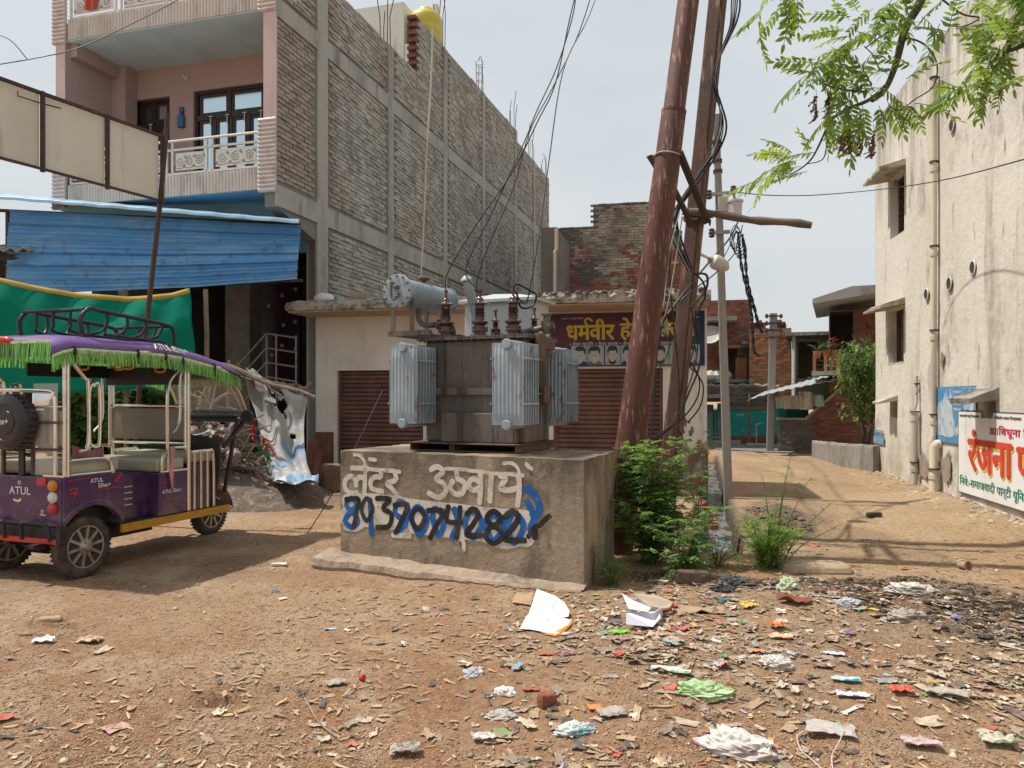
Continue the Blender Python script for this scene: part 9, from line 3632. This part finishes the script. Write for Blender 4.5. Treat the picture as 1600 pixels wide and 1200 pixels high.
def in_plinth(X, Y):
 q = V((X, Y)) - PL[0]
 a, b = q.dot(pd), -q.dot(pn_)
 return -.05 < a < 2.45 and -.12 < b < 1.4


def lie(o, X, Y, lift, rot):
 e = .03
 z = gh(X, Y)
 dx, dy = (gh(X + e, Y) - gh(X - e, Y)) / (2 * e), (gh(X, Y + e) - gh(X, Y - e)) / (2 * e)
 n = V((-dx * .8, -dy * .8, 1)).normalized()
 q = n.to_track_quat('Z', 'Y') @ Matrix.Rotation(rot, 3, 'Z').to_quaternion()
 o.rotation_mode = 'QUATERNION'
 o.rotation_quaternion = q
 o.location = (X, Y, z + lift)


def chip_geo(L, W, seed):
 r_ = random.Random(seed)
 n = 5
 top, vs = [], []
 for k in range(n + 1):
  t = k / n - .5
  w_ = W * (1 - .4 * abs(2 * t) ** 5) * r_.uniform(.7, 1.15)
  b = .12 * L * (t * t) * r_.uniform(-.6, 1.0)
  c = r_.uniform(-.18, .18) * W
  vs += [V((L * t, c - w_ / 2, b + .004)), V((L * t, c + w_ / 2, b + .004)), V((L * t, c, b))]
 fs = []
 for k in range(n):
  a = 3 * k
  fs += [(a, a + 3, a + 4, a + 1), (a + 1, a + 4, a + 5, a + 2), (a + 2, a + 5, a + 3, a)]
 fs += [(0, 1, 2), (3 * n + 1, 3 * n, 3 * n + 2)]
 return vs, fs


m_chip = mat('pale_wood_chip', (.38, .27, .17), [((.33, .22, .13), 20, (1, 6, 1), .45, .65, .6), ((.26, .20, .14), 6, ONE, .55, .7, .7)], isl=.3, bump=[(60, .002)])
chips = []
for k in range(14):
 mb = MB()
 mb.add(*chip_geo(rr.uniform(.03, .10), rr.uniform(.008, .021), k))
 ob = mb.build('wood_chip', m_chip, None)
 chips.append(ob.data)
 bpy.data.objects.remove(ob)
pos = sorted([density_pos('chip') for _ in range(1500)], key=lambda q: q[1])
for k, (X, Y) in enumerate(pos[:290]):
 o = bpy.data.objects.new('wood_chip', chips[k % 14])
 COL.objects.link(o)
 lie(o, X, Y, .005, rr.uniform(0, 6.28))
 s_ = rr.uniform(.45, 1.0)
 o.scale = (s_, s_, s_)
 tag(o, 'thin pale wood chip strewn over the reddish soil', 'wood chip', 'wood chips strewn over the yard')
mb = MB()
for (X, Y) in pos[290:]:
 vs, fs = chip_geo(rr.uniform(.03, .09), rr.uniform(.008, .02), rr.randrange(99))
 m_ = Matrix.Translation((X, Y, gh(X, Y) + .006)) @ Matrix.Rotation(rr.uniform(0, 6.28), 4, 'Z') @ Matrix.Rotation(rr.uniform(-.15, .15), 4, 'Y')
 mb.add([m_ @ q for q in vs], fs)
o = mb.build('wood_chips', m_chip, None)
tag(o, 'far scatter of tiny wood chips', None, None, 'stuff')


# foil sachets and packets with printed stripes
foil = [('red and gold', (.5, .03, .03), (.55, .36, .06)), ('blue and silver', (.05, .10, .42), (.5, .5, .52)), ('green and yellow', (.03, .28, .08), (.6, .5, .08)), ('orange and white', (.62, .2, .03), (.62, .6, .56)), ('purple and silver', (.17, .04, .24), (.5, .48, .52)), ('black and red', (.03, .03, .03), (.45, .04, .04)), ('sky blue and white', (.2, .42, .55), (.62, .62, .6))]
for k_, (nm, ca, cb_) in enumerate(foil):
 m_ = mat('foil_print', ca, [(cb_, 16, (1, .25, 1), .48, .54, 1), ((.33, .26, .19), 30, ONE, .42, .62, .75)], rough=.35, bump=[(30, .01)], spec=.5)
 for j_ in range(3):
  X, Y = density_pos('scrap')
  o = sheet_piece('sachet', 'shiny ' + nm + ' foil sachet trodden into the litter', 'sachet', V((X, Y, 0)), rr.uniform(.045, .085), rr.uniform(.03, .05), m_, rr.uniform(0, 6.28), k_ * 9 + j_, .35, n=7, lift=.012, group=nm + ' foil sachets in the litter', outline=.04)
  lie(o, X, Y, .014, rr.uniform(0, 6.28))
cols = [('dusty_paper', (.44, .36, .27)), ('beige_film', (.48, .41, .32)), ('white_film', (.56, .53, .49)), ('grey_brown_scrap', (.28, .22, .17)), ('tan_card', (.36, .25, .16)), ('red_scrap', (.48, .10, .07)), ('pale_blue_scrap', (.34, .40, .46)), ('ochre_scrap', (.48, .31, .10)), ('dark_scrap', (.09, .075, .065)), ('pink_scrap', (.50, .28, .26)), ('green_scrap', (.16, .30, .14))]
wts = [22, 16, 7, 30, 24, 3, 3, 4, 26, 2, 2]
sc_mats = [mat(n_, c_, [((.25, .18, .12), 14, ONE, .5, .68, .6)], rough=.6, isl=.2) for n_, c_ in cols]
scr = {}
extra = []
while len(extra) < 1500:
 X, Y = density_pos('scrap')
 if heap_mask(X, Y) > .45 + .3 * rr.random():
  extra.append((X, Y))


def scrap_mesh(ci, v):
 if (ci, v) not in scr:
  r_ = random.Random(ci * 31 + v)
  mb = MB()
  n = 4
  w_, l_ = r_.uniform(.05, .13), r_.uniform(.022, .065)
  rows = []
  for i in range(n + 1):
   row = []
   for j in range(n + 1):
    u, q = i / n - .5, j / n - .5
    k = 1 + .5 * mnoise.noise(V((u * 3 + v * 5, q * 3 + ci, 3)))
    row.append(V((w_ * u * k, l_ * q * k, .28 * l_ * (abs(mnoise.noise(V((u * 3 + ci, q * 3 + v, 5)))) + .8 * u * u * r_.uniform(.2, 1.2)))))
   rows.append(row)
  mb.grid(rows)
  ob = mb.build('litter_scrap', sc_mats[ci], None)
  scr[(ci, v)] = ob.data
  bpy.data.objects.remove(ob)
 return scr[(ci, v)]


pos = sorted([density_pos('scrap') for _ in range(1500)], key=lambda q: q[1])
LBL = {0: 'dusty crumpled paper scrap trodden into the heap', 1: 'beige scrap of plastic film on the litter heap', 2: 'whitish scrap of film on the litter heap', 3: 'grey-brown dirty scrap trodden into the heap', 4: 'tan scrap of card on the litter heap', 5: 'small red scrap on the litter heap', 6: 'pale blue scrap on the litter heap', 7: 'ochre scrap on the litter heap', 8: 'blackened scrap on the litter heap', 9: 'pinkish scrap on the litter heap', 10: 'small green scrap on the litter heap'}
for k, (X, Y) in enumerate(pos[:290]):
 ci = rr.choices(range(11), wts)[0]
 o = bpy.data.objects.new('litter_scrap', scrap_mesh(ci, rr.randrange(6)))
 COL.objects.link(o)
 lie(o, X, Y, .006, rr.uniform(0, 6.28))
 s_ = .3 + .75 * rr.random() ** 1.6
 o.scale = (s_, s_, s_)
 tag(o, LBL[ci], 'litter scrap', cols[ci][0].replace('_', ' ') + 's over the rubbish heap')
for ci in range(11):
 mb = MB()
 for (X, Y) in pos[290:]:
  if rr.choices(range(11), wts)[0] != ci and not (ci == 3 and rr.random() < .12):
   continue
  me = scrap_mesh(ci, rr.randrange(6))
  s_ = .3 + .7 * rr.random() ** 1.6
  m_ = Matrix.Translation((X, Y, gh(X, Y) + .006)) @ Matrix.Rotation(rr.uniform(0, 6.28), 4, 'Z') @ Matrix.Rotation(rr.uniform(-.3, .3), 4, 'X') @ Matrix.Scale(s_, 4)
  mb.add([m_ @ v.co for v in me.vertices], [tuple(p.vertices) for p in me.polygons])
 for (X, Y) in extra:
  if rr.choices(range(11), wts)[0] != ci:
   continue
  me = scrap_mesh(ci, rr.randrange(6))
  m_ = Matrix.Translation((X, Y, gh(X, Y) + .004)) @ Matrix.Rotation(rr.uniform(0, 6.28), 4, 'Z') @ Matrix.Rotation(rr.uniform(-.5, .5), 4, 'X') @ Matrix.Scale(rr.uniform(.18, .5), 4)
  mb.add([m_ @ v.co for v in me.vertices], [tuple(p.vertices) for p in me.polygons])
 if mb.v:
  o = mb.build('litter', sc_mats[ci], None)
  tag(o, kind='stuff')

# gravel and crumbs of soil over the near ground
def scatter_stones(n, lo, hi, fY, m, seed, name, weight=None, flatk=.6):
 rg = np.random.default_rng(seed)
 Y = fY(rg.random(n * 3))
 X = rg.uniform(-.70, .70, n * 3) * Y
 w_ = weight(X, Y) if weight else np.ones_like(X)
 keep = rg.random(n * 3) < w_
 q0 = np.stack([X - PL[0].x, Y - PL[0].y], 1)
 a, b = q0 @ np.array(pd), -(q0 @ np.array(pn_))
 keep &= ~((a > 0) & (a < 2.35) & (b > 0) & (b < 1.3))
 X, Y = X[keep][:n], Y[keep][:n]
 n = len(X)
 s_ = lo + (hi - lo) * rg.random(n) ** 3
 Z = ground_h(X, Y)
 base = np.array([(1, 0, 0), (0, 1, 0), (-1, 0, 0), (0, -1, 0), (0, 0, 1), (0, 0, -1)], float)
 vv = base[None] * (1 + .45 * (rg.random((n, 6, 1)) - .5)) * s_[:, None, None]
 vv[:, :, 0] *= rg.uniform(.8, 1.5, (n, 1))
 th = rg.uniform(0, 6.28, n)
 c, s = np.cos(th)[:, None], np.sin(th)[:, None]
 x, y = vv[:, :, 0] * c - vv[:, :, 1] * s, vv[:, :, 0] * s + vv[:, :, 1] * c
 vv = np.stack([x + X[:, None], y + Y[:, None], vv[:, :, 2] * flatk + Z[:, None] + s_[:, None] * .15], -1).reshape(-1, 3)
 t = np.array([(0, 1, 4), (1, 2, 4), (2, 3, 4), (3, 0, 4), (1, 0, 5), (2, 1, 5), (3, 2, 5), (0, 3, 5)])
 ff_ = (t[None] + (np.arange(n) * 6)[:, None, None]).reshape(-1, 3)
 me = bpy.data.meshes.new(name)
 me.vertices.add(len(vv))
 me.vertices.foreach_set('co', vv.ravel())
 me.loops.add(ff_.size)
 me.loops.foreach_set('vertex_index', ff_.ravel())
 me.polygons.add(len(ff_))
 me.polygons.foreach_set('loop_start', np.arange(len(ff_)) * 3)
 me.update(calc_edges=True)
 me.materials.append(m)
 o = bpy.data.objects.new(name, me)
 COL.objects.link(o)
 tag(o, kind='stuff')


m_grav = mat('soil_crumbs', (.31, .185, .108), [((.42, .30, .20), 3, ONE, .5, .7, .6)], isl=.5)
m_peb = mat('pale_pebbles', (.40, .32, .23), [((.22, .19, .16), 2, ONE, .5, .7, .6)], isl=.45)
m_brk = mat('brick_grit', (.30, .12, .07), isl=.4)
m_muck = mat('black_muck_clods', (.05, .04, .032), [((.14, .11, .085), 4, ONE, .5, .7, .7)], isl=.5, rough=.7)
fY = lambda u: 3.0 + 6.0 * u ** 1.7
yard = lambda X, Y: np.clip(2.6 * (fbm(X * 1.3, Y * 1.3, 63) - .28), .08, 1) * np.clip(1 - .75 * gauss(X, Y, -3.0, 6.6, 1.3, 1.0), 0, 1) * np.where((drain_uv(X, Y)[1] > .3) & (Y > 6.2), .25, 1)
scatter_stones(60000, .0025, .008, fY, m_grav, 1, 'soil_crumbs', yard)
scatter_stones(20000, .0025, .009, lambda u: 3.0 + 9 * u ** 1.5, m_peb, 2, 'gravel', lambda X, Y: (.35 + .65 * gauss(X, Y, -1.6, 5.2, 1.7, 1.3)))
scatter_stones(9000, .0025, .008, fY, m_brk, 3, 'brick_grit', yard)
scatter_stones(6000, .006, .035, lambda u: 4.2 + 6.5 * u, m_muck, 4, 'muck_clods', lambda X, Y: muck_mask(X, Y) ** 2)
scatter_stones(260, .010, .03, lambda u: 3.0 + 8 * u ** 1.3, m_peb, 5, 'stones', None)
